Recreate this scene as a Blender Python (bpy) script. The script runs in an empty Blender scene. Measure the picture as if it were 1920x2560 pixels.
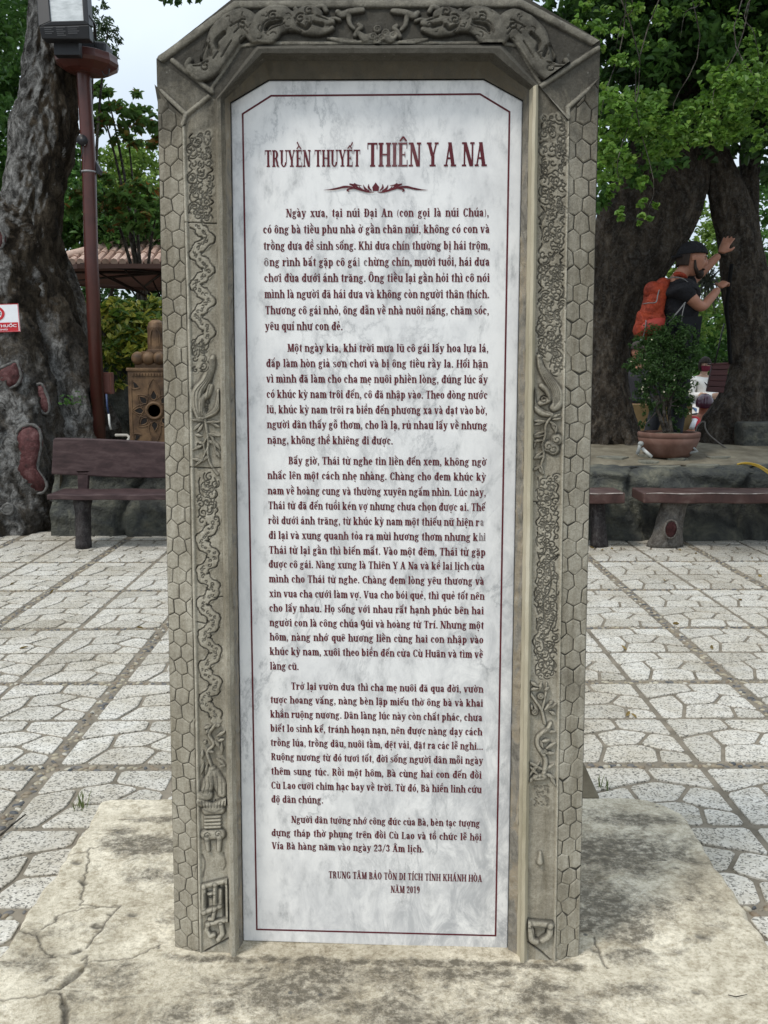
import bpy, bmesh, math, random, unicodedata
import numpy as np
from mathutils import Vector, Matrix
random.seed(7); RNG = np.random.default_rng(11)
R = math.radians
SC = bpy.context.scene
COL = SC.collection

# ---------------------------------------------------------------- camera, sky, sun, exposure
CAM_H = 1.45
F = 2450.0                       # focal length in pixels of the 1920 x 2560 photograph
PITCH = math.atan(349.0 / F)
cam_d = bpy.data.cameras.new("camera")
cam_d.sensor_fit = 'VERTICAL'; cam_d.sensor_height = 36.0
cam_d.lens = F / 2560.0 * 36.0
cam_d.clip_start = 0.05; cam_d.clip_end = 2000
cam = bpy.data.objects.new("camera", cam_d); COL.objects.link(cam)
cam.location = (0, 0, CAM_H)
cam.rotation_euler = (R(90) - PITCH, 0, 0)
SC.camera = cam

SUN_EL, SUN_AZ = R(56), R(228)   # azimuth clockwise from +Y: from the left, behind the camera
world = bpy.data.worlds.new("World"); SC.world = world; world.use_nodes = True
nt = world.node_tree; nt.nodes.clear()
out = nt.nodes.new('ShaderNodeOutputWorld'); bg = nt.nodes.new('ShaderNodeBackground')
sky = nt.nodes.new('ShaderNodeTexSky'); sky.sky_type = 'NISHITA'; sky.sun_disc = False
sky.sun_elevation = SUN_EL; sky.sun_rotation = SUN_AZ
tc = nt.nodes.new('ShaderNodeTexCoord'); nz = nt.nodes.new('ShaderNodeTexNoise')
nz.inputs['Scale'].default_value = 2.2; nz.inputs['Detail'].default_value = 5
rp = nt.nodes.new('ShaderNodeValToRGB')
rp.color_ramp.elements[0].position = 0.30; rp.color_ramp.elements[0].color = (.62, .62, .62, 1)
rp.color_ramp.elements[1].position = 0.62; rp.color_ramp.elements[1].color = (1, 1, 1, 1)
mx = nt.nodes.new('ShaderNodeMix'); mx.data_type = 'RGBA'
nt.links.new(tc.outputs['Generated'], nz.inputs['Vector'])
nt.links.new(nz.outputs['Fac'], rp.inputs['Fac']); nt.links.new(rp.outputs['Color'], mx.inputs['Factor'])
# an overcast sky is about three times brighter overhead than at the horizon
sx_ = nt.nodes.new('ShaderNodeSeparateXYZ'); mr = nt.nodes.new('ShaderNodeMapRange'); nt.links.new(tc.outputs['Generated'], sx_.inputs[0]); nt.links.new(sx_.outputs[2], mr.inputs['Value'])
mr.inputs['From Min'].default_value = 0; mr.inputs['From Max'].default_value = 1; mr.inputs['To Min'].default_value = .60; mr.inputs['To Max'].default_value = 1.30
ml = nt.nodes.new('ShaderNodeVectorMath'); ml.operation = 'SCALE'; ml.inputs[0].default_value = (7.9, 8.9, 9.9); nt.links.new(mr.outputs[0], ml.inputs['Scale'])
nt.links.new(sky.outputs['Color'], mx.inputs['A']); nt.links.new(ml.outputs[0], mx.inputs['B'])
nt.links.new(mx.outputs['Result'], bg.inputs['Color']); bg.inputs['Strength'].default_value = 0.1
nt.links.new(bg.outputs['Background'], out.inputs['Surface'])

sun_d = bpy.data.lights.new("sun", 'SUN'); sun_d.energy = 1.5; sun_d.angle = R(11); sun_d.color = (1, .95, .87)
sun = bpy.data.objects.new("sun", sun_d); COL.objects.link(sun)
sd = Vector((math.sin(SUN_AZ) * math.cos(SUN_EL), math.cos(SUN_AZ) * math.cos(SUN_EL), math.sin(SUN_EL)))
sun.rotation_euler = sd.to_track_quat('Z', 'Y').to_euler(); sun.location = (-6, -6, 12)
vs = SC.view_settings
vs.view_transform = 'Standard'; vs.look = 'None'; vs.gamma = 1; vs.use_curve_mapping = False; vs.exposure = 0.48
SC.cycles.use_denoising = True
SC.cycles.max_bounces = 8; SC.cycles.transparent_max_bounces = 8

# ---------------------------------------------------------------- measuring helpers
CP, SP = math.cos(PITCH), math.sin(PITCH)
def ray(px, py):
    x, y = (px - 960) / F, (1280 - py) / F
    return Vector((x, CP + y * SP, -SP + y * CP))
def at(px, py, Y):               # the point at distance Y seen at a pixel of the photograph
    d = ray(px, py); return Vector((0, 0, CAM_H)) + d * (Y / d.y)
def gnd(px, py, z=0.0):
    d = ray(px, py); return Vector((0, 0, CAM_H)) + d * ((z - CAM_H) / d.z)
def ppm(Y): return F / Y         # pixels per metre, near enough
def lerp(a, b, t): return a + (b - a) * t

# ---------------------------------------------------------------- object helpers
def tag(o, label=None, cat=None, group=None, kind=None):
    if label: o['label'] = label
    if cat: o['category'] = cat
    if group: o['group'] = group
    if kind: o['kind'] = kind
    return o
def thing(name, label, cat, loc=(0, 0, 0), group=None, mat4=None):
    o = bpy.data.objects.new(name, None); COL.objects.link(o); o.empty_display_size = .1
    if mat4 is not None: o.matrix_world = mat4
    else: o.location = loc
    o['_m'] = [c for r in (mat4 if mat4 is not None else Matrix.Translation(Vector(loc))) for c in r]
    return tag(o, label, cat, group)
def base_matrix(o):
    v = list(o['_m']); return Matrix([v[0:4], v[4:8], v[8:12], v[12:16]])
def link_mesh(name, me, mat, parent=None, label=None):
    o = bpy.data.objects.new(name, me); COL.objects.link(o)
    if mat is not None and len(me.materials) == 0: me.materials.append(mat)
    if parent is not None: o.parent = parent
    if label: o['label'] = label
    return o
def root_of(p):
    while p is not None and p.parent is not None: p = p.parent
    return p
class MB:
    """collects polygons in world (or local) coordinates and links them as one mesh object"""
    def __init__(s): s.v = []; s.f = []; s.mi = []
    def add(s, vs, fs, mi=0):
        n = len(s.v); s.v += [tuple(p) for p in vs]; s.f += [tuple(i + n for i in f) for f in fs]; s.mi += [mi] * len(fs); return s
    def box(s, c, d, rot=None, mi=0):
        hx, hy, hz = d[0] / 2, d[1] / 2, d[2] / 2
        vs = [Vector((x, y, z)) for x in (-hx, hx) for y in (-hy, hy) for z in (-hz, hz)]
        if rot is not None: vs = [rot @ v for v in vs]
        c = Vector(c); vs = [v + c for v in vs]
        return s.add(vs, [(0, 1, 3, 2), (4, 6, 7, 5), (0, 4, 5, 1), (2, 3, 7, 6), (0, 2, 6, 4), (1, 5, 7, 3)], mi)
    def tube(s, pts, rad, n=10, mi=0, caps=True, jit=0.0, squash=1.0):
        pts = [Vector(p) for p in pts]; m = len(pts)
        rad = [rad] * m if not hasattr(rad, '__len__') else rad
        vs = []; prev = None
        for i, p in enumerate(pts):
            t = (pts[min(i + 1, m - 1)] - pts[max(i - 1, 0)]); t.normalize()
            if prev is None:
                a = Vector((0, 0, 1)) if abs(t.z) < .9 else Vector((1, 0, 0)); x = t.cross(a); x.normalize()
            else:
                x = prev - t * prev.dot(t); x.normalize()
            prev = x; y = t.cross(x)
            for k in range(n):
                a = 2 * math.pi * k / n; r = rad[i] * (1 + (random.uniform(-jit, jit) if jit else 0))
                vs.append(p + x * (math.cos(a) * r) + y * (math.sin(a) * r * squash))
        fs = [(i * n + k, i * n + (k + 1) % n, (i + 1) * n + (k + 1) % n, (i + 1) * n + k) for i in range(m - 1) for k in range(n)]
        if caps: fs += [tuple(reversed(range(n))), tuple(range((m - 1) * n, m * n))]
        return s.add(vs, fs, mi)
    def lathe(s, c, prof, n=28, mi=0, axis=None):
        c = Vector(c); vs = []
        for (r, z) in prof:
            for k in range(n):
                a = 2 * math.pi * k / n; p = Vector((r * math.cos(a), r * math.sin(a), z))
                vs.append(c + (axis @ p if axis is not None else p))
        m = len(prof)
        fs = [(i * n + k, i * n + (k + 1) % n, (i + 1) * n + (k + 1) % n, (i + 1) * n + k) for i in range(m - 1) for k in range(n)]
        if prof[0][0] > 1e-5: fs.append(tuple(reversed(range(n))))
        if prof[-1][0] > 1e-5: fs.append(tuple(range((m - 1) * n, m * n)))
        return s.add(vs, fs, mi)
    def prism(s, poly, dvec, mi=0):
        n = len(poly); dvec = Vector(dvec); a = [Vector(p) for p in poly]; b = [p + dvec for p in a]
        return s.add(a + b, [tuple(range(n)), tuple(reversed(range(n, 2 * n)))] + [(i, n + i, n + (i + 1) % n, (i + 1) % n) for i in range(n)], mi)
    def ell(s, c, r, nu=12, nv=8, rot=None, mi=0):
        c = Vector(c); vs = []
        for j in range(nv + 1):
            th = math.pi * j / nv
            for k in range(nu):
                a = 2 * math.pi * k / nu
                p = Vector((r[0] * math.sin(th) * math.cos(a), r[1] * math.sin(th) * math.sin(a), r[2] * math.cos(th)))
                vs.append(c + (rot @ p if rot is not None else p))
        fs = [(j * nu + k, (j + 1) * nu + k, (j + 1) * nu + (k + 1) % nu, j * nu + (k + 1) % nu) for j in range(nv) for k in range(nu)]
        return s.add(vs, fs, mi)
    def build(s, name, mat, parent=None, smooth=False, bevel=0.0, subsurf=0, local=False, label=None, fixn=True):
        me = bpy.data.meshes.new(name)
        vs = s.v
        rt = root_of(parent)
        if rt is not None and not local:
            inv = base_matrix(rt).inverted(); vs = [inv @ Vector(v) for v in vs]
        me.from_pydata([tuple(v) for v in vs], [], s.f); me.validate()
        if fixn:
            b = bmesh.new(); b.from_mesh(me); bmesh.ops.recalc_face_normals(b, faces=b.faces); b.to_mesh(me); b.free()
        mats = mat if isinstance(mat, (list, tuple)) else [mat]
        for m in mats: me.materials.append(m)
        if len(mats) > 1 and len(me.polygons) == len(s.mi):
            me.polygons.foreach_set('material_index', s.mi)
        if smooth: me.polygons.foreach_set('use_smooth', [True] * len(me.polygons))
        o = link_mesh(name, me, None, parent, label)
        if bevel:
            md = o.modifiers.new('bevel', 'BEVEL'); md.width = bevel; md.segments = 2; md.limit_method = 'ANGLE'; md.angle_limit = R(40)
        if subsurf:
            md = o.modifiers.new('sub', 'SUBSURF'); md.levels = md.render_levels = subsurf
        return o
def np_mesh(name, V, Fq, mat, parent=None, smooth=True, local=False, attrs=None, label=None):
    """fast mesh from arrays: V (n,3), Fq (m,k)"""
    V = np.asarray(V, dtype=np.float64); Fq = np.asarray(Fq, dtype=np.int32)
    rt = root_of(parent)
    if rt is not None and not local:
        M = np.array(base_matrix(rt).inverted()); V = V @ M[:3, :3].T + M[:3, 3]
    me = bpy.data.meshes.new(name); m, k = Fq.shape
    me.vertices.add(len(V)); me.vertices.foreach_set('co', V.astype(np.float32).ravel())
    me.loops.add(m * k); me.loops.foreach_set('vertex_index', Fq.ravel())
    me.polygons.add(m); me.polygons.foreach_set('loop_start', np.arange(0, m * k, k, dtype=np.int32))
    me.polygons.foreach_set('use_smooth', np.full(m, smooth))
    me.update(calc_edges=True)
    for an, av in (attrs or {}).items():
        a = me.attributes.new(an, 'FLOAT', 'POINT'); a.data.foreach_set('value', np.asarray(av, dtype=np.float32))
    me.materials.append(mat)
    return link_mesh(name, me, None, parent, label)
def grid_faces(nu, nv):
    i = np.arange(nv - 1)[:, None] * nu + np.arange(nu - 1)[None, :]
    return np.stack([i, i + 1, i + nu + 1, i + nu], -1).reshape(-1, 4)

# smooth value noise, for shapes
def vnoise(x, y, seed=0):
    x = np.asarray(x, float); y = np.asarray(y, float)
    xi = np.floor(x).astype(np.int64); yi = np.floor(y).astype(np.int64); fx = x - xi; fy = y - yi
    fx = fx * fx * (3 - 2 * fx); fy = fy * fy * (3 - 2 * fy)
    def h(a, b):
        n = (a * 374761393 + b * 668265263 + seed * 974711) & 0x7fffffff
        n = (n ^ (n >> 13)) * 1274126177 & 0x7fffffff
        return ((n ^ (n >> 16)) & 0xffff) / 65535.0
    return (h(xi, yi) * (1 - fx) + h(xi + 1, yi) * fx) * (1 - fy) + (h(xi, yi + 1) * (1 - fx) + h(xi + 1, yi + 1) * fx) * fy
def fbm(x, y, seed=0, o=4):
    s = 0; a = .5
    for k in range(o):
        s = s + a * vnoise(np.asarray(x) * 2 ** k, np.asarray(y) * 2 ** k, seed + k); a *= .5
    return s * 2 - 1 + .06

# ---------------------------------------------------------------- material helpers
class NT:
    def __init__(s, name):
        s.m = bpy.data.materials.new(name); s.m.use_nodes = True; s.t = s.m.node_tree; s.t.nodes.clear()
        s.o = s.t.nodes.new('ShaderNodeOutputMaterial'); s.p = s.t.nodes.new('ShaderNodeBsdfPrincipled')
        s.t.links.new(s.p.outputs[0], s.o.inputs[0]); s._c = {}
    def n(s, typ, **kw):
        x = s.t.nodes.new('ShaderNode' + typ)
        for k, v in kw.items():
            if k in x.inputs: s.set(x.inputs[k], v)
            else: setattr(x, k, v)
        return x
    def set(s, inp, v):
        if isinstance(v, bpy.types.NodeSocket): s.t.links.new(v, inp)
        elif isinstance(v, (tuple, list)) and len(v) == 3 and inp.type == 'RGBA': inp.default_value = (*v, 1)
        else: inp.default_value = v
    def co(s, scale=(1, 1, 1), kind='Object'):
        key = (scale, kind)
        if key not in s._c:
            t = s.n('TexCoord'); mp = s.n('Mapping'); s.t.links.new(t.outputs[kind], mp.inputs['Vector']); mp.inputs['Scale'].default_value = scale
            s._c[key] = mp.outputs[0]
        return s._c[key]
    def noise(s, scale, detail=4, rough=.55, dist=0.0, stretch=(1, 1, 1), kind='Object'):
        x = s.n('TexNoise'); s.t.links.new(s.co(stretch, kind), x.inputs['Vector'])
        x.inputs['Scale'].default_value = scale; x.inputs['Detail'].default_value = detail; x.inputs['Roughness'].default_value = rough; x.inputs['Distortion'].default_value = dist
        return x.outputs['Fac']
    def voro(s, scale, feature='F1', out='Distance', stretch=(1, 1, 1), rnd=1.0):
        x = s.n('TexVoronoi', feature=feature); s.t.links.new(s.co(stretch), x.inputs['Vector']); x.inputs['Scale'].default_value = scale; x.inputs['Randomness'].default_value = rnd
        return x.outputs[out]
    def ramp(s, fac, stops):
        x = s.n('ValToRGB'); s.t.links.new(fac, x.inputs['Fac']); e = x.color_ramp.elements
        while len(e) < len(stops): e.new(.5)
        for el, (p, c) in zip(e, stops):
            el.position = p; el.color = (c, c, c, 1) if not hasattr(c, '__len__') else (*c, 1)
        return x.outputs['Color']
    def mix(s, fac, a, b, mode='MIX'):
        x = s.n('Mix', data_type='RGBA', blend_type=mode); x.clamp_factor = True
        s.set(x.inputs['Factor'], fac); s.set(x.inputs['A'], a); s.set(x.inputs['B'], b); return x.outputs['Result']
    def math(s, op, a, b=0.0, c=0.0):
        x = s.n('Math', operation=op); s.set(x.inputs[0], a); s.set(x.inputs[1], b)
        s.set(x.inputs[2], c); return x.outputs[0]
    def attr(s, name):
        x = s.n('Attribute'); x.attribute_name = name; return x.outputs['Fac']
    def island(s): return s.n('NewGeometry').outputs['Random Per Island']
    def sep(s, kind='Object'):
        x = s.n('SeparateXYZ'); s.t.links.new(s.co((1, 1, 1), kind), x.inputs[0]); return x.outputs
    def bump(s, h, strength=.4, dist=.01):
        x = s.n('Bump'); s.set(x.inputs['Height'], h); x.inputs['Strength'].default_value = strength; x.inputs['Distance'].default_value = dist
        s.t.links.new(x.outputs[0], s.p.inputs['Normal']); return s
    def fin(s, col, rough=.8, spec=.3, **kw):
        s.set(s.p.inputs['Base Color'], col); s.set(s.p.inputs['Roughness'], rough); s.p.inputs['Specular IOR Level'].default_value = spec
        for k, v in kw.items(): s.set(s.p.inputs[k], v)
        return s.m
def mat_mottle(name, stops, scale=6, detail=6, rough=.8, bump=.3, bs=40, bdist=.005, spec=.3, dist=.3, stretch=(1, 1, 1), **kw):
    t = NT(name); c = t.ramp(t.noise(scale, detail, .6, dist, stretch), stops)
    if bump: t.bump(t.noise(bs, 5, .6, 0, stretch), bump, bdist)
    return t.fin(c, rough, spec, **kw)
def mat_plain(name, c, rough=.5, spec=.4, var=.12, **kw):
    t = NT(name); d = tuple(x * (1 - var) for x in c); u = tuple(min(1, x * (1 + var)) for x in c)
    return t.fin(t.ramp(t.noise(18, 4), [(.3, d), (.7, u)]), rough, spec, **kw)
# ---------------------------------------------------------------- ground, paving, pebble strips
def m_terrazzo():
    t = NT("terrazzo")
    
    v = t.n('SeparateColor'); t.t.links.new(t.voro(170, 'F1', 'Color'), v.inputs[0])
    spk = t.ramp(v.outputs[0], [(0, (.16, .152, .135)), (.14, (.25, .238, .212)), (.27, (.48, .458, .405)), (.46, (.58, .555, .50)), (1, (.68, .655, .595))])
    dirt = t.mix(1.0, t.ramp(t.noise(1.7, 6, .65), [(.32, (.74, .70, .63)), (.62, (1, 1, 1))]), t.ramp(t.noise(14, 7, .75), [(.3, (.80, .78, .73)), (.55, (1, 1, 1))]), 'MULTIPLY')
    isl = t.ramp(t.island(), [(0, (.80, .79, .77)), (.5, (.95, .94, .93)), (1, (1, 1, 1))])
    c = t.mix(1.0, t.mix(1.0, spk, dirt, 'MULTIPLY'), isl, 'MULTIPLY')
    t.bump(v.outputs[1], .35, .003)
    return t.fin(c, .7, .35)
M_TERR = m_terrazzo()
M_MORTAR = mat_mottle("joint_mortar", [(.3, (.115, .098, .073)), (.7, (.25, .215, .165))], 9, 6, .95, .5, 90, .004)
M_GROUND = mat_mottle("ground_soil", [(.3, (.10, .09, .07)), (.7, (.22, .20, .16))], 3, 6, .95, .4, 30, .01)
def m_pebble():
    t = NT("pebbles")
    c = t.ramp(t.island(), [(0, (.06, .065, .07)), (.25, (.15, .14, .13)), (.45, (.30, .25, .17)), (.7, (.20, .15, .10)), (.85, (.42, .37, .26)), (1, (.5, .47, .4))])
    return t.fin(t.mix(1.0, c, t.ramp(t.noise(40), [(.3, (.7, .7, .7)), (.7, (1, 1, 1))]), 'MULTIPLY'), .55, .4)
M_PEB = m_pebble()

g = MB(); g.add([(-260, -40, -.03), (260, -40, -.03), (260, 420, -.03), (-260, 420, -.03)], [(0, 1, 2, 3)])
tag(g.build("ground", M_GROUND), kind='structure')
PSX, PSY = .969, .994            # spacing of the pebble strips
X0, Y0 = -.165 * CAM_H / CP, 3.477
YAW = R(.54)
def pave(x, y, z=0.0): return (x * math.cos(YAW) - y * math.sin(YAW), x * math.sin(YAW) + y * math.cos(YAW), z)
mb = MB()
mb.add([pave(-9, .2, -.006), pave(9, .2, -.006), pave(9, 9.2, -.006), pave(-9, 9.2, -.006)], [(0, 1, 2, 3)])
tag(mb.build("paving_bed", M_MORTAR), kind='structure')
# one cast tile: seven broken-stone pieces, the same mould everywhere
A = dict(a=(0, 1), b=(.54, 1), c=(1, 1), d=(0, .53), e=(.31, .67), f=(.55, .76), g=(1, .58), h=(.33, .36), i=(.2, 0), j=(0, 0), k=(.8, .665), l=(.63, .40), m=(1, .20), n=(.70, 0), o=(1, 0), p=(.76, .30))
PIECES = ["afe d".replace(" ", ""), "bcgkf", "dehij", "efklh", "kgmpl", "hlpni", "pmon"]
PIECES[0] = "abfed"
def clean_inset(poly, dist):
    n = len(poly); res = []
    for i in range(n):
        p0, p1, p2 = (np.array(poly[k % n]) for k in (i - 1, i, i + 1))
        a = (p1 - p0) / (np.linalg.norm(p1 - p0) + 1e-9); b = (p2 - p1) / (np.linalg.norm(p2 - p1) + 1e-9)
        na, nb = np.array((a[1], -a[0])), np.array((b[1], -b[0]))
        m = na + nb; l = m @ m
        m = m * (2 / l) if l > .15 else na
        if np.linalg.norm(m) > 2.2: m = m / np.linalg.norm(m) * 2.2
        res.append(tuple(p1 + m * dist))
    return res
def area(poly): return .5 * sum(poly[i][0] * poly[(i + 1) % len(poly)][1] - poly[(i + 1) % len(poly)][0] * poly[i][1] for i in range(len(poly)))
def ccw(poly): return poly if area(poly) > 0 else poly[::-1]
tiles = MB()
gx, gy, thin = .052, .048, .011   # pebble strip widths, thin joint
tw, th = (PSX - gx - thin) / 2, (PSY - gy - thin) / 2
HALF = []
for s in PIECES:
    HALF.append(ccw([A[ch] for ch in s]))
for i in range(-8, 9):
    for j in range(-3, 7):
        for si in (0, 1):
            for sj in (0, 1):
                ox = X0 + i * PSX + gx / 2 + si * (tw + thin); oy = Y0 + j * PSY + gy / 2 + sj * (th + thin)
                if oy < .2 or oy > 8.7 or abs(ox) > 8.2: continue
                if -.75 < ox and ox + tw < .78 and 1.5 < oy and oy + th < 2.8: continue
                flip = False
                for poly in HALF:
                    q = [(ox + p[0] * tw, oy + p[1] * th) for p in poly]
                    lo = clean_inset(q, -.0078); hi = clean_inset(q, -.0100)
                    jit = random.uniform(-.0022, .0018)
                    n = len(q)
                    # round each corner a little
                    def rnd(pl):
                        r_ = []
                        for k in range(n):
                            p = np.array(pl[k]); a = np.array(pl[k - 1]); b = np.array(pl[(k + 1) % n])
                            r_ += [tuple(p + (a - p) * min(.28, .014 / (np.linalg.norm(a - p) + 1e-6))), tuple(p + (b - p) * min(.28, .014 / (np.linalg.norm(b - p) + 1e-6)))]
                        return r_
                    lo, hi = rnd(lo), rnd(hi); n2 = len(lo)
                    vs = [pave(*p, -.007) for p in lo] + [pave(*p, -.002 + jit) for p in lo] + [pave(*p, .0 + jit) for p in hi]
                    fs = [tuple(range(2 * n2, 3 * n2))]
                    for b in (0, n2): fs += [(b + k, b + (k + 1) % n2, b + n2 + (k + 1) % n2, b + n2 + k) for k in range(n2)]
                    tiles.add(vs, fs)
tag(tiles.build("paving", M_TERR, fixn=False), kind='structure')
def blob_stones(name, pts, mat, parent=None):
    """pts: list of (x, y, z, rx, ry, rz, angle): low round stones as one mesh"""
    th = np.linspace(0, math.pi * .62, 4); V = []; Fq = []; b = 0
    nu = 7
    for (x, y, z, rx, ry, rz, a) in pts:
        js = RNG.uniform(.82, 1.15, (4, nu))
        for j, t in enumerate(th):
            for k in range(nu):
                u = 2 * math.pi * k / nu
                lx, ly = rx * math.sin(t) * math.cos(u) * js[j][k], ry * math.sin(t) * math.sin(u) * js[j][k]
                V.append((x + lx * math.cos(a) - ly * math.sin(a), y + lx * math.sin(a) + ly * math.cos(a), z + rz * math.cos(t)))
        for j in range(3):
            for k in range(nu): Fq.append((b + j * nu + k, b + (j + 1) * nu + k, b + (j + 1) * nu + (k + 1) % nu, b + j * nu + (k + 1) % nu))
        b += 4 * nu
    return np_mesh(name, V, Fq, mat, parent)
peb = []
def strip(cx, cy, dx, dy, L, w):
    n = int(L / .0125)
    for k in range(n):
        if random.random() < .10: continue
        t = (k + random.random()) / n * L; s = random.uniform(-.36, .36) * w
        p = pave(cx + dx * t - dy * s, cy + dy * t + dx * s)
        if -.80 < p[0] < .82 and p[1] < 2.9: continue
        r_ = random.uniform(.007, .019)
        peb.append((p[0], p[1], -.0065, r_, r_ * random.uniform(.5, .85), random.uniform(.003, .009), random.uniform(0, 6.3)))
for i in range(-5, 6): strip(X0 + i * PSX, 1.3, 0, 1, 7.2, gx)
for j in range(-2, 5): strip(-4.2, Y0 + j * PSY, 1, 0, 8.4, gy)
tag(blob_stones("pebble_strips", peb, M_PEB), kind='stuff')

# ---------------------------------------------------------------- carved fields: strokes pressed into or raised from a grid
class Field:
    def __init__(s, X, Y):
        s.X = np.asarray(X, float).ravel(); s.Y = np.asarray(Y, float).ravel(); s.raise_ = np.zeros_like(s.X); s.cut = np.zeros_like(s.X); s.pale = np.zeros_like(s.X); s.dirt = np.zeros_like(s.X)
    def dist(s, pts, r):
        pts = np.asarray(pts, float); rm = np.max(r) * 1.6
        sel = np.where((s.X > pts[:, 0].min() - rm) & (s.X < pts[:, 0].max() + rm) & (s.Y > pts[:, 1].min() - rm) & (s.Y < pts[:, 1].max() + rm))[0]
        if len(sel) == 0: return sel, None
        P = np.stack([s.X[sel], s.Y[sel]], -1); best = np.full(len(sel), 1e9)
        rr = np.full(len(pts), r) if np.isscalar(r) else np.interp(np.linspace(0, 1, len(pts)), np.linspace(0, 1, len(r)), r)
        for i in range(len(pts) - 1):
            a, b = pts[i], pts[i + 1]; ab = b - a; l = ab @ ab + 1e-12
            t = np.clip(((P - a) @ ab) / l, 0, 1); d = np.linalg.norm(P - a - t[:, None] * ab, axis=1)
            best = np.minimum(best, d / (rr[i] + (rr[i + 1] - rr[i]) * t))
        return sel, best
    def up(s, pts, r, h, power=.5, edge=.25, pale=.35):
        sel, d = s.dist(pts, r)
        if d is None: return s
        pr = np.clip(1 - d ** 2, 0, 1) ** power
        s.raise_[sel] = np.maximum(s.raise_[sel], h * pr); s.pale[sel] = np.maximum(s.pale[sel], pale * pr)
        e = np.exp(-((d - 1.0) / .30) ** 2) * edge; s.dirt[sel] = np.maximum(s.dirt[sel], e)
        return s
    def down(s, pts, r, h, dirt=.9):
        sel, d = s.dist(pts, r)
        if d is None: return s
        pr = np.clip(1 - d, 0, 1) ** .7
        s.cut[sel] = np.maximum(s.cut[sel], h * pr); s.dirt[sel] = np.maximum(s.dirt[sel], np.clip(1.25 - d, 0, 1) * dirt)
        return s
def smooth_path(pts, k=6):
    """Catmull-Rom through the points"""
    p = [np.array(q, float) for q in pts]; p = [2 * p[0] - p[1]] + p + [2 * p[-1] - p[-2]]; o = []
    for i in range(1, len(p) - 2):
        for t in np.linspace(0, 1, k, endpoint=False):
            o.append(.5 * (2 * p[i] + (p[i + 1] - p[i - 1]) * t + (2 * p[i - 1] - 5 * p[i] + 4 * p[i + 1] - p[i + 2]) * t * t + (3 * p[i] - p[i - 1] - 3 * p[i + 1] + p[i + 2]) * t ** 3))
    o.append(p[-2]); return o
def curl(cx, cy, r, a0, turns=1.1, sgn=1, n=12):
    return [(cx + r * (1 - .75 * t) * math.cos(a0 + sgn * turns * 2 * math.pi * t), cy + r * (1 - .75 * t) * math.sin(a0 + sgn * turns * 2 * math.pi * t)) for t in np.linspace(0, 1, n)]

# ---------------------------------------------------------------- concrete plinth
PL_Z = .11
def m_plinth():
    t = NT("old_concrete")
    base = t.ramp(t.noise(5, 7, .65, .4), [(.28, (.36, .31, .225)), (.44, (.55, .49, .375)), (.66, (.76, .69, .55))])
    fine = t.mix(1.0, t.ramp(t.noise(85, 6, .8), [(.34, (.60, .575, .53)), (.56, (1, 1, 1))]), t.ramp(t.noise(24, 7, .8, .4), [(.34, (.58, .55, .50)), (.52, (1, 1, 1))]), 'MULTIPLY')
    c = t.mix(1.0, base, fine, 'MULTIPLY')
    st = t.math('ADD', t.math('MULTIPLY', t.attr('stain_shade'), 1.0), t.math('MULTIPLY', t.math('SUBTRACT', t.noise(11, 10, .82, .4), .5), 2.7))
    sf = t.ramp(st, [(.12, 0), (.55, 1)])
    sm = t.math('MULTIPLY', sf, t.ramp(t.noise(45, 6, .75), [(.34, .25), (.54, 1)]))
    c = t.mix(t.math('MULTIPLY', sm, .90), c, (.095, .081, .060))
    spots = t.ramp(t.voro(13, 'F1', 'Distance'), [(.0, 1), (.06, .8), (.09, 0)])
    keep = t.ramp(t.noise(7, 2), [(.55, 0), (.6, 1)])
    c = t.mix(t.math('MULTIPLY', spots, keep), c, (.10, .095, .085))
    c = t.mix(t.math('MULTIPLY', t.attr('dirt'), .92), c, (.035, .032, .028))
    t.bump(t.math('ADD', t.noise(60, 6, .75), t.math('MULTIPLY', t.noise(300, 2), .5)), .75, .006)
    return t.fin(c, .92, .2)
M_PLINTH = m_plinth()
pl_t = thing("concrete_plinth", "worn pale concrete base slab with cracks and dark stains under the inscribed stele", "plinth", (0, 2.2, 0))
nx, ny = 620, 520
xs = np.linspace(-1.02, 1.04, nx); ys = np.linspace(1.42, 3.06, ny)
GX, GY = np.meshgrid(xs, ys)
hx0, hx1, hy0, hy1 = -.905, .925, 1.45, 2.975
wob = fbm(GX * 5, GY * 5, 3) * .014 + fbm(GX * 26, GY * 26, 8) * .010
rc = np.where(GX > 0, .16, .055)
cx, cy = (hx0 + hx1) / 2, (hy0 + hy1) / 2
qx = np.abs(GX - cx) - (hx1 - hx0) / 2 + rc; qy = np.abs(GY - cy) - (hy1 - hy0) / 2 + rc
sdf = np.hypot(np.maximum(qx, 0), np.maximum(qy, 0)) + np.minimum(np.maximum(qx, qy), 0) - rc + wob
e = np.clip(-sdf / .026, 0, 1); Z = PL_Z * np.sqrt(np.clip(1 - (1 - e) ** 2.4, 0, 1))
Z += np.where(e > 0, fbm(GX * 3, GY * 3, 5) * .004 + fbm(GX * 30, GY * 30, 15) * .0012, 0) - np.where(e <= 0, .03, 0)
fl = Field(GX, GY)
def pg(pts): return [tuple(gnd(x, y, PL_Z))[:2] for x, y in pts]
def crack(pts, r=.0022, d=.004, dirt=.9, jag=.005):
    p = pg(pts); q = []
    for i in range(len(p) - 1):
        for t in np.linspace(0, 1, 7, endpoint=False): q.append((lerp(p[i][0], p[i + 1][0], t) + random.uniform(-jag, jag), lerp(p[i][1], p[i + 1][1], t) + random.uniform(-jag, jag)))
    q.append(p[-1]); fl.down(q, r, d, dirt)
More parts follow.
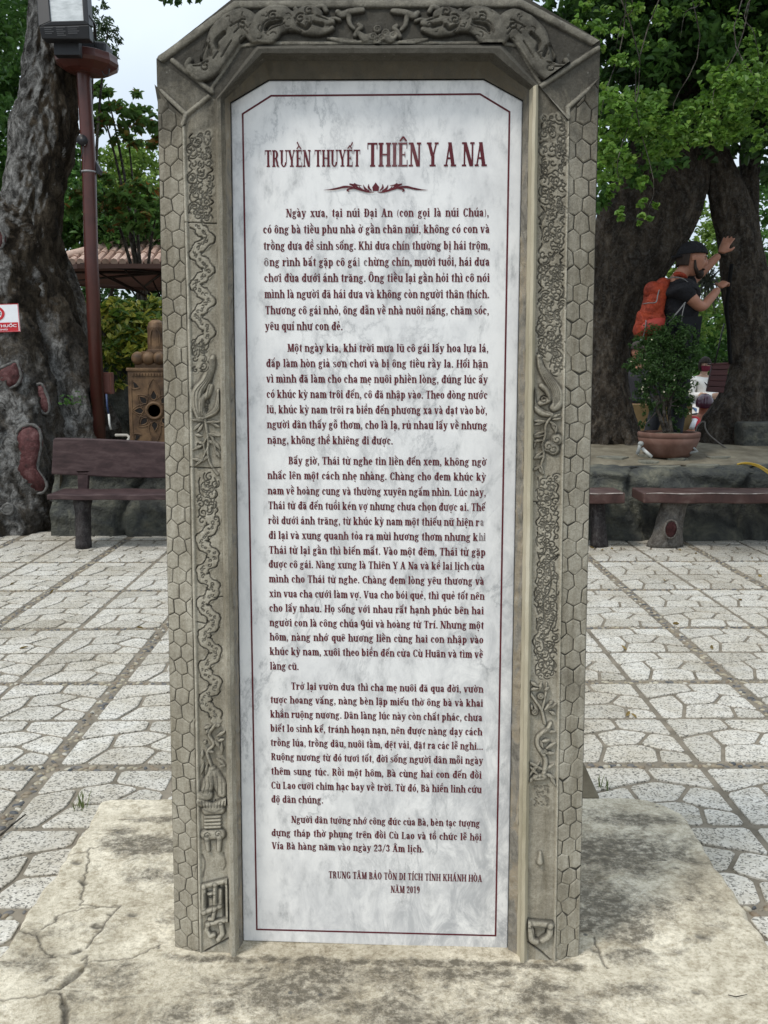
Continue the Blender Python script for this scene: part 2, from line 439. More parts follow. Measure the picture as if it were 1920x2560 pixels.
for c in ([(105, 2322), (135, 2304), (150, 2286)], [(0, 2320), (60, 2330), (90, 2340), (105, 2372), (140, 2390)], [(212, 2370), (300, 2262), (216, 2268), (140, 2290)],
          [(300, 2268), (200, 2262)], [(122, 2168), (150, 2138), (215, 2130)], [(204, 2260), (206, 2210), (218, 2170), (222, 2120), (245, 2118)],
          [(0, 2500), (90, 2490), (160, 2462), (205, 2425), (222, 2385), (205, 2400)], [(150, 2480), (165, 2560), (158, 2600)], [(215, 2405), (330, 2392), (400, 2360), (395, 2370)],
          [(300, 2050), (420, 2044)], [(1480, 2340), (1520, 2420)]):
    crack(c, .0029, .005, .85)
fl.down(pg([(150, 2470), (175, 2445), (200, 2425), (205, 2418)]), [.004, .014, .012, .004], .012, .75)
fl.down(pg([(155, 2490), (165, 2520), (160, 2580)]), [.004, .009, .007], .010, .8)
fl.down(pg([(205, 2200), (212, 2208)]), .010, .010, .9)
fl.down(pg([(185, 2380), (200, 2374)]), .009, .006, .9); fl.down(pg([(272, 2285), (278, 2286)]), .006, .005, .9)
for (px, py, r_) in ((1752, 2340, .012), (1690, 2170, .006), (1660, 2150, .004), (240, 2315, .010), (330, 2285, .011), (1488, 2375, .010), (190, 2155, .012), (1740, 2478, .008), (1725, 2250, .004)):
    fl.down(pg([(px - 4, py), (px + 5, py + 2)]), r_, .004, .75)
fl.cut = fl.cut.reshape(GX.shape); Z = Z - np.where(e > .3, fl.cut, 0)
stain_shade = np.zeros_like(GX)
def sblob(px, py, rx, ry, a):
    global stain_shade
    p = gnd(px, py, PL_Z); stain_shade = np.maximum(stain_shade, a * np.exp(-((GX - p.x) / rx) ** 2 - ((GY - p.y) / ry) ** 2))
for b in ((1540, 2130, .17, .13, .95), (1500, 2280, .16, .16, .85), (1620, 2250, .14, .10, .45), (1760, 2240, .06, .22, .4), (1590, 2050, .13, .05, .75), (1470, 2030, .10, .05, .45),
          (360, 2110, .12, .06, .95), (300, 2080, .08, .04, .55), (400, 2050, .09, .03, .6), (400, 2185, .10, .05, .5), (95, 2330, .12, .04, .4), (40, 2400, .12, .06, .45), (230, 2470, .13, .07, .45),
          (850, 2440, .30, .05, .6), (740, 2490, .16, .06, .75), (430, 2300, .08, .04, .45), (1050, 2480, .12, .06, .5), (960, 2540, .3, .05, .45), (1330, 2480, .14, .07, .6), (1250, 2540, .1, .05, .5), (1560, 2480, .14, .05, .4)): sblob(*b)
for k in range(26): sblob(430 + k * 40, 2392 + k * .9 + (k % 3) * 3, .03, .016, .85)  # contact shade along the stele's foot, put into the plinth colour
for b in ((1660, 2130, .10, .12, .55), (1580, 2380, .12, .05, .55), (700, 2420, .2, .03, .5), (1150, 2440, .2, .04, .55), (560, 2500, .1, .06, .4), (300, 2420, .1, .05, .4), (1450, 2200, .1, .2, .6), (900, 2520, .25, .05, .6), (620, 2460, .15, .05, .55), (1400, 2540, .15, .05, .6), (1120, 2545, .12, .04, .6), (420, 2540, .12, .05, .5)): sblob(*b)
stain_shade = stain_shade - .04
V = np.stack([GX.ravel(), GY.ravel(), Z.ravel()], -1)
np_mesh("slab", V, grid_faces(nx, ny), M_PLINTH, pl_t, attrs=dict(stain_shade=stain_shade.ravel(), dirt=fl.dirt))
# ---------------------------------------------------------------- a condensed bold serif alphabet drawn from strokes (cap height 1)
S_, T_, XH = .185, .078, .745
ASC, DES = 1.04, -.27
class G:
    def __init__(s): s.q = []; s.layer = 0
    def quad(s, *p): s.q.append((s.layer, p)); return s
    def nx(s): s.layer += 1; return s
    def r(s, x0, y0, x1, y1): s.quad((x0, y0), (x1, y0), (x1, y1), (x0, y1)); return s.nx()
    def strip(s, o, i):
        for k in range(len(o) - 1): s.quad(o[k], o[k + 1], i[k + 1], i[k])
        return s.nx()
    def arc(s, cx, cy, rx, ry, a0, a1, tx=S_, ty=T_, n=12):
        o, i = [], []
        for k in range(n + 1):
            a = R(lerp(a0, a1, k / n)); c, d = math.cos(a), math.sin(a)
            o.append((cx + rx * c, cy + ry * d)); i.append((cx + (rx - tx) * c, cy + (ry - ty) * d))
        return s.strip(o, i)
    def st(s, pts, w):
        n = len(pts); w = [w] * n if not hasattr(w, '__len__') else w; o, i = [], []
        for k in range(n):
            a, b = pts[max(0, k - 1)], pts[min(n - 1, k + 1)]; dx, dy = b[0] - a[0], b[1] - a[1]; l = math.hypot(dx, dy) or 1
            nx_, ny_ = -dy / l * w[k] / 2, dx / l * w[k] / 2
            o.append((pts[k][0] + nx_, pts[k][1] + ny_)); i.append((pts[k][0] - nx_, pts[k][1] - ny_))
        return s.strip(o, i)
    def dia(s, xb, yb, xt, yt, w):   # diagonal with horizontal cut ends
        s.quad((xb - w / 2, yb), (xb + w / 2, yb), (xt + w / 2, yt), (xt - w / 2, yt)); return s.nx()
    def dot(s, x, y, r):
        n = 8; pts = [(x + r * math.cos(2 * math.pi * k / n), y + r * 1.05 * math.sin(2 * math.pi * k / n)) for k in range(n)]
        for k in (0, 2, 4): s.q.append((s.layer, (pts[0], pts[k + 1], pts[(k + 2) % n], pts[(k + 3) % n] if k < 4 else pts[7])))
        return s.nx()
    def stem(s, x, y0, y1, b='b', t='l', w=S_, e=.055):
        s.r(x, y0, x + w, y1)
        if b == 'b': s.r(x - e, y0, x + w + e, y0 + T_)
        if t == 'l': s.quad((x - e, y1 - T_ * 1.5), (x, y1 - T_ * 1.9), (x + .01, y1), (x - e, y1 - T_ * .6)).nx()
        if t == 'b': s.r(x - e, y1 - T_, x + w + e, y1)
        return s
def gl(ch):
    g = G(); X = XH; S = S_; T = T_
    if ch == 'a':
        g.arc(.235, X - .21, .195, .21, 10, 165, S, T); g.dot(.10, X - .20, .075); g.r(.265, .06, .265 + S, X - .2)
        g.arc(.235, .21, .205, .21, 75, 300, S * .95, T); g.st([(.34, .10), (.42, .035), (.50, .07)], [.12, .08, .05]); return g, .53, .22
    if ch == 'b': g.stem(.05, .02, ASC, '', 'l'); g.arc(.30, X / 2, .235, X / 2, -160, 160, S, T); return g, .585, .3
    if ch == 'c': g.arc(.25, X / 2, .23, X / 2, 35, 318, S, T); g.dot(.39, X - .19, .08); return g, .485, .26
    if ch in 'dđ':
        g.stem(.355, 0, ASC, '', 'l'); g.r(.36, 0, .58, T); g.arc(.275, X / 2, .235, X / 2, 20, 340, S, T)
        if ch == 'đ': g.r(.22, .855, .60, .925)
        return g, .60, .28
    if ch == 'e': g.arc(.25, X / 2, .23, X / 2, -4, 318, S, T); g.r(.13, X / 2 - .02, .40, X / 2 + T - .02); return g, .50, .255
    if ch == 'g':
        g.arc(.235, .50, .20, .225, 0, 360, S * .9, T, 14); g.arc(.25, -.06, .235, .19, 0, 360, S * .75, T * 1.2, 14); g.st([(.16, .30), (.09, .22), (.13, .13), (.33, .11)], [.07, .1, .1, .1]); g.st([(.38, .64), (.45, .72), (.53, .69)], [.06, .09, .09]); return g, .545, .24
    if ch == 'h': g.stem(.06, 0, ASC); g.arc(.325, X - .25, .235, .25, 0, 150, S, T); g.stem(.395, 0, X - .24, 'b', ''); return g, .625, .32
    if ch in 'iı':
        g.stem(.07, 0, X)
        if ch == 'i': g.dot(.15, .93, .095)
        return g, .315, .16
    if ch == 'k': g.stem(.06, 0, ASC); g.st([(.22, .30), (.47, X - .03)], T * 1.2); g.r(.34, X - T, .57, X); g.dia(.46, .02, .30, .42, S * 1.1); g.r(.33, 0, .62, T); return g, .62, .3
    if ch == 'l': g.stem(.07, 0, ASC); return g, .32, .16
    if ch == 'm':
        g.stem(.06, 0, X); g.arc(.30, X - .24, .215, .24, 0, 150, S, T); g.stem(.35, 0, X - .23, 'b', '', e=.045); g.arc(.59, X - .24, .215, .24, 0, 150, S, T); g.stem(.64, 0, X - .23, 'b', '', e=.045); return g, .87, .43
    if ch == 'n': g.stem(.06, 0, X); g.arc(.325, X - .25, .235, .25, 0, 150, S, T); g.stem(.395, 0, X - .24, 'b', ''); return g, .625, .3
    if ch == 'o': g.arc(.265, X / 2, .245, X / 2, 0, 360, S, T, 18); return g, .53, .265
    if ch == 'p': g.stem(.06, DES, X); g.arc(.31, X / 2, .235, X / 2, -160, 160, S, T); return g, .585, .3
    if ch == 'q': g.stem(.355, DES, X, 'b', ''); g.arc(.275, X / 2, .235, X / 2, 20, 340, S, T); return g, .585, .28
    if ch == 'r': g.stem(.06, 0, X); g.st([(.20, .42), (.27, .60), (.38, .68)], [.05, .08, .10]); g.dot(.385, X - .12, .09); return g, .48, .24
    if ch == 's': g.st([(.37, .52), (.35, .64), (.22, .685), (.10, .61), (.10, .50), (.22, .39), (.36, .28), (.38, .14), (.25, .035), (.10, .07), (.065, .20)], [.05, .08, .075, .12, .14, .16, .15, .13, .075, .08, .05]); return g, .45, .22
    if ch == 't': g.r(.11, .12, .11 + S, X); g.quad((.11, X), (.11 + S, X), (.11 + S, .93), (.20, .93)).nx(); g.r(.02, X - T, .37, X); g.arc(.27, .15, .16, .15, 180, 300, S, T); return g, .39, .2
    if ch == 'u': g.stem(.05, .2, X, '', 'l'); g.arc(.27, .25, .22, .25, 180, 330, S, T); g.stem(.375, 0, X, '', 'l'); g.r(.38, 0, .60, T); return g, .61, .29
    if ch == 'v': g.dia(.27, 0, .11, X, S); g.dia(.30, 0, .45, X, T * 1.1); g.r(0, X - T, .25, X); g.r(.35, X - T, .56, X); return g, .56, .28
    if ch == 'x': g.dia(.44, 0, .14, X, S * 1.05); g.dia(.12, 0, .44, X, T * 1.1); g.r(.02, X - T, .28, X); g.r(.34, X - T, .55, X); g.r(0, 0, .22, T); g.r(.30, 0, .58, T); return g, .57, .29
    if ch == 'y': g.dia(.29, .02, .11, X, S); g.st([(.46, X), (.30, .03), (.22, -.17), (.12, -.235)], [.08, .09, .08, .06]); g.dot(.10, -.19, .08); g.r(0, X - T, .25, X); g.r(.35, X - T, .56, X); return g, .56, .28
    # capitals
    if ch == 'A': g.dia(.53, 0, .33, 1, S * 1.1); g.dia(.12, 0, .32, 1, T * 1.1); g.r(.18, .30, .46, .30 + T); g.r(0, 0, .23, T); g.r(.39, 0, .70, T); return g, .70, .35
    if ch == 'B': g.stem(.08, 0, 1, 'b', 'b'); g.arc(.30, .745, .245, .255, -90, 90, S, T); g.arc(.31, .265, .28, .265, -90, 90, S, T); g.r(.2, .49, .33, .55); g.r(.2, 0, .32, T); g.r(.2, 1 - T, .31, 1); return g, .63, .3
    if ch == 'C': g.arc(.33, .5, .30, .51, 40, 322, S * 1.05, T); g.r(.52, .70, .57, .99); g.r(.53, .06, .57, .25); return g, .62, .34
    if ch in 'DĐ':
        g.stem(.08, 0, 1, 'b', 'b'); g.arc(.30, .5, .34, .5, -90, 90, S * 1.1, T); g.r(.2, 0, .31, T); g.r(.2, 1 - T, .31, 1)
        if ch == 'Đ': g.r(-.02, .46, .36, .54)
        return g, .68, .34
    if ch == 'E': g.stem(.08, 0, 1, 'b', 'b'); g.r(.2, 0, .56, T); g.r(.2, 1 - T, .54, 1); g.r(.2, .47, .42, .53); g.r(.52, .02, .56, .28); g.r(.50, .74, .54, .98); g.r(.39, .38, .43, .62); return g, .60, .31
    if ch == 'G': g.arc(.33, .5, .30, .51, 40, 330, S * 1.05, T); g.r(.46, .05, .46 + S, .42); g.r(.39, .40, .68, .46); g.r(.52, .70, .57, .99); return g, .69, .34
    if ch == 'H': g.stem(.07, 0, 1, 'b', 'b'); g.stem(.50, 0, 1, 'b', 'b'); g.r(.2, .47, .52, .54); return g, .74, .37
    if ch == 'I': g.stem(.09, 0, 1, 'b', 'b'); return g, .345, .17
    if ch == 'K': g.stem(.08, 0, 1, 'b', 'b'); g.st([(.23, .40), (.56, .97)], T * 1.2); g.r(.42, 1 - T, .70, 1); g.dia(.57, .02, .33, .60, S * 1.1); g.r(.42, 0, .74, T); return g, .73, .35
    if ch == 'L': g.stem(.08, 0, 1, 'b', 'b'); g.r(.2, 0, .56, T); g.r(.52, .02, .56, .33); return g, .58, .3
    if ch == 'M': g.stem(.12, 0, 1, '', '', T * 1.1); g.r(.02, 0, .27, T); g.r(.02, 1 - T, .22, 1); g.dia(.42, .02, .20, 1, S); g.dia(.45, .02, .65, 1, T * 1.2); g.stem(.63, 0, 1, 'b', 'b'); return g, .87, .43
    if ch == 'N': g.stem(.11, 0, 1, '', '', T * 1.15); g.r(.01, 0, .26, T); g.r(0, 1 - T, .25, 1); g.dia(.55, 0, .17, 1, S * 1.1); g.stem(.56, 0, 1, '', '', T * 1.15); g.r(.47, 1 - T, .72, 1); return g, .72, .36
    if ch == 'O': g.arc(.34, .5, .315, .51, 0, 360, S * 1.08, T, 20); return g, .68, .34
    if ch == 'Q': g.arc(.28, .60, .25, .40, 0, 360, S, T, 18); g.r(.36, -.10, .36 + S, .6); g.st([(.50, -.08), (.35, -.24), (.12, -.22)], [.10, .09, .12]); return g, .60, .3
    if ch == 'R': g.stem(.08, 0, 1, 'b', 'b'); g.arc(.30, .735, .26, .265, -90, 90, S, T); g.r(.2, .47, .33, .53); g.r(.2, 1 - T, .32, 1); g.st([(.36, .50), (.46, .28), (.50, .06), (.64, .03)], [.15, .17, .14, .06]); return g, .67, .32
    if ch == 'T': g.stem(.235, 0, 1, 'b', ''); g.r(.03, 1 - T, .60, 1); g.r(.03, .72, .07, .98); g.r(.56, .72, .60, .98); return g, .63, .315
    if ch == 'U': g.r(.10, .25, .10 + S, 1); g.r(.01, 1 - T, .33, 1); g.arc(.36, .28, .26, .29, 180, 360, S * .8, T); g.r(.565, .26, .625, 1); g.r(.48, 1 - T, .71, 1); return g, .71, .36
    if ch == 'V': g.dia(.33, 0, .14, 1, S); g.dia(.36, 0, .55, 1, T * 1.1); g.r(0, 1 - T, .29, 1); g.r(.44, 1 - T, .68, 1); return g, .67, .34
    if ch == 'Y': g.r(.26, 0, .26 + S, .46); g.r(.17, 0, .52, T); g.dia(.33, .42, .13, 1, S); g.dia(.37, .42, .56, 1, T * 1.1); g.r(0, 1 - T, .28, 1); g.r(.45, 1 - T, .68, 1); return g, .67, .34
    # figures and points
    if ch == '0': g.arc(.27, .49, .24, .50, 0, 360, S, T, 18); return g, .55, .27
    if ch == '1': g.stem(.17, 0, .99, 'b', ''); g.st([(.04, .80), (.19, .93)], .08); return g, .50, .25
    if ch == '2': g.arc(.26, .72, .22, .27, 0, 170, S, T); g.dot(.11, .72, .085); g.st([(.40, .72), (.36, .52), (.20, .30), (.08, .06)], [.14, .14, .09, .06]); g.r(.05, 0, .47, .13); return g, .53, .26
    if ch == '3': g.arc(.24, .74, .21, .25, -75, 165, S, T); g.arc(.24, .265, .235, .265, -165, 80, S, T); g.dot(.10, .75, .075); g.dot(.09, .20, .085); return g, .51, .26
    if ch == '9': g.arc(.27, .68, .235, .31, 0, 360, S, T, 16); g.st([(.46, .68), (.44, .35), (.30, .07), (.12, .02)], [.12, .14, .10, .06]); return g, .54, .27
    if ch == '.': g.dot(.13, .085, .095); return g, .26, .13
    if ch == ',': g.dot(.13, .085, .09); g.st([(.17, .07), (.15, -.08), (.06, -.17)], [.09, .08, .04]); return g, .26, .13
    if ch == '(': g.arc(.34, .40, .27, .60, 125, 235, .08, .04, 8); return g, .30, .15
    if ch == ')': g.arc(-.04, .40, .27, .60, -55, 55, .08, .04, 8); return g, .30, .15
    if ch == '/': g.dia(.06, -.10, .40, 1.05, .09); return g, .46, .23
    return g, .30, .15
_GC = {}
def glyph(ch):
    """quads (layer, points) and advance of one Vietnamese letter"""
    if ch in _GC: return _GC[ch]
    d = unicodedata.normalize('NFD', ch); base, marks = d[0], d[1:]
    top = [m for m in marks if m in '\u0300\u0301\u0302\u0303\u0306\u0309']
    if base == 'i' and top: base = 'ı'
    g, adv, cx = gl(base); cap = base.isupper(); g.layer += 1
    y = (1.05 if cap else XH + .07); xr = adv
    for m in marks:
        if m == '\u031b': g.st([(adv - .13, (1 if cap else XH) - .10), (adv - .02, (1 if cap else XH) - .03), (adv + .03, (1 if cap else XH) + .12)], [.07, .09, .10]); adv += .05
        elif m == '\u0302': g.st([(cx - .19, y), (cx, y + .19)], .085); g.st([(cx, y + .19), (cx + .19, y)], .085)
        elif m == '\u0306': g.arc(cx, y + .18, .20, .17, 195, 345, .09, .09, 8)
        elif m == '\u0323': g.dot(cx, -.19, .085)
    two = '\u0302' in marks or '\u0306' in marks
    for m in marks:
        if m == '\u0301':
            a, b = (cx + (.13 if two else 0), y + (.13 if two else 0)); g.st([(a - .05, b + .01), (a + .12, b + .25)], [.06, .12])
        elif m == '\u0300':
            a, b = (cx - (.02 if two else 0), y + (.16 if two else 0)); g.st([(a - .14, b + .25), (a + .04, b + .01)], [.12, .06])
        elif m == '\u0309':
            a, b = (cx + (.06 if two else 0), y + (.20 if two else .02)); g.st([(a - .09, b + .20), (a + .02, b + .25), (a + .08, b + .16), (a, b + .07), (a, b)], .07)
        elif m == '\u0303':
            b = y + (.22 if two else .04); g.st([(cx - .2, b), (cx - .10, b + .10), (cx + .08, b + .03), (cx + .2, b + .13)], [.05, .09, .09, .05])
    _GC[ch] = (g.q, adv); return _GC[ch]
def text_quads(s, x0, x1, y, h, track=.02, fit=True, sp=.26):
    """lay a line between x0 and x1 on baseline y, cap height h -> quads as (x, y, layer)"""
    adv = sum((sp if c == ' ' else glyph(c)[1] + track) for c in s); nsp = s.count(' ')
    sx = h * 1.0; extra = 0
    k = (x1 - x0) / (adv * h)
    if fit:
        if nsp and k > 1.0:
            ks = min(k, 1.06) if nsp > 3 else k
            extra = ((x1 - x0) - adv * h * ks) / nsp / (h * ks) if nsp > 3 else 0; k = ks
        sx = h * k
    x = x0; o = []
    for c in s:
        if c == ' ': x += (sp + extra) * sx; continue
        q, a = glyph(c)
        for (ly, p) in q: o.append([(x + u * sx, y + v * h, ly) for u, v in p])
        x += (a + track) * sx
    return o
# ---------------------------------------------------------------- the inscribed stele
SW = .564
r1 = Vector((.99917, -.04055, -.0034)).normalized()
r2 = Vector((.0008, .00926, .99996)); r2 = (r2 - r1 * r2.dot(r1)).normalized()
rn = r1.cross(r2)                                   # towards the viewer
S0 = Vector((-.53465 * SW, 3.83304 * SW, -2.31875 * SW)) + Vector((0, 0, CAM_H))
UC, V0 = .5 * SW, -.0335
SB = S0 + r1 * UC + r2 * V0
sm = Matrix(((r1.x, -rn.x, r2.x, SB.x), (r1.y, -rn.y, r2.y, SB.y), (r1.z, -rn.z, r2.z, SB.z), (0, 0, 0, 1)))
def LP(px, py, w=0.0):                              # pixel -> (u, v) on the stele's plane at height w
    d = ray(px, py); c = Vector((0, 0, CAM_H)); o = S0 + rn * w
    p = c + d * ((o - c).dot(rn) / d.dot(rn)); q = p - S0; return (q.dot(r1), q.dot(r2))
def SL(u, v, w): return (u - UC, -w, v - V0)        # stele coordinates -> local
def to_v(py): return LP(960, py)[1]

def m_sandstone():
    t = NT("weathered_stone")
    z = t.sep()[2]
    warm = t.ramp(t.noise(7, 7, .68, .5), [(.28, (.265, .238, .185)), (.5, (.43, .393, .315)), (.72, (.575, .535, .44))])
    cool = t.ramp(t.noise(9, 7, .68, .5), [(.28, (.19, .168, .128)), (.5, (.30, .27, .212)), (.72, (.43, .395, .32))])
    c = t.mix(t.ramp(z, [(.55, 0), (1.75 / 2.4, 1)]) if False else t.math('MULTIPLY_ADD', z, .9, -.75), warm, cool)
    streak = t.ramp(t.noise(26, 5, .7, .2, (1, 1, .12)), [(.32, (.55, .52, .46)), (.56, (1, 1, 1))])
    c = t.mix(.75, c, streak, 'MULTIPLY')
    # rain-blackened growth, thickest on the head of the stele
    hd = t.math('MULTIPLY_ADD', z, 2.2, -3.88)
    bl = t.ramp(t.math('ADD', t.math('MINIMUM', hd, .50), t.noise(11, 8, .75, .6)), [(.55, 0), (.88, 1)])
    c = t.mix(t.math('MULTIPLY', bl, .82), c, (.055, .052, .045))
    wh = t.ramp(t.noise(33, 6, .75), [(.62, 0), (.72, 1)])
    c = t.mix(t.math('MULTIPLY', wh, .45), c, (.52, .51, .46))
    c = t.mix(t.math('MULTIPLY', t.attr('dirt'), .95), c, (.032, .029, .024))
    c = t.mix(t.math('MULTIPLY', t.attr('pale'), t.ramp(t.noise(18, 6, .7), [(.35, .25), (.6, 1)])), c, (.60, .555, .45))
    c = t.mix(.55, c, t.ramp(t.noise(110, 4, .7), [(.3, (.62, .60, .56)), (.6, (1, 1, 1))]), 'MULTIPLY')
    c = t.mix(.5, c, t.ramp(t.noise(330, 3, .8), [(.36, (.55, .53, .50)), (.56, (1, 1, 1))]), 'MULTIPLY')
    t.bump(t.math('ADD', t.noise(90, 7, .8), t.math('MULTIPLY', t.noise(26, 4, .7, .2, (1, 1, .15)), 1.2)), .8, .005)
    return t.fin(c, .9, .2)
M_STONE = m_sandstone()
M_GROUT = mat_mottle("dirty_groove", [(.3, (.05, .045, .036)), (.7, (.11, .10, .08))], 30, 4, .95, 0)
def m_rough():
    t = NT("broken_plaster")
    c = t.ramp(t.noise(24, 6, .75, .8, (1, 1, .4)), [(.3, (.10, .092, .078)), (.46, (.24, .22, .185)), (.58, (.30, .25, .18)), (.75, (.38, .36, .31))])
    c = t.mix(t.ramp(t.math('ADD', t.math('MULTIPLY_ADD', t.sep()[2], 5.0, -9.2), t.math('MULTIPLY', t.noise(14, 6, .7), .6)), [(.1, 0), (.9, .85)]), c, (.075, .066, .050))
    t.bump(t.noise(45, 6, .75, .5), .8, .006); return t.fin(c, .95, .2)
M_ROUGH = m_rough()
M_CREAM = mat_mottle("cream_moulding", [(.3, (.30, .265, .18)), (.55, (.46, .41, .30)), (.75, (.60, .55, .43))], 12, 6, .85, .4, 60, .003, stretch=(1, 1, .3))
def m_marble():
    t = NT("grey_white_marble")
    z = t.sep()
    big = t.ramp(t.noise(6.5, 9, .66, .15, (1, 1, .65)), [(.30, (.62, .612, .605)), (.42, (.74, .73, .718)), (.54, (.83, .816, .795))])
    patch = t.ramp(t.noise(17, 8, .68, .2, (1.25, 1, .62)), [(.30, (.42, .425, .435)), (.385, (.74, .745, .75)), (.46, (.93, .93, .932)), (.53, (1, 1, 1))])
    c = t.mix(.85, big, patch, 'MULTIPLY')
    v = t.noise(2.1, 9, .66, .35, (1.4, 1.4, .8))
    vein = t.ramp(t.math('ABSOLUTE', t.math('SUBTRACT', v, .5)), [(0, (.55, .56, .575)), (.006, (.80, .805, .81)), (.02, (1, 1, 1))])
    c = t.mix(t.ramp(t.noise(2.7, 3), [(.42, 0), (.58, .85)]), c, vein, 'MULTIPLY')
    low = t.math('MULTIPLY', t.ramp(t.math('SUBTRACT', t.math('MULTIPLY_ADD', z[0], .9, .62), t.math('MULTIPLY', z[2], .42)), [(.25, 0), (.75, 1)]), t.ramp(t.noise(19, 7, .75, .9, (1, 1, .5)), [(.40, 0), (.62, 1)]))
    c = t.mix(t.math('MULTIPLY', low, .85), c, (.40, .405, .415))
    dk = t.ramp(t.noise(26, 4, .6, .4), [(.70, 0), (.78, 1)])
    c = t.mix(t.math('MULTIPLY', dk, .5), c, (.33, .34, .35))
    t.bump(t.noise(160, 3), .06, .001)
    return t.fin(c, .22, .5)
M_MARBLE = m_marble()
def m_red():
    t = NT("maroon_lettering")
    c = t.ramp(t.noise(9, 6, .7, .6), [(.30, (.17, .075, .08)), (.40, (.115, .016, .022)), (.7, (.085, .007, .014))])
    return t.fin(c, .55, .3)
M_INK = m_red()
M_FADE = mat_mottle("faded_lettering", [(.3, (.36, .33, .33)), (.6, (.17, .12, .12))], 120, 3, .6, 0)

stele = thing("stone_stele", "tall carved stone stele framing an inscribed white marble tablet with maroon lettering", "monument", mat4=sm)

# ---- rails that run round the opening: bottom left, left shoulder, top left, top right, right shoulder, bottom right
def rail(pts, w): return [(*LP(x, y, w), w) for x, y in pts]
OUT = rail([(438, 2386), (392, 148), (590, -8), (1303, -12), (1500, 103), (1447, 2408)], .022)
RIN = rail([(573, 2381), (537, 250), (642, 113), (1254, 110), (1346, 212), (1318, 2388)], .046)   # inner edge of the carved bands
MO1 = rail([(580, 2380), (543, 247), (647, 121), (1249, 119), (1340, 212), (1311, 2387)], .062)
MO2 = rail([(588, 2378), (551, 240), (655, 133), (1234, 133), (1333, 216), (1302, 2385)], .060)
MO3 = rail([(591, 2378), (553, 243), (660, 140), (1230, 141), (1330, 219), (1299, 2385)], .040)
MO4 = rail([(598, 2376), (562, 248), (664, 152), (1224, 154), (1323, 226), (1292, 2383)], .027)
SLB = rail([(608, 2352), (577, 258), (673, 201), (1209, 199), (1307, 253), (1269, 2374)], .0)
base_v = V0 - .012
def drop(rl): rl[0] = (rl[0][0], base_v, rl[0][2]); rl[5] = (rl[5][0], base_v, rl[5][2]); return rl
for q in (OUT, RIN, MO1, MO2, MO3, MO4): drop(q)
SLBe = [(u, v, .006) for u, v, w in SLB]; SLBe[0] = (SLBe[0][0], base_v, .006); SLBe[5] = (SLBe[5][0], base_v, .006)

# ---- moulding and rough inner reveal, swept along the rails on a fine grid
def sweep(name, rails, mat, nseg=4, step=.006, rough=0.0, fr=40, parent=stele, segs=(0, 1, 2, 3, 4), seed=1, label=None):
    rows = []
    prof = []
    for a, b in zip(rails[:-1], rails[1:]):
        for k in ((0, .07, .5, .93) if nseg == 2 else [q / nseg for q in range(nseg)]): prof.append([tuple(lerp(a[i][c], b[i][c], k) for c in range(3)) for i in range(6)])
    prof.append(rails[-1]); P = []
    for pr in prof:
        line = []
        for i in segs:
            a, b = np.array(pr[i]), np.array(pr[i + 1]); n = max(2, int(np.linalg.norm(np.array(rails[0][i]) - np.array(rails[0][i + 1])) / step))
            for k in range(n): line.append(a + (b - a) * k / n)
        line.append(np.array(pr[segs[-1] + 1])); P.append(line)
    P = np.array(P); nv, nu = P.shape[:2]
    U, V, W = P[..., 0], P[..., 1], P[..., 2]
    if rough:
        m = np.ones((nv, 1)); m[0] = .3; m[-1] = 0
        W = W + m * rough * fbm(U * fr, V * fr * .5, seed, 4); dU = m * rough * .8 * fbm(V * fr * 1.3, U * fr + 7, seed + 9, 3); U = U + dU
    vv = np.stack([U - UC, -W, V - V0], -1).reshape(-1, 3)
    return np_mesh(name, vv, grid_faces(nu, nv), mat, parent, local=True, label=label)
sweep("moulding", [RIN, MO1, MO2, MO3, MO4], M_STONE, 2, .008, .0016, 30, segs=(0, 1, 2, 3))
sweep("moulding", [RIN, MO1, MO2, MO3, MO4], M_CREAM, 2, .008, .0016, 30, segs=(4,), label="cream edged moulding down the right side")
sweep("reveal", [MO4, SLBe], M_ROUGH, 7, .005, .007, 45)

# ---- body behind the carved face
b = MB(); o2 = [(u, v, -.13) for u, v, w in OUT]
outl = [SL(*p) for p in OUT]; back = [SL(*p) for p in o2]
n = 6; b.add(outl + back, [(i, (i + 1) % n, n + (i + 1) % n, n + i) for i in range(n)] + [tuple(range(n, 2 * n))])
b.build("core", M_STONE, stele, local=True)

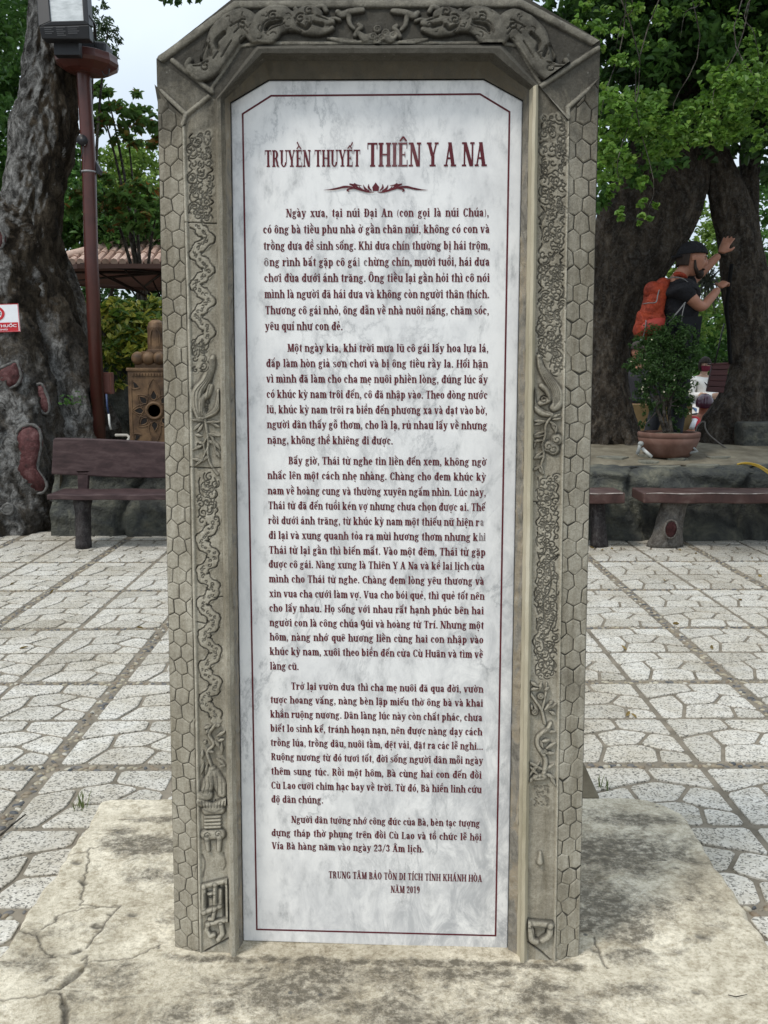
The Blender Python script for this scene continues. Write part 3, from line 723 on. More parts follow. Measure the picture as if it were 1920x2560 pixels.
# ---- side faces cut with a honeycomb of hexagons (real raised cells with sunk joints)
def clip_poly(poly, cl):
    out_ = poly
    for i in range(len(cl)):
        a, b = cl[i], cl[(i + 1) % len(cl)]; inp, out_ = out_, []
        side = lambda p: (b[0] - a[0]) * (p[1] - a[1]) - (b[1] - a[1]) * (p[0] - a[0])
        for k in range(len(inp)):
            p, q = inp[k - 1], inp[k]; sp_, sq_ = side(p), side(q)
            if (sp_ < 0) != (sq_ < 0):
                t = sp_ / (sp_ - sq_); out_.append((p[0] + (q[0] - p[0]) * t, p[1] + (q[1] - p[1]) * t))
            if sq_ >= 0: out_.append(q)
        if not out_: return []
    return out_
def hex_face(region, w_out, w_in, mirror, rows, seed):
    """region: (u, v) polygon counter-clockwise; w rises from the outer edge (w_out) to the ridge (w_in)"""
    rg = random.Random(seed); cells = MB(); gro = MB()
    us = [p[0] for p in region]; vs_ = [p[1] for p in region]
    vtop, vbot = max(vs_), min(vs_)
    def wat(u, v):
        # across the band at this height
        l, r = band_lr(region, v); t = (u - l) / max(1e-6, r - l); t = min(1, max(0, t))
        return lerp(w_out, w_in, 1 - t if mirror else t)
    pitch = (vtop - vbot) / rows; hw = .0166
    cx0 = (region[0][0] + region[1][0]) / 2 if not mirror else (region[0][0] + region[1][0]) / 2
    jit = {}
    def J(p):
        key = (round(p[0] / hw * 2), round(p[1] / pitch * 6))
        if key not in jit: jit[key] = (rg.uniform(-.0028, .0028), rg.uniform(-.0032, .0032))
        return (p[0] + jit[key][0], p[1] + jit[key][1])
    for j in range(-2, rows + 3):
        for i in range(-3, 4):
            c0 = vbot + j * pitch; lean = (c0 - vbot) / (vtop - vbot)
            mid = sum(band_lr(region, min(vtop - .07, max(vbot, c0)))) / 2
            cx = mid + (i + (.5 if j % 2 else 0)) * 2 * hw; cy = c0
            q = [J((cx + hw * sx, cy + pitch * sy)) for sx, sy in ((0, -.66), (1, -.36), (1, .36), (0, .66), (-1, .36), (-1, -.36))]
            q = clip_poly(q, region)
            if len(q) < 3 or abs(area(q)) < 2.5e-5: continue
            q = ccw(q); g_ = rg.uniform(.0006, .0015)
            lo = clean_inset(q, -g_); hi = clean_inset(q, -g_ - .0022)
            if area(hi) <= 1e-6: continue
            n = len(q); hgt = rg.uniform(.0028, .0042)
            v3 = [SL(u, v, wat(u, v) - .001) for u, v in lo] + [SL(u, v, wat(u, v) + hgt * .6) for u, v in lo] + [SL(u, v, wat(u, v) + hgt) for u, v in hi]
            fs = [tuple(range(2 * n, 3 * n))]
            for o in (0, n): fs += [(o + k, o + (k + 1) % n, o + n + (k + 1) % n, o + n + k) for k in range(n)]
            cells.add(v3, fs)
    # the sunk bed behind the joints
    N = 60
    vv = [vbot + (vtop - vbot) * k / N for k in range(N + 1)]; pts = []
    for v in vv:
        l, r = band_lr(region, min(max(v, vbot + 1e-4), vtop - 1e-4)); pts += [SL(l, v, wat(l, v)), SL(r, v, wat(r, v))]
    gro.add(pts, [(2 * k, 2 * k + 1, 2 * k + 3, 2 * k + 2) for k in range(N)])
    cells.build("hexagon_facing", M_STONE, stele, local=True)
    gro.build("hexagon_joints", M_GROUT, stele, local=True)
def band_lr(poly, v):
    xs = []
    for i in range(len(poly)):
        (u0, v0), (u1, v1) = poly[i - 1], poly[i]
        if (v0 - v) * (v1 - v) <= 0 and v0 != v1: xs.append(u0 + (u1 - u0) * (v - v0) / (v1 - v0))
    return (min(xs), max(xs)) if len(xs) >= 2 else (poly[0][0], poly[1][0])
WR = .046
lo_l, rb_l = LP(438, 2386, .022), LP(499, 2388, WR)
HL = [(lo_l[0], base_v), (rb_l[0], base_v), LP(458, 302, WR), LP(394, 219, .022)]
hex_face(ccw(HL), .022, WR, False, 56, 3)
rb_r, ro_r = LP(1388, 2411, WR), LP(1447, 2408, .022)
HR = [(rb_r[0], base_v), (ro_r[0], base_v), LP(1497, 199, .022), LP(1421, 285, WR)]
hex_face(ccw(HR), .022, WR, True, 54, 4)

# ---- carved bands
def patch(name, c00, c10, c11, c01, ns, nt_, carve, w=None, seed=0, rough=.0012, label=None, edge=None):
    """corners (u, v, w): 00 bottom-left, 10 bottom-right, 11 top-right, 01 top-left"""
    s = np.linspace(0, 1, ns)[None, :, None]; t = np.linspace(0, 1, nt_)[:, None, None]
    c00, c10, c11, c01 = (np.array(c, float) for c in (c00, c10, c11, c01))
    P = (c00 * (1 - s) + c10 * s) * (1 - t) + (c01 * (1 - s) + c11 * s) * t
    f = Field(P[..., 0], P[..., 1]); carve(f)
    h = (f.raise_ - f.cut).reshape(nt_, ns) + rough * fbm(P[..., 0] * 70, P[..., 1] * 40, seed, 4)
    Wv = P[..., 2] + h
    vv = np.stack([P[..., 0] - UC, -Wv, P[..., 1] - V0], -1).reshape(-1, 3)
    return np_mesh(name, vv, grid_faces(ns, nt_), M_STONE, stele, local=True, attrs=dict(dirt=f.dirt, pale=f.pale), label=label)
def Q(pts, w=WR): return [LP(x, y, w) for x, y in pts]
def crop(ox, oy, sc):                               # points read off an enlargement
    return lambda *pts: Q([(ox + x * sc, oy + y * sc) for x, y in pts])
def clouds(f, bl, br, y0, y1, seed, dens=1.0):
    rg = random.Random(seed); y = y0
    while y < y1:
        for s in (rg.uniform(.18, .38), rg.uniform(.45, .6), rg.uniform(.65, .88)):
            if rg.random() > .82 * dens: continue
            x = lerp(bl(y), br(y), s); yy = y + rg.uniform(-5, 5); r_ = rg.uniform(6, 11)
            (u, v), = Q([(x, yy)]); k = r_ / 1120
            f.down(curl(u, v, k, rg.uniform(0, 6.28), rg.uniform(.6, 1.15), rg.choice((-1, 1))), .0017, .0034, 1)
            if rg.random() < .6:
                a = rg.uniform(0, 6.28); f.down([(u + 1.35 * k * math.cos(a + t), v + 1.35 * k * math.sin(a + t)) for t in np.linspace(0, rg.uniform(1.2, 3), 7)], .0017, .0032, 1)
            f.up([(u, v), (u + .001, v + .001)], k * 1.5, .0013, .35, 0)
        y += 13
    # broken outline of the cloud bank
    for sd in (.13, .90):
        pts = []; y = y0
        while y < y1:
            pts.append((lerp(bl(y), br(y), sd + rg.uniform(-.08, .13) * (1 if sd < .5 else -1)), y)); y += 9
        pts = smooth_path(Q(pts), 3); i = 0
        while i < len(pts) - 6:
            n = rg.randint(8, 22); f.down(pts[i:i + n], .0018, .0034, 1); i += n + rg.randint(0, 4)
def dragon(f, bl, br, y0, y1, per, seed, ph=0.0, amp=.24, hw=15):
    rg = random.Random(seed); cen = []; y = y0
    while y < y1:
        s = .5 + amp * math.sin((y - y0) / per * 2 * math.pi + ph) + rg.uniform(-.03, .03)
        cen.append((lerp(bl(y), br(y), s), y)); y += per / 9
    cen = smooth_path(cen, 4); L_, R_ = [], []
    for i, p in enumerate(cen):
        a, b = np.array(cen[max(0, i - 1)]), np.array(cen[min(len(cen) - 1, i + 1)]); d = b - a; d = d / (np.linalg.norm(d) + 1e-9)
        wd = hw * (1 + .18 * math.sin(i * .7 + seed) + rg.uniform(-.09, .09)); L_.append((p[0] - d[1] * wd, p[1] + d[0] * wd * .8)); R_.append((p[0] + d[1] * wd, p[1] - d[0] * wd * .8))
    f.up(Q(cen), hw / 1080, .0026, .25, 0)
    f.down(Q(L_), .0019, .0038, 1); f.down(Q(R_), .0019, .0038, 1)
    for i in range(2, len(cen) - 2, 3):
        x, y = cen[i]; (u, v), = Q([(x + rg.uniform(-5, 5), y + rg.uniform(-3, 3))])
        f.down(curl(u, v, rg.uniform(.0030, .0052), rg.uniform(0, 6.28), rg.uniform(.6, .95), rg.choice((-1, 1)), 8), .0013, .0028, .95)
def leaf(f, C, a, b, wd=.0042, h=.007):
    p = C(a, b); q = C(((a[0] + b[0]) / 2, (a[1] + b[1]) / 2))[0]
    f.up([p[0], q, p[1]], [.0018, wd, .0012], h, .5, .8); f.down([p[0], p[1]], .0011, .0015, .35)
def branch(f, C, pts, r=.0034, h=.0075): f.up(smooth_path(C(*pts), 4), r if not isinstance(r, (int, float)) else [r, r * .8], h, .5, .8)

bl_l = lambda y: np.interp(y, [317, 900, 2388], [462, 478, 505]); br_l = lambda y: np.interp(y, [257, 900, 2380], [532, 542, 570])
def carve_left(f):
    ridge = Q([(459, 318), (476, 900), (503, 2387)]); f.up(ridge, .0035, .0055, .5, 0, 1.0)
    clouds(f, bl_l, br_l, 335, 556, 5)
    dragon(f, bl_l, br_l, 560, 880, 78, 2, -1.2)
    C = crop(400, 840, .3165)
    clouds(f, lambda y: bl_l(y) + 2, lambda y: br_l(y) - 26, 858, 930, 21, .8)
    # flowing scroll and the bamboo spray under it
    f.up(smooth_path(C((420, 170), (405, 250), (350, 370), (300, 440), (290, 540), (320, 640)), 5), [.006, .011, .014, .010], .0085, .5, .7)
    f.up(smooth_path(C((465, 430), (462, 530), (430, 600), (340, 650)), 5), [.004, .007, .007, .004], .009, .5, .7)
    f.up(smooth_path(C((400, 400), (380, 460), (340, 500), (330, 560), (345, 620)), 5), .007, .0095, .5, .6)
    for k in range(5): f.down(smooth_path(C((405 + 9 * k, 190), (370 + 12 * k, 330), (285 + 26 * k, 440), (285 + 22 * k, 560), (310 + 8 * k, 640)), 4), .0014, .0026, .7)
    for p in ((380, 520), (365, 580)): (u, v), = C(p); f.down(curl(u, v, .007, 1, 1.2), .0018, .003, .8)
    for k in range(3): f.down(smooth_path(C((450 + 12 * k, 450), (445 + 13 * k, 540), (410 + 12 * k, 600), (340, 650)), 4), .0012, .0022, .6)
    branch(f, C, [(360, 660), (375, 760), (385, 840), (380, 920), (400, 1010), (460, 1095)])
    for a, b in (((365, 670), (250, 662)), ((365, 680), (480, 678)), ((410, 690), (475, 720)), ((320, 690), (268, 745)), ((340, 700), (300, 760)), ((375, 770), (480, 790)), ((385, 820), (420, 850)), ((330, 790), (280, 775)),
                 ((340, 860), (262, 900)), ((350, 850), (300, 840)), ((430, 830), (480, 900)), ((440, 900), (478, 965)), ((345, 985), (248, 968)), ((350, 960), (285, 1022)), ((390, 940), (350, 980)), ((395, 780), (440, 840))): leaf(f, C, a, b)
    branch(f, C, [(415, 800), (435, 870), (450, 940)], .0026); branch(f, C, [(380, 880), (345, 960)], .0026); branch(f, C, [(385, 790), (350, 850), (360, 930)], .0024)
    for p in ((320, 870),): (u, v), = C(p); f.down(curl(u, v, .008, 2, 1.2), .0016, .0026, .8)
    clouds(f, lambda y: bl_l(y) + 6, br_l, 1195, 1300, 8, .85)
    dragon(f, bl_l, br_l, 1300, 1805, 80, 6, .6, .24, 15)
    D = crop(420, 1540, .3979)
    # bonsai standing in a fluted bowl on a stand
    branch(f, D, [(300, 680), (260, 740), (290, 800), (250, 850), (270, 920), (300, 1000)], .0042, .009)
    for a, b in (((230, 700), (270, 690)), ((300, 690), (330, 680)), ((310, 750), (368, 718)), ((260, 700), (240, 740)), ((320, 780), (355, 770)), ((340, 790), (340, 865)), ((300, 780), (330, 830)), ((240, 780), (230, 800)),
                 ((220, 840), (215, 890)), ((250, 840), (290, 850)), ((310, 890), (370, 940)), ((225, 920), (210, 990)), ((250, 930), (240, 990)), ((330, 940), (370, 930))): leaf(f, D, a, b, .0048, .009)
    f.up(smooth_path(D((280, 960), (260, 1040), (240, 1090)), 4), [.010, .016, .012], .010, .5, .7); f.up(D((300, 980), (330, 1060), (340, 1110)), [.010, .016, .011], .010, .5, .7)
    for k in range(5): f.down(smooth_path(D((230 + 28 * k, 1000), (240 + 26 * k, 1050), (225 + 30 * k, 1110)), 4), .0014, .0028, .75)
    f.up(D((215, 1130), (250, 1120)), .013, .009, .5, .8)
    f.up(D((205, 1165), (285, 1200), (365, 1160)), .010, .011, .4, .8)
    for k in range(8): f.down(D((218 + 20 * k, 1155), (225 + 18 * k, 1195)), .0013, .004, .8)
    f.up(D((245, 1215), (330, 1210)), .012, .010, .35, .8)
    for y in (1258, 1280, 1302, 1322): f.up(D((238, y), (328, y - 4)), .0042, .0085, .4, .7)
    f.up(D((240, 1370), (330, 1365)), .013, .009, .4, .8)
    for p in ((250, 1372), (318, 1362)): (u, v), = D(p); f.down(curl(u, v, .008, 0, 1.2), .0017, .0035, .8)
    f.up(D((245, 1390), (255, 1465)), [.007, .005], .009, .4, .8); f.up(D((325, 1385), (322, 1468)), [.007, .005], .009, .4, .8)
    f.down(smooth_path(D((215, 1500), (235, 1560), (220, 1640)), 4), .003, .0025, .5); f.down(smooth_path(D((350, 1490), (365, 1560), (350, 1600)), 4), .003, .002, .4)
    # angular fret with a scroll
    for q, r_ in (([(228, 1690), (228, 1860)], .0062), ([(228, 1690), (375, 1655)], .0062), ([(372, 1660), (378, 1905)], .0055), ([(228, 1855), (335, 1815)], .0062), ([(300, 1680), (300, 1800)], .0060), ([(330, 1720), (330, 1815)], .0060), ([(255, 1740), (300, 1730)], .0040),
                  ([(300, 1820), (285, 1895), (265, 1895)], .0050), ([(250, 1930), (378, 1900)], .0062), ([(255, 1925), (245, 1965), (270, 2005), (290, 1995)], .0060), ([(335, 1925), (345, 1990), (320, 2025)], .0064)): f.up(D(*q), r_, .010, .28, .9)
    for q in ([(245, 1740), (245, 1820)], [(318, 1700), (318, 1790)], [(355, 1700), (355, 1890)]): f.down(D(*q), .006, .004, .9)
    (u, v), = D((268, 1760)); f.down(curl(u, v, .007, 0, 1.3), .0018, .004, .9)
    f.down(D((235, 2105), (380, 2025)), .0028, .004, .8)
    f.down(D((180, 36), (240, 50), (260, 40)), .0016, .004, .7)
    f.down(C((50, 1040), (250, 1035), (400, 1045), (560, 1035)), .0016, .004, .8); f.down(C((430, 2065), (520, 2055), (600, 2060)), .0016, .004, .8)
    E_ = crop(380, 200, .3165); f.down(E_((250, 1125), (350, 1128), (540, 1135)), .0016, .004, .8)
KB = 58
c10 = RIN[0]; c11 = (*LP(537, 250, WR), WR)
patch("carved_band", (rb_l[0], base_v, WR), (RIN[0][0], base_v, WR), (RIN[1][0], RIN[1][1], WR), (*LP(457, 317, WR), WR), KB, 1750, carve_left, seed=2, label="carved band with coiling dragon, bamboo and a square fret at its foot")

bl_r = lambda y: np.interp(y, [250, 900, 2400], [1346, 1337, 1318]); br_r = lambda y: np.interp(y, [305, 900, 2400], [1420, 1411, 1388])
def carve_right(f):
    f.up(Q([(1421, 306), (1411, 900), (1386, 2408)]), .0035, .0055, .5, 0, .8)
    clouds(f, bl_r, br_r, 300, 890, 31, 1.0)
    for y in (500, 660, 740, 830):
        dragon(f, bl_r, br_r, y, y + 66, 90, y, random.uniform(0, 6), .16, 13)
    C = crop(1220, 860, .3165)
    clouds(f, lambda y: bl_r(y) + 38, br_r, 885, 935, 33, .8)
    f.up(smooth_path(C((400, 100), (420, 190), (480, 290), (540, 380), (545, 470), (520, 500)), 5), [.005, .010, .014, .010], .0085, .5, .7)
    f.up(smooth_path(C((360, 360), (360, 470), (420, 540), (500, 560)), 5), [.004, .007, .008, .005], .009, .5, .7)
    f.up(smooth_path(C((420, 330), (470, 380), (480, 440), (410, 470)), 5), .006, .009, .5, .7)
    for k in range(5): f.down(smooth_path(C((398 + 5 * k, 110), (425 + 12 * k, 230), (490 + 15 * k, 350), (520 + 10 * k, 440), (520, 495)), 4), .0013, .0026, .7)
    for k in range(3): f.down(smooth_path(C((350 + 11 * k, 380), (355 + 14 * k, 470), (430 + 5 * k, 530), (500, 555)), 4), .0012, .0024, .7)
    (u, v), = C((440, 440)); f.down(curl(u, v, .010, 0, 1.3), .002, .004, .85)
    branch(f, C, [(500, 570), (455, 640), (450, 720), (430, 800), (440, 880), (420, 950), (435, 1020)])
    for a, b in (((500, 580), (570, 555)), ((510, 595), (575, 590)), ((450, 610), (345, 605)), ((440, 620), (355, 640)), ((450, 690), (345, 725)), ((440, 720), (350, 735)), ((430, 760), (345, 770)), ((380, 770), (330, 860)), ((425, 850), (355, 910)),
                 ((440, 880), (375, 905)), ((420, 960), (335, 1005)), ((400, 970), (430, 1030)), ((450, 760), (420, 800)), ((480, 610), (545, 650)), ((500, 620), (530, 690)), ((540, 650), (530, 710))): leaf(f, C, a, b, .0040)
    for p in ((540, 755), (515, 830), (475, 810)):
        (u, v), = C(p); f.up([(u, v), (u + .001, v)], .013, .007, .5, .8); f.down(curl(u, v, .009, 3, 1.1), .0015, .003, .8)
    clouds(f, lambda y: bl_r(y) + 4, lambda y: br_r(y) - 6, 1195, 1690, 36, 1.1)
    dragon(f, bl_r, lambda y: br_r(y) - 8, 1400, 1690, 120, 9, .3, .2, 12)
    # a scar where the skin has broken away
    f.down(smooth_path(C((560, 1668), (530, 1690), (485, 1735), (500, 1830), (490, 1950), (440, 2040), (455, 2200)), 4), .0026, .005, .85)
    E_ = crop(1220, 1540, .416)
    branch(f, E_, [(340, 640), (320, 560), (280, 500), (245, 450)], .0042, .009); branch(f, E_, [(330, 960), (345, 860), (300, 780), (300, 720), (350, 680), (375, 640)], .0060, .010)
    branch(f, E_, [(325, 560), (345, 470), (350, 400)], .0030)
    for a, b in (((250, 390), (300, 420)), ((320, 395), (310, 440)), ((300, 430), (250, 440)), ((340, 440), (365, 425)), ((250, 520), (265, 560)), ((280, 540), (300, 580)), ((340, 560), (385, 510)), ((360, 550), (410, 520)), ((370, 570), (405, 590)), ((370, 530), (385, 505)),
                 ((350, 690), (405, 690)), ((330, 700), (380, 665)), ((320, 750), (370, 740)), ((350, 790), (405, 755)), ((345, 820), (395, 820)), ((310, 740), (330, 790)), ((330, 920), (240, 870)), ((300, 950), (250, 900)), ((345, 920), (395, 885)), ((280, 960), (235, 1000)), ((370, 950), (405, 1015)), ((340, 940), (400, 970)), ((250, 950), (310, 870))): leaf(f, E_, a, b, .0050, .0095)
    for p in ((315, 480), (335, 815), (280, 575)): (u, v), = E_(p); f.up([(u, v), (u + .0005, v)], .008, .009, .5, .8); f.down(curl(u, v, .005, 0, 1), .0014, .003, .8)
    f.up(E_((285, 965), (335, 962)), .0075, .009, .2, .8); f.down(E_((300, 965), (302, 966)), .004, .004, .8); f.down(E_((320, 963), (322, 964)), .004, .004, .8)
    rg = random.Random(5)
    for k in range(60):
        y = rg.uniform(1020, 1140); x = rg.uniform(275, 365); (u, v), (u2, v2) = E_((x, y), (x + 6, y + 7)); f.down([(u, v), (u2, v2)], .0022, .0026, .4)
    f.up(E_((312, 1415), (310, 1475)), [.004, .008], .011, .5, .5)
    for q, r_ in (([(240, 1835), (255, 1880), (262, 1935), (290, 1950)], .0080), ([(240, 1838), (375, 1848)], .0085), ([(372, 1850), (365, 1910), (325, 1940)], .0080)): f.up(smooth_path(E_(*q), 4), r_, .012, .25, .9)
    for q in ([(258, 1850), (275, 1930)], [(270, 1850), (350, 1858)], [(352, 1866), (345, 1910)]): f.down(E_(*q), .0015, .003, .7)
    f.down(E_((235, 1955), (310, 2010), (395, 2085)), .0026, .004, .8)
    f.down(C((300, 1235), (400, 1250), (560, 1215)), .0015, .004, .8)
    G_ = crop(1220, 200, .3165); f.down(G_((540, 1060), (620, 1025), (700, 1010)), .0014, .003, .8)
patch("carved_band", (RIN[5][0], base_v, WR), (rb_r[0], base_v, WR), (*LP(1422, 305, WR), WR), (RIN[4][0], RIN[4][1], WR), KB, 1750, carve_right, seed=6, label="carved band with clouds, a flowering branch and a small hook at its foot")
# small blank triangles between bands, mouldings and corner blocks are closed by the corner patches below

# ---- head: corner blocks and the dragon panel
T = crop(380, 0, .687)
def bars(f, *qs, r=.0052, h=.007):
    for q in qs: f.up(T(*q), r, h, .3, .5)
def block_l(f): bars(f, [(30, 205), (68, 212), (218, 335)], [(26, 326), (122, 415), (112, 455)], [(122, 418), (215, 345)])
def block_r(f):
    bars(f, [(1628, 165), (1405, 322)], [(1628, 290), (1512, 392), (1515, 430)], [(1405, 325), (1510, 432)])
WL, WB = .030, WR
patch("corner_block", (*LP(394, 221, .022), .026), (*LP(457, 317, WR), WR), (*LP(538, 250, WR), WR), (*LP(392, 148, .022), .026), 70, 70, block_l, seed=8)
patch("corner_block", (*LP(1422, 305, WR), WR), (*LP(1497, 201, .022), .026), (*LP(1500, 103, .022), .026), (*LP(1345, 213, WR), WR), 70, 70, block_r, seed=9)
def head(f):
    # raised rim along the outer edge and along the mouldings
    f.up(T((25, 205), (300, 8), (1345, 4), (1628, 152)), .0085, .008, .25, .3)
    f.up(T((210, 330), (320, 165), (395, 158), (1260, 156), (1330, 165), (1415, 310)), .004, .003, .3, .4)
    f.up(T((68, 212), (218, 335)), .0052, .007, .3, .4); f.up(T((1600, 190), (1405, 322)), .0052, .007, .3, .4)
    for m in (0, 1):
        X = (lambda x: x) if m == 0 else (lambda x: 1642 - x)
        def TT(*p): return T(*[(X(a), b + (4 if m else 0)) for a, b in p])
        def K(pts, r_, h, pw=.45): f.up(smooth_path(TT(*pts), 5), r_, h, pw * .42, .9, .16)
        # tail curl, body in two humps, neck and head
        K([(135, 215), (125, 235), (140, 255)], .0062, .012); K([(140, 250), (175, 262), (205, 250), (235, 215)], [.011, .019, .021, .022], .014, .35)
        K([(190, 200), (220, 160), (240, 120), (280, 80)], [.010, .017, .021, .021], .013, .35); K([(235, 215), (265, 165), (300, 120), (330, 100)], [.021, .023, .022, .020], .013, .35)
        K([(280, 80), (325, 68), (360, 95), (375, 130)], [.020, .024, .023, .017], .014, .35); K([(385, 120), (395, 75), (430, 55), (470, 55), (500, 75)], [.013, .017, .020, .021, .019], .015, .35)
        K([(395, 135), (430, 130), (455, 100), (500, 85)], [.014, .017, .017, .015], .013, .35)
        K([(500, 80), (540, 75), (580, 80)], [.019, .024, .024], .016, .35); K([(545, 45), (575, 40), (600, 50)], [.012, .013, .012], .017); K([(590, 70), (625, 80), (655, 82)], [.015, .012, .007], .016)
        K([(560, 100), (610, 112), (655, 105)], [.016, .012, .006], .014); K([(600, 25), (620, 18), (632, 35)], .0055, .013); K([(520, 30), (535, 40), (550, 45)], .005, .012); K([(640, 70), (665, 66), (682, 72)], .0042, .012)
        # hollows and scales
        for q in ([(195, 160), (185, 190), (180, 215)], [(205, 170), (215, 200)], [(262, 120), (235, 150), (240, 175)], [(470, 80), (430, 90), (415, 110)], [(535, 95), (560, 108), (575, 95)], [(590, 88), (620, 95)]): f.down(smooth_path(TT(*q), 4), .0055, .011, .85)
        for q in ([(150, 240), (180, 240), (205, 225)], [(225, 215), (245, 185)], [(285, 95), (320, 80), (350, 105)], [(300, 120), (325, 100), (350, 125)], [(400, 120), (410, 85), (440, 70), (475, 70)], [(415, 125), (440, 105), (480, 90)], [(560, 55), (585, 52)], [(520, 70), (530, 100), (545, 120)], [(600, 60), (640, 75)], [(255, 210), (290, 150)]): f.down(smooth_path(TT(*q), 4), .0020, .005, .8)
        for q in ((195, 245), (330, 90), (440, 60), (540, 70), (572, 40)): (u, v), = TT(q); f.down(curl(u, v, .011, 1 + m, 1.2, 1 - 2 * m), .0020, .005, .8)
        # broken scrap of cloud beside the middle
        K([(675, 40), (690, 50), (720, 38), (765, 32)], [.006, .008, .007, .006], .011); K([(715, 55), (720, 85), (735, 105)], [.006, .005, .004], .010); K([(740, 130), (750, 110), (762, 98), (752, 90)], .005, .010); K([(755, 125), (775, 140), (800, 132)], [.006, .009, .006], .010)
        K([(640, 140), (690, 148), (740, 152)], [.003, .006, .004], .006)
    for p in ((820, 105), (805, 135), (835, 138), (820, 150), (850, 120), (878, 130)):
        (u, v), = T(p); f.up([(u, v), (u + .0005, v)], .0095, .010, .4, .8); f.down(curl(u, v, .005, 0, 1.1), .0018, .004, .8)
    f.up(smooth_path(T((655, 140), (720, 155), (800, 152)), 4), .004, .006, .5, .6)
    rg = random.Random(17)
    for k in range(150):                            # chisel strokes over the bodies
        x, y = rg.uniform(130, 1510), rg.uniform(35, 250); (u, v), = T((x, y)); a = rg.uniform(0, 6.28); l = rg.uniform(.006, .016)
        q = np.argmin((f.X - u) ** 2 + (f.Y - v) ** 2)
        if f.raise_[q] > .010: f.down([(u + l * t * math.cos(a + 1.2 * t), v + l * t * math.sin(a + 1.2 * t)) for t in np.linspace(-.5, .5, 5)], .0013, .0030, .8)
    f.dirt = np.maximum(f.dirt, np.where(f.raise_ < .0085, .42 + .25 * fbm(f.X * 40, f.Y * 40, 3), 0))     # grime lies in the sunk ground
w1, w2 = .026, WR
TLo, TRo, LSo, RSo = (*LP(590, -8, .022), w1), (*LP(1303, -12, .022), w1), (*LP(392, 148, .022), w1), (*LP(1500, 103, .022), w1)
TLi, TRi, LSi, RSi = RIN[2], RIN[3], RIN[1], RIN[4]
patch("dragon_panel", LSi, TLi, TLo, LSo, 130, 90, head, seed=12)
patch("dragon_panel", TLi, TRi, TRo, TLo, 400, 80, head, seed=13)
patch("dragon_panel", TRi, RSi, RSo, TRo, 130, 90, head, seed=14)

# ---- marble tablet and its lettering
tb = MB(); sl = [SL(u, v, 0) for u, v, w in SLB]; sl2 = [(x, y + .03, z) for x, y, z in sl]
tb.add(sl + sl2, [tuple(range(6)), tuple(reversed(range(6, 12)))] + [(i, (i + 1) % 6, 6 + (i + 1) % 6, 6 + i) for i in range(6)])
tablet = tb.build("tablet", M_MARBLE, stele, local=True, bevel=.0025, label="white marble tablet veined with grey")
def lettering(name, quads, mat, label=None, lift=.0006):
    V = []; Fq = []
    for q in quads:
        n = len(V); V += [(x - UC, -(lift + .00012 * l), y - V0) for x, y, l in q]; Fq.append((n, n + 1, n + 2, n + 3))
    V = np.array(V); Fq = np.array(Fq)
    a = V[Fq[:, 1]] - V[Fq[:, 0]]; b = V[Fq[:, 2]] - V[Fq[:, 0]]; ar = a[:, 0] * b[:, 2] - a[:, 2] * b[:, 0]
    Fq[ar < 0] = Fq[ar < 0][:, ::-1]
    return np_mesh(name, V, Fq, mat, tablet, smooth=False, local=True, label=label)
def line(s, xl, xr, yl, yr, hpx, fit=True, track=.02, sp=.26):
    (u0, v0), (u1, v1) = LP(xl, yl), LP(xr, yr); va = LP((xl + xr) / 2, (yl + yr) / 2)[1]; h = LP(xl, yl - hpx)[1] - LP(xl, yl)[1]
    return text_quads(s, u0, u1, va, h, track, fit, sp)
k6 = 610 / 1659
def para(ox, oy, lines, hpx):
    o = []
    for s, xl, xr, yl, yr in lines: o += line(s, ox + xl * k6, ox + xr * k6, oy + yl * k6, oy + yr * k6, hpx)
    return o
FADES = []
def fade(s, ox, oy, xl, xr, y, hpx): FADES.append(line(s, ox + xl * k6, ox + xr * k6, oy + y * k6, oy + y * k6, hpx))
P1 = para(640, 500, [("Ngày xưa, tại núi Đại An (con gọi là núi Chúa),", 203, 1585, 117, 112), ("có ông bà tiều phu nhà ở gần chân núi, không có con và", 48, 1590, 228, 224), ("trồng dưa để sinh sống. Khi dưa chín thường bị hái trộm,", 50, 1593, 340, 336),
    ("ng rình bắt gặp cô gá", 92, 688, 450, 449), ("hừng chín, mười tuổi, hái dưa", 762, 1590, 448, 447), ("chơi đùa dưới ánh trăng. Ông tiều lại gần hỏi thì cô nói", 55, 1590, 558, 556), ("mình là người đã hái dưa và không còn người thân thích.", 58, 1588, 668, 667), ("Thương cô gái nhỏ, ông dẫn về nhà nuôi nấng, chăm sóc,", 62, 1586, 778, 777), ("yêu quí như con đẻ.", 62, 592, 885, 885)], 20.6)
fade("ô", 640, 500, 53, 90, 450, 20.6); fade("i", 640, 500, 690, 708, 449, 20.6); fade("c", 640, 500, 732, 760, 449, 20.6)
P2 = para(640, 840, [("Một ngày kia, khi trời mưa lũ cô gái lấy hoa lựa lá,", 212, 1582, 108, 109), ("đắp làm hòn giả sơn chơi và bị ông tiều rầy la. Hối hận", 68, 1578, 212, 215), ("vì mình đã làm cho cha mẹ nuôi phiền lòng, đúng lúc ấy", 70, 1577, 318, 320), ("có khúc kỳ nam trôi đến, cô đã nhập vào. Theo dòng nước", 72, 1575, 422, 426), ("lũ, khúc kỳ nam trôi ra biển đến phương xa và dạt vào bờ,", 72, 1573, 526, 531), ("người dân thấy gỗ thơm, cho là lạ, rủ nhau lấy về nhưng", 75, 1573, 628, 634), ("nặng, không thể khiêng đi được.", 77, 933, 733, 737)], 19.8)
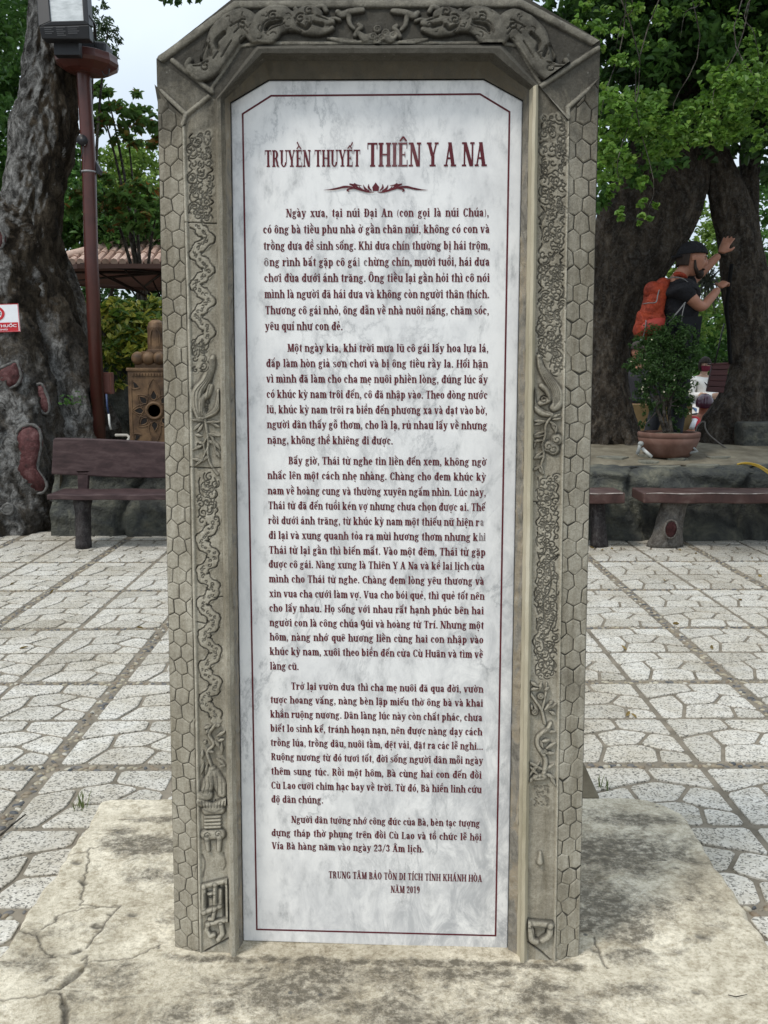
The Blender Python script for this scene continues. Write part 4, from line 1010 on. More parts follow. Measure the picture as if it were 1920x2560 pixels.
P3 = para(640, 1120, [("Bấy giờ, Thái tử nghe tin liền đến xem, không ngờ", 220, 1568, 112, 119), ("nhấc lên một cách nhẹ nhàng. Chàng cho đem khúc kỳ", 78, 1565, 213, 220), ("nam về hoàng cung và thường xuyên ngắm nhìn. Lúc này,", 80, 1565, 316, 326), ("Thái tử đã đến tuổi kén vợ nhưng chưa chọn được ai. Thế", 83, 1560, 416, 428), ("rồi dưới ánh trăng, từ khúc kỳ nam một thiếu nữ hiện r", 83, 1520, 518, 529), ("đi lại và xung quanh tỏa ra mùi hương thơm nhưng k", 85, 1510, 619, 630), ("Thái tử lại gần thì biến mất. Vào một đêm, Thái tử gặp", 87, 1562, 720, 732)], 19.2)
fade("a", 640, 1120, 1524, 1550, 529, 19); fade("hi", 640, 1120, 1514, 1562, 630, 19)
P3 += para(640, 1400, [("được cô gái. Nàng xưng là Thiên Y A Na và kể lai lịch của", 85, 1555, 54, 66), ("mình cho Thái tử nghe. Chàng đem lòng yêu thương và", 88, 1552, 154, 166), ("xin vua cha cưới làm vợ. Vua cho bói quẻ, thì quẻ tốt nên", 90, 1555, 254, 268), ("cho lấy nhau. Họ sống với nhau rất hạnh phúc bên hai", 90, 1550, 353, 366), ("người con là công chúa Qúi và hoàng tử Trí. Nhưng một", 92, 1550, 453, 465), ("hôm, nàng nhớ quê hương liền cùng hai con nhập vào", 93, 1547, 550, 563), ("khúc kỳ nam, xuôi theo biển đến cửa Cù Huân và tìm về", 93, 1545, 648, 662), ("làng cũ.", 95, 293, 745, 747)], 18.6)
P4 = para(640, 1680, [("Trở lại vườn dưa thì cha mẹ nuôi đã qua đời, vườn", 238, 1547, 122, 137), ("tược hoang vắng, nàng bèn lập miếu thờ ông bà và khai", 97, 1545, 214, 233), ("khẩn ruộng nương. Dân làng lúc này còn chất phác, chưa", 97, 1540, 311, 331), ("biết lo sinh kế, tránh hoạn nạn, nên được nàng dạy cách", 98, 1540, 407, 429), ("trồng lúa, trồng dâu, nuôi tằm, dệt vải, đặt ra các lễ nghi...", 98, 1545, 504, 527), ("Ruộng nương từ đó tươi tốt, đời sống người dân mỗi ngày", 102, 1545, 602, 623), ("thêm sung túc. Rồi một hôm, Bà cùng hai con đến đồi", 102, 1535, 698, 723), ("Cù Lao cưỡi chim hạc bay về trời. Từ đó, Bà hiển linh cứu", 103, 1535, 794, 821), ("độ dân chúng.", 103, 460, 888, 893)], 18.0)
k7 = 700 / 1659
P5 = []
for s, xl, xr, yl, yr in (("Người dân tưởng nhớ công đức của Bà, bèn tạc tượng", 303, 1422, 135, 158), ("dựng tháp thờ phụng trên đồi Cù Lao và tổ chức lễ hội", 186, 1432, 213, 240), ("Vía Bà hàng năm vào ngày 23/3 Âm lịch.", 188, 1090, 291, 309)): P5 += line(s, 600 + xl * k7, 600 + xr * k7, 2000 + yl * k7, 2000 + yr * k7, 17.4)
P6 = []
for s, xl, xr, yl, yr in (("TRUNG TÂM BẢO TỒN DI TÍCH TỈNH KHÁNH HÒA", 525, 1435, 463, 484), ("NĂM 2019", 892, 1066, 548, 552)): P6 += line(s, 600 + xl * k7, 600 + xr * k7, 2000 + yl * k7, 2000 + yr * k7, 17.5, sp=.30)
kt = 760 / 1659
TI = line("TRUYỀN THUYẾT", 560 + 222 * kt, 560 + 746 * kt, 180 + 518 * kt, 180 + 517 * kt, 42, sp=.30) + line("THIÊN Y A NA", 560 + 780 * kt, 560 + 1436 * kt, 180 + 517 * kt, 180 + 515 * kt, 60, sp=.30)
lettering("title_lettering", TI, M_INK)
for q in (P1, P2, P3, P4, P5): lettering("paragraph_lettering", q, M_INK)
lettering("signature_lettering", P6, M_INK)
for q in FADES: lettering("faded_lettering", q, M_FADE)
# border line
BQ = []
bpts = [LP(*p) for p in ((642.2, 2323.2), (606.7, 284.9), (678, 239.6), (1200, 235.4), (1273.7, 279.9), (1238.8, 2338.8))]
bp = [(u, v) for u, v in bpts]; hwid = .0019
ins = clean_inset(bp, hwid) if area(bp) < 0 else clean_inset(bp, -hwid); ous = clean_inset(bp, -hwid) if area(bp) < 0 else clean_inset(bp, hwid)
for i in range(6):
    j = (i + 1) % 6; BQ.append([(*ous[i], 0), (*ous[j], 0), (*ins[j], 0), (*ins[i], 0)])
lettering("border_line", BQ, M_INK)
# lotus ornament under the title
gq = G()
def orn(pts, w):
    p = [(560 + x * kt, 180 + y * kt) for x, y in smooth_path(pts, 5)]; uv = [LP(*a) for a in p]; ww = np.interp(np.linspace(0, 1, len(uv)), np.linspace(0, 1, len(w)), w) * kt / 1120
    gq.st(uv, list(ww))
orn([(828, 650), (828, 628), (828, 604)], [30, 36, 2]); 
for m in (1, -1):
    Xm = lambda x: 828 + m * (x - 828)
    for pts, w in (([(850, 648), (866, 632), (866, 612)], [4, 12, 2]), ([(862, 650), (885, 638), (896, 616)], [4, 12, 2]), ([(880, 650), (908, 640), (918, 622)], [4, 9, 2]), ([(900, 640), (925, 634), (945, 612), (930, 618), (905, 620)], [5, 10, 12, 7, 2]),
                   ([(838, 656), (870, 655), (920, 642), (960, 630), (1000, 628), (1050, 640), (1112, 645)], [3, 8, 7, 9, 12, 8, 1]), ([(925, 618), (970, 612), (950, 622), (935, 640)], [3, 6, 9, 3]), ([(940, 634), (975, 640), (982, 648), (972, 652)], [4, 8, 9, 4]), ([(975, 626), (1010, 630), (1075, 640)], [3, 9, 1])):
        orn([(Xm(a), b) for a, b in pts], w)
lettering("lotus_ornament", [[(x, y, l) for x, y in p] for l, p in gq.q], M_INK)
# ---------------------------------------------------------------- materials of the surroundings
def m_bark(name, stops, sc=9, streaks=True, b=.7, lichen=0.0, dist=.02):
    t = NT(name); c = t.ramp(t.noise(sc, 8, .72, .8, (1, 1, .5)), stops)
    if lichen: c = t.mix(t.math('MULTIPLY', t.ramp(t.noise(sc * 2.6, 7, .75, .6), [(.48, 0), (.62, 1)]), lichen), c, (.42, .42, .40))
    c = t.mix(.6, c, t.ramp(t.noise(sc * 8, 4, .7), [(.3, (.5, .5, .5)), (.6, (1, 1, 1))]), 'MULTIPLY')
    t.bump(t.math('ADD', t.noise(sc * 2.5, 8, .75, .6, (1, 1, .45)), t.math('MULTIPLY', t.voro(sc * 3, stretch=(1, 1, .5)), .4)), b, dist); return t.fin(c, .9, .2)
M_BARK_G = m_bark("grey_flaky_bark", [(.30, (.018, .017, .015)), (.44, (.07, .067, .062)), (.55, (.19, .185, .175)), (.70, (.40, .395, .38))], 11, True, 1.0, .55, .05)
M_BARK_D = m_bark("dark_bark", [(.32, (.008, .006, .005)), (.46, (.040, .032, .024)), (.57, (.12, .10, .078)), (.72, (.26, .235, .19))], 7, True, 1.0, .25, .06)
M_BARK_B = m_bark("black_bark", [(.3, (.010, .008, .006)), (.46, (.034, .026, .019)), (.58, (.078, .062, .046)), (.72, (.16, .135, .105))], 10, True, 1.0, .12, .05)
def m_tree_left():
    # grey flaky lichen on the side that faces left, bare brown bark on the right flank
    t = NT("lichened_bark"); g = t.n('NewGeometry'); sx = t.n('SeparateXYZ'); t.t.links.new(g.outputs['Normal'], sx.inputs[0])
    gr = t.ramp(t.noise(10, 9, .75, .8, (1, 1, .6)), [(.34, (.022, .020, .018)), (.44, (.11, .106, .098)), (.53, (.29, .283, .268)), (.66, (.56, .552, .53))])
    br = t.ramp(t.noise(7, 9, .75, .8, (1, 1, .4)), [(.34, (.008, .006, .004)), (.47, (.042, .032, .022)), (.58, (.10, .078, .054)), (.72, (.20, .165, .12))])
    f = t.ramp(t.math('ADD', t.math('MULTIPLY', sx.outputs[0], .55), t.math('MULTIPLY', t.noise(4, 5, .65), 1.1)), [(.50, 1), (.74, 0)])
    z_ = t.sep()[2]; f = t.mix(t.math('MULTIPLY', t.ramp(t.math('MULTIPLY_ADD', z_, -.62, 1.25), [(.0, 0), (.6, 1)]), t.ramp(t.math('ADD', t.math('MULTIPLY', sx.outputs[0], .5), t.noise(5, 5, .65)), [(.62, 1), (.85, .25)])), f, (1, 1, 1))
    c = t.mix(f, br, gr); c = t.mix(.7, c, t.ramp(t.noise(60, 5, .75), [(.34, (.40, .40, .40)), (.56, (1, 1, 1))]), 'MULTIPLY')
    t.bump(t.math('ADD', t.noise(24, 9, .8, .6, (1, 1, .6)), t.math('MULTIPLY', t.noise(90, 4, .7), .3)), 1.0, .06); return t.fin(c, .92, .15)
M_BARK_L = m_tree_left()
M_ROCK = mat_mottle("mossy_rock", [(.28, (.020, .021, .020)), (.45, (.055, .057, .052)), (.58, (.10, .10, .08)), (.74, (.18, .17, .125))], 4.5, 9, .9, 1.0, 16, .05, dist=.8)
M_SOIL = mat_mottle("packed_soil", [(.3, (.085, .072, .048)), (.5, (.16, .14, .10)), (.72, (.24, .215, .155))], 5, 8, .95, .6, 40, .01)
M_SCAR = mat_mottle("maroon_painted_cut", [(.3, (.030, .012, .011)), (.5, (.075, .023, .023)), (.72, (.15, .075, .072))], 14, 7, .7, .8, 30, .02)
M_SCAR_RIM = mat_mottle("cut_rim", [(.3, (.05, .048, .045)), (.7, (.16, .155, .145))], 20, 6, .9, .7, 40, .01)
M_BENCH = mat_mottle("brown_painted_concrete", [(.3, (.030, .017, .017)), (.5, (.052, .030, .030)), (.72, (.085, .055, .053))], 8, 6, .55, .3, 60, .003, stretch=(1, 1, 3))
M_BENCH_R = mat_mottle("reddish_painted_concrete", [(.3, (.030, .014, .012)), (.5, (.062, .030, .025)), (.75, (.12, .082, .07))], 7, 6, .5, .3, 60, .003)
M_WORN = mat_mottle("worn_pale_edge", [(.3, (.22, .18, .16)), (.7, (.5, .46, .42))], 30, 4, .8, 0)
M_STUMP = m_bark("false_bark_leg", [(.3, (.045, .038, .033)), (.5, (.11, .098, .085)), (.72, (.22, .20, .17))], 10, True, .9, .2, .015)
M_STUMP_D = m_bark("dark_false_bark", [(.3, (.014, .012, .012)), (.5, (.04, .034, .034)), (.72, (.10, .092, .09))], 10, True, .8, .1, .015)
M_POST = mat_mottle("maroon_steel_paint", [(.3, (.050, .014, .010)), (.7, (.085, .024, .018))], 6, 5, .35, .05, 60, .001, spec=.5)
M_BLACK = mat_plain("black_metal", (.012, .012, .014), .45)
M_DKGREY = mat_plain("dark_grey_plastic", (.03, .032, .036), .5)

# ---------------------------------------------------------------- raised beds and their rock retaining walls
def rock_wall(name, label, x0, x1, ybase, ztop, seed, turn=0.0):
    t_ = thing(name, label, "wall", ((x0 + x1) / 2, ybase, 0))
    nu, nv = int((x1 - x0) / .035), 34
    xs = np.linspace(x0, x1, nu); tt = np.linspace(0, 1, nv); V = np.zeros((nv, nu, 3))
    for j, q in enumerate(tt):
        if q < .62: z = ztop * .90 * q / .62; y = .10 * q / .62
        elif q < .82: a = (q - .62) / .20 * math.pi / 2; z = ztop * .90 + .10 * ztop * math.sin(a); y = .10 + .16 * (1 - math.cos(a))
        else: z = ztop + .01 * math.sin((q - .82) * 20); y = .26 + (q - .82) / .18 * .5
        bul = (fbm(xs * 1.6 + 3 * q, np.full(nu, q * 1.8), seed, 4) * .13 + np.abs(fbm(xs * 4.5, np.full(nu, q * 4), seed + 3, 4)) * .05 + fbm(xs * 16, np.full(nu, q * 12), seed + 5, 3) * .012)
        k = min(1, q * 5) * (1 if q < .75 else max(0.1, 1 - (q - .75) * 4))
        # vertical clefts between boulders
        cl = sum(np.exp(-((xs - c - .1 * math.sin(q * 5 + c)) / .035) ** 2) for c in np.arange(x0 + .5, x1, .95) + np.sin(np.arange(x0 + .5, x1, .95) * 7) * .22) * .09
        V[j, :, 0] = xs; V[j, :, 1] = ybase + y - bul * (.5 + .5 * k) + cl * (q < .8) + turn * (xs - x0); V[j, :, 2] = z + bul * .22 * (q > .5) - .012 * (q == 0) + fbm(xs * 3, np.full(nu, q * 3.), seed + 9, 3) * .02 * (q > .6)
    np_mesh("stone_face", V.reshape(-1, 3), grid_faces(nu, nv), M_ROCK, t_)
    return t_
rock_wall("rock_wall", "grey mossy rock retaining wall running behind the long backless benches", .05, 6.4, 8.40, .62, 4)
rock_wall("rock_wall", "dark rock retaining wall low down behind the bench with a backrest", -2.98, .02, 8.66, .60, 14)
def bed(x, y): return .605 + .13 * np.clip((y - 8.6) / 1.0, 0, 1) + .015 * fbm(x * 2.5, y * 2.5, 2, 4) + .006 * fbm(x * 14, y * 14, 6, 3)
xs = np.linspace(-7, 7, 240); ys = np.linspace(8.75, 11.3, 70); BX, BY = np.meshgrid(xs, ys)
BZ = bed(BX, BY) - 1.2 * np.clip((-2.9 - BX) / .1, 0, 1) * np.clip((9.55 - BY) / .1, 0, 1) - np.clip((BY - 10.9) / .4, 0, 1) ** 2 * .9
tag(np_mesh("soil_bed", np.stack([BX.ravel(), BY.ravel(), BZ.ravel()], -1), grid_faces(240, 70), M_SOIL), kind='structure')
# flat broken flagstones lying on the bed
M_FLAG = mat_mottle("flat_flagstone", [(.3, (.09, .09, .075)), (.55, (.17, .165, .13)), (.75, (.25, .24, .19))], 8, 7, .9, .6, 40, .01)
rg = random.Random(9); fl_ = []
for k in range(34):
    x = rg.uniform(.85, 4.2); y = rg.uniform(8.66, 9.25)
    if any((x - a) ** 2 + ((y - b) * 1.6) ** 2 < (c + .15) ** 2 for a, b, c in fl_): continue
    fl_.append((x, y, rg.uniform(.12, .2)))
for x, y, r_ in fl_:
    m = MB(); n = rg.randint(5, 7); z = float(bed(np.array(x), np.array(y))) + .012
    poly = [(x + r_ * rg.uniform(.75, 1.1) * math.cos(2 * math.pi * k / n), y + .75 * r_ * rg.uniform(.75, 1.1) * math.sin(2 * math.pi * k / n), z + rg.uniform(-.006, .006)) for k in range(n)]
    m.prism(poly, (0, 0, -.05))
    o = m.build("flagstone", M_FLAG, bevel=.006)
    tag(o, "flat grey flagstone set in the soil along the top of the rock wall", "flagstone", "flagstones on the right raised bed")

# ---------------------------------------------------------------- benches
def plank(m, a, b, d0, d1, z, t, tip=.0, mi=0):
    """wobbly edged plank from x=a to x=b, depths d0..d1, top at z"""
    n = 16; up, lo = [], []
    for k in range(n + 1):
        x = lerp(a, b, k / n); w = math.sin(k * 2.3) * .006
        up += [(x + (tip if k in (0, n) else 0), d0 + w, z + math.sin(k * 1.7) * .003), (x, d1 - w, z + math.sin(k * 1.3 + 1) * .003)]
    vs = up + [(x, y, zz - t + math.sin(i * 3.1) * .004) for i, (x, y, zz) in enumerate(up)]; N = len(up); fs = []
    for k in range(n):
        fs += [(2 * k, 2 * k + 2, 2 * k + 3, 2 * k + 1), (N + 2 * k, N + 2 * k + 1, N + 2 * k + 3, N + 2 * k + 2), (2 * k, N + 2 * k, N + 2 * k + 2, 2 * k + 2), (2 * k + 1, 2 * k + 3, N + 2 * k + 3, N + 2 * k + 1)]
    fs += [(0, 1, N + 1, N), (2 * n, N + 2 * n, N + 2 * n + 1, 2 * n + 1)]
    m.add(vs, fs, mi); return m
def stump(m, x, y, z1, r0, r1, rx=1.0, lean=0.0, n=18, nz=10, seed=0, ry=1.0):
    vs = []
    for j in range(nz + 1):
        t = j / nz; r_ = lerp(r0, r1, t) * (1 + .10 * math.cos(t * math.pi) ** 2 * (1 if t > .8 or t < .12 else 0))
        for k in range(n):
            a = 2 * math.pi * k / n; rr = r_ * (1 + .08 * math.sin(3 * a + seed) + .05 * float(fbm(np.array(math.cos(a) * 2 + seed), np.array(math.sin(a) * 2 + t * 4), seed)) + .03 * math.sin(7 * a + j))
            vs.append((x + lean * t + rx * rr * math.cos(a), y + ry * rr * math.sin(a), z1 * t))
    fs = [(j * n + k, j * n + (k + 1) % n, (j + 1) * n + (k + 1) % n, (j + 1) * n + k) for j in range(nz) for k in range(n)] + [tuple(range(nz * n, nz * n + n)), tuple(reversed(range(n)))]
    return m.add(vs, fs)
lb = thing("park_bench", "dark brown concrete bench with a board backrest beside the big grey trunk", "bench", (-1.9, 8.15, 0))
bx0, bx1 = at(119, 1240, 7.95).x, at(119, 1240, 7.95).x + 1.75
zs = at(119, 1240, 7.95).z + .012
plank(MB(), bx0, bx1, 7.93, 8.36, zs, .042).build("seat", M_BENCH, lb, bevel=.006)
m = MB(); ya, yb = 8.36, 8.42
top = [at(132, 1102, ya), at(136, 1095, ya), at(200, 1096, ya), at(300, 1100, ya), at(412, 1106, ya)]; top += [(top[-1].x + .75, ya, top[-1].z - .015)]
low = [at(128, 1186, ya), at(190, 1189, ya), at(300, 1194, ya), at(412, 1196, ya)]; low += [(low[-1].x + .75, ya, low[-1].z - .005)]
poly = [tuple(p) for p in top] + [tuple(p) for p in reversed(low)]
m.prism(poly, (0, yb - ya, 0)); m.build("backrest", M_BENCH, lb, bevel=.010)
for px in (206, 545):
    m = MB(); p0 = at(px - 13, 1182, ya); p1 = at(px + 15, 1182, ya); q0 = at(px - 11, 1236, ya); q1 = at(px + 12, 1236, ya)
    m.prism([tuple(p0 + Vector((-.03, 0, .02))), tuple(p0), tuple(q0), tuple(q1), tuple(p1), tuple(p1 + Vector((.03, 0, .02)))], (0, .055, 0)); m.build("back_support", M_BENCH, lb, bevel=.006)
    m = MB(); pb = at(px - 2, 1374, 8.0); stump(m, pb.x, 8.06, zs - .04, .058, .066, 1, .01, seed=px, ry=1.3); m.build("leg", M_STUMP_D, lb, smooth=True)
def long_bench(label, xa, xb, legs, zt, seed, sc=()):
    t_ = thing("backless_bench", label, "bench", ((xa + xb) / 2, 8.15, 0))
    m = MB(); plank(m, xa, xb, 7.97, 8.36, zt, .085); m.build("seat", M_BENCH_R, t_, bevel=.010)
    # paint worn off along the arris
    e = MB()
    e.tube([(lerp(xa + .02, xb - .02, k / 48), 7.969 + math.sin(k / 48 * 16 * 2.3) * .006, zt - .003 + math.sin(k / 48 * 16 * 1.7) * .003) for k in range(49)], [.0012 + .0042 * random.random() for k in range(49)], 6)
    e.build("worn_edge", M_WORN, t_, smooth=True)
    for (px0, px1, tx0, tx1, mat) in legs:
        m = MB(); a, b = gnd(px0, 1372), gnd(px1, 1372); c, d = at(tx0, 1262, 8.05), at(tx1, 1262, 8.05)
        cx = (a.x + b.x) / 2; stump(m, cx, 8.12, zt - .08, (b.x - a.x) / 2 * .96, (d.x - c.x) / 2, 1, (c.x + d.x) / 2 - cx, seed=int(px0), ry=.9 if px1 - px0 < 60 else .55)
        lg = m.build("leg", mat, t_, smooth=True)
        if px1 - px0 > 60:
            m = MB(); p = at(1440 + 835 * .2893, 1000 + 1125 * .2893, 7.955); m.ell((p.x, 8.00, p.z), (.047, .014, .068), 18, 8, Matrix.Rotation(R(8), 3, 'Y')); m.build("cut_knot", M_SCAR, lg, smooth=True)
            m = MB(); m.tube([(p.x + .054 * math.cos(a), 8.005, p.z + .076 * math.sin(a)) for a in np.linspace(0, 2 * math.pi, 22)], .010, 6, jit=.2); m.build("knot_rim", M_STUMP, lg, smooth=True)
    return t_
za = at(1500, 1233, 7.97).z
long_bench("short dark red bench end poking out from behind the stele", .55, at(1563, 1240, 7.97).x, [(1484, 1526, 1478, 1514, M_STUMP_D), (1310, 1350, 1310, 1346, M_STUMP_D)], za, 1)
long_bench("long reddish brown backless bench on a stump leg with a painted knot", at(1609, 1240, 7.97).x, at(1609, 1240, 7.97).x + 2.0, [(1628, 1712, 1662, 1722, M_STUMP), (2060, 2130, 2070, 2128, M_STUMP)], za, 2)
# ---------------------------------------------------------------- foliage
def m_leaf(name, cols, rough=.5, trans=.35, spec=.35):
    t = NT(name); n_ = len(cols); c = t.ramp(t.island(), [(i / max(1, n_ - 1), c) for i, c in enumerate(cols)])
    t.fin(c, rough, spec)
    tr = t.n('BsdfTranslucent'); t.t.links.new(c, tr.inputs['Color']); mxs = t.n('MixShader'); mxs.inputs[0].default_value = trans
    t.t.links.new(t.p.outputs[0], mxs.inputs[1]); t.t.links.new(tr.outputs[0], mxs.inputs[2]); t.t.links.new(mxs.outputs[0], t.o.inputs[0]); return t.m
M_LEAF_B = m_leaf("bright_round_leaves", [(0.062, 0.134, 0.017), (0.090, 0.190, 0.022), (0.134, 0.263, 0.034), (0.073, 0.157, 0.020), (0.213, 0.336, 0.056)])
M_LEAF_D = m_leaf("dark_green_leaves", [(0.024, 0.061, 0.014), (0.034, 0.084, 0.019), (0.047, 0.108, 0.024), (0.030, 0.074, 0.019)])
M_LEAF_M = m_leaf("mid_green_leaves", [(0.046, 0.116, 0.025), (0.070, 0.163, 0.031), (0.093, 0.202, 0.040), (0.054, 0.132, 0.031)])
M_LEAF_Y = m_leaf("yellow_green_leaves", [(0.135, 0.225, 0.038), (0.195, 0.300, 0.053), (0.105, 0.195, 0.038), (0.240, 0.345, 0.075)])
M_LEAF_R = m_leaf("reddening_leaves", trans=.5, cols= [(0.072, 0.145, 0.032), (0.102, 0.189, 0.043), (0.080, 0.160, 0.035), (0.131, 0.217, 0.051), (0.102, 0.189, 0.043), (0.072, 0.145, 0.029), (0.377, 0.145, 0.043)])
M_LEAF_F = m_leaf("feathery_grey_green_leaves", [(0.056, 0.091, 0.042), (0.077, 0.119, 0.056), (0.049, 0.084, 0.039)])
M_CROTON = m_leaf("croton_leaves", [(0.053, 0.112, 0.021), (0.075, 0.150, 0.024), (0.135, 0.195, 0.027), (0.300, 0.315, 0.045), (0.480, 0.435, 0.075), (0.068, 0.135, 0.022)], .35, .3)
M_SHRUB = m_leaf("fine_shrub_leaves", [(.026, .062, .014), (.038, .085, .02), (.055, .115, .026), (.03, .07, .016)])
def rand_dirs(n, up=.5, rng=RNG):
    v = rng.normal(size=(n, 3)); v[:, 2] = np.abs(v[:, 2]) * (1 - up) + up * 1.4; return v / np.linalg.norm(v, axis=1)[:, None]
def leaf_mesh(name, P, L, mat, parent=None, aspect=.5, up=.45, fold=.25, kind=None, face=None, droop=0.0):
    """leaves with a folded midrib at points P, length L"""
    n = len(P); L = np.broadcast_to(np.asarray(L, float), (n,)); N = rand_dirs(n, up)
    if face is not None: N = N + np.array(face) * RNG.uniform(.0, 1.3, (n, 1)); N /= np.linalg.norm(N, axis=1)[:, None]
    D = RNG.normal(size=(n, 3)); D[:, 2] -= droop; D -= N * (D * N).sum(1)[:, None]; D /= np.linalg.norm(D, axis=1)[:, None] + 1e-9; S = np.cross(N, D)
    w = L * aspect * RNG.uniform(.85, 1.15, n); f = fold
    def pt(a, b, c): return P + D * (L * a)[:, None] + S * (w * b)[:, None] + N * (w * c)[:, None]
    one = np.ones(n)
    V = np.stack([pt(-.5 * one, 0 * one, 0 * one), pt(-.18 * one, .46 * one, f * one), pt(.22 * one, .42 * one, f * one), pt(.5 * one, 0 * one, -.1 * one), pt(.22 * one, -.42 * one, f * one), pt(-.18 * one, -.46 * one, f * one)], 1).reshape(-1, 3)
    b = np.arange(n)[:, None] * 6
    Fq = np.concatenate([b + np.array([0, 1, 2, 3]), b + np.array([0, 3, 4, 5])], 0)
    o = np_mesh(name, V, Fq, mat, parent, smooth=False)
    if kind: o['kind'] = kind
    return o
def clump(c, r, n, flat=.75, shell=.5):
    """points of a leafy clump: denser towards its skin, gathered on little sprays"""
    r = np.array(r if hasattr(r, '__len__') else (r, r, r * flat), float)
    k = max(3, n // 14); d = RNG.normal(size=(k, 3)); d /= np.linalg.norm(d, axis=1)[:, None]; rad = RNG.uniform(shell, 1.0, (k, 1)) ** .6
    C = d * rad; ii = RNG.integers(0, k, n); P = C[ii] + RNG.normal(size=(n, 3)) * .13
    return np.array(c) + P * r
def limb(m, pts, r0, r1, n=8, jit=.08): m.tube(smooth_path([tuple(p) for p in pts], 4), list(np.linspace(r0, r1, (len(pts) - 1) * 4 + 1)), n, jit=jit); return m
def trunk_mesh(name, path, mat, parent, n=44, seed=0, lump=.12, fine=.05, steps=90, flute=.05, label=None, base_flare=0.0, crag=.07):
    n = int(n * 2.2); steps = int(steps * 1.8)
    """path: (x, y, z, rx, ry) stations; a knotty trunk with bulges and flutes"""
    path = np.array(path, float); tt = np.linspace(0, len(path) - 1, steps); V = []
    pp = np.array(smooth_path([tuple(p) for p in path], max(2, steps // max(1, len(path) - 1))))
    S = len(pp); a = np.linspace(0, 2 * math.pi, n, endpoint=False)
    for j, (x, y, z, rx, ry) in enumerate(pp):
        t = j / S
        ca, sa = np.cos(a), np.sin(a)
        k = 1 + lump * (fbm(ca * 1.3 + seed, sa * 1.3 + z * 1.1 + seed, seed, 4)) * 1.6 + fine * fbm(ca * 5 + 3, sa * 5 + z * 4.5, seed + 4, 4) * 1.5 + flute * np.sin(a * 5 + seed + z * .8) * .6 + .02 * np.sin(a * 11 + z * 2)
        rr_ = (rx + ry) * .5; k = k + crag / max(.25, rr_) * .30 * (np.abs(fbm(ca * rr_ * 9 + seed, sa * rr_ * 9 + z * 6, seed + 11, 4)) - .2) + crag / max(.25, rr_) * .20 * np.abs(fbm(ca * rr_ * 26, sa * rr_ * 26 + z * 15, seed + 17, 3))
        if base_flare: k = k + base_flare * max(0, 1 - t * 5) ** 2 * (1 + .5 * np.sin(a * 4 + seed))
        V.append(np.stack([x + rx * k * ca, y + ry * k * sa, np.full(n, z) + fine * .4 * fbm(ca * 3, sa * 3 + z, seed + 8)], -1))
    V = np.concatenate(V); i = (np.arange(S - 1)[:, None] * n + np.arange(n)[None, :]).ravel(); nx_ = (np.arange(S - 1)[:, None] * n + (np.arange(n)[None, :] + 1) % n).ravel()
    return np_mesh(name, V, np.stack([i, nx_, nx_ + n, i + n], -1), mat, parent, label=label)
def st(px_l, px_r, py, Y, depth=1.0):               # trunk station between two pixels at distance Y
    a, b = at(px_l, py, Y), at(px_r, py, Y); return ((a.x + b.x) / 2, Y, (a.z + b.z) / 2, (b.x - a.x) / 2, (b.x - a.x) / 2 * depth)

# ---------------------------------------------------------------- the big grey tree on the left
lt = thing("old_tree", "huge leaning grey barked tree with maroon painted cut scars behind the bench on the left", "tree", (-3.0, 9.0, 0))
TG = trunk_mesh("trunk", [st(-330, 132, 1378, 9.12, .86), st(-300, 134, 1300, 9.14, .84), st(-280, 134, 1150, 9.24, .76), st(-260, 122, 960, 9.40, .64), st(-235, 104, 780, 9.52, .55), st(-190, 98, 620, 9.58, .5), st(-160, 96, 540, 9.62, .46), st(-120, 88, 506, 9.66, .42), st(-70, 60, 488, 9.68, .36), st(-20, 30, 478, 9.7, .2)], M_BARK_L, lt, 64, 3, .10, .07, 130, .06, crag=.26, label="pale grey flaring foot of the trunk")
trunk_mesh("trunk", [st(-150, 270, 1140, 9.75, .7), st(-80, 250, 1000, 9.75, .7), st(-60, 195, 800, 9.75, .7), st(-20, 148, 640, 9.72, .75), st(20, 160, 470, 9.70, .8), st(35, 186, 340, 9.72, .8), st(58, 190, 200, 9.75, .8), st(75, 200, 60, 9.75, .8), st(85, 205, -140, 9.75, .8), st(80, 190, -420, 9.8, .8)], M_BARK_L, lt, 56, 9, .12, .08, 130, .07, crag=.20, label="leaning upper trunk, grey on the left and brown on the right")
trunk_mesh("buttress_root", [st(120, 300, 1120, 9.95, .5), st(110, 262, 1000, 9.95, .5), st(110, 226, 850, 9.95, .5), st(110, 205, 740, 9.98, .5), st(100, 165, 640, 10, .5), st(60, 110, 540, 10, .5)], M_BARK_D, lt, 32, 5, .08, .05, 60, .05, crag=.12)
from mathutils.bvhtree import BVHTree
_me = TG.data; _M = base_matrix(lt); TG_BVH = BVHTree.FromPolygons([tuple(_M @ v.co) for v in _me.vertices], [tuple(p.vertices) for p in _me.polygons])
def bark_y(px, py, dflt=9.0):
    h_ = TG_BVH.ray_cast(Vector((0, 0, CAM_H)), ray(px, py)); return h_[0].y if h_[0] is not None else dflt
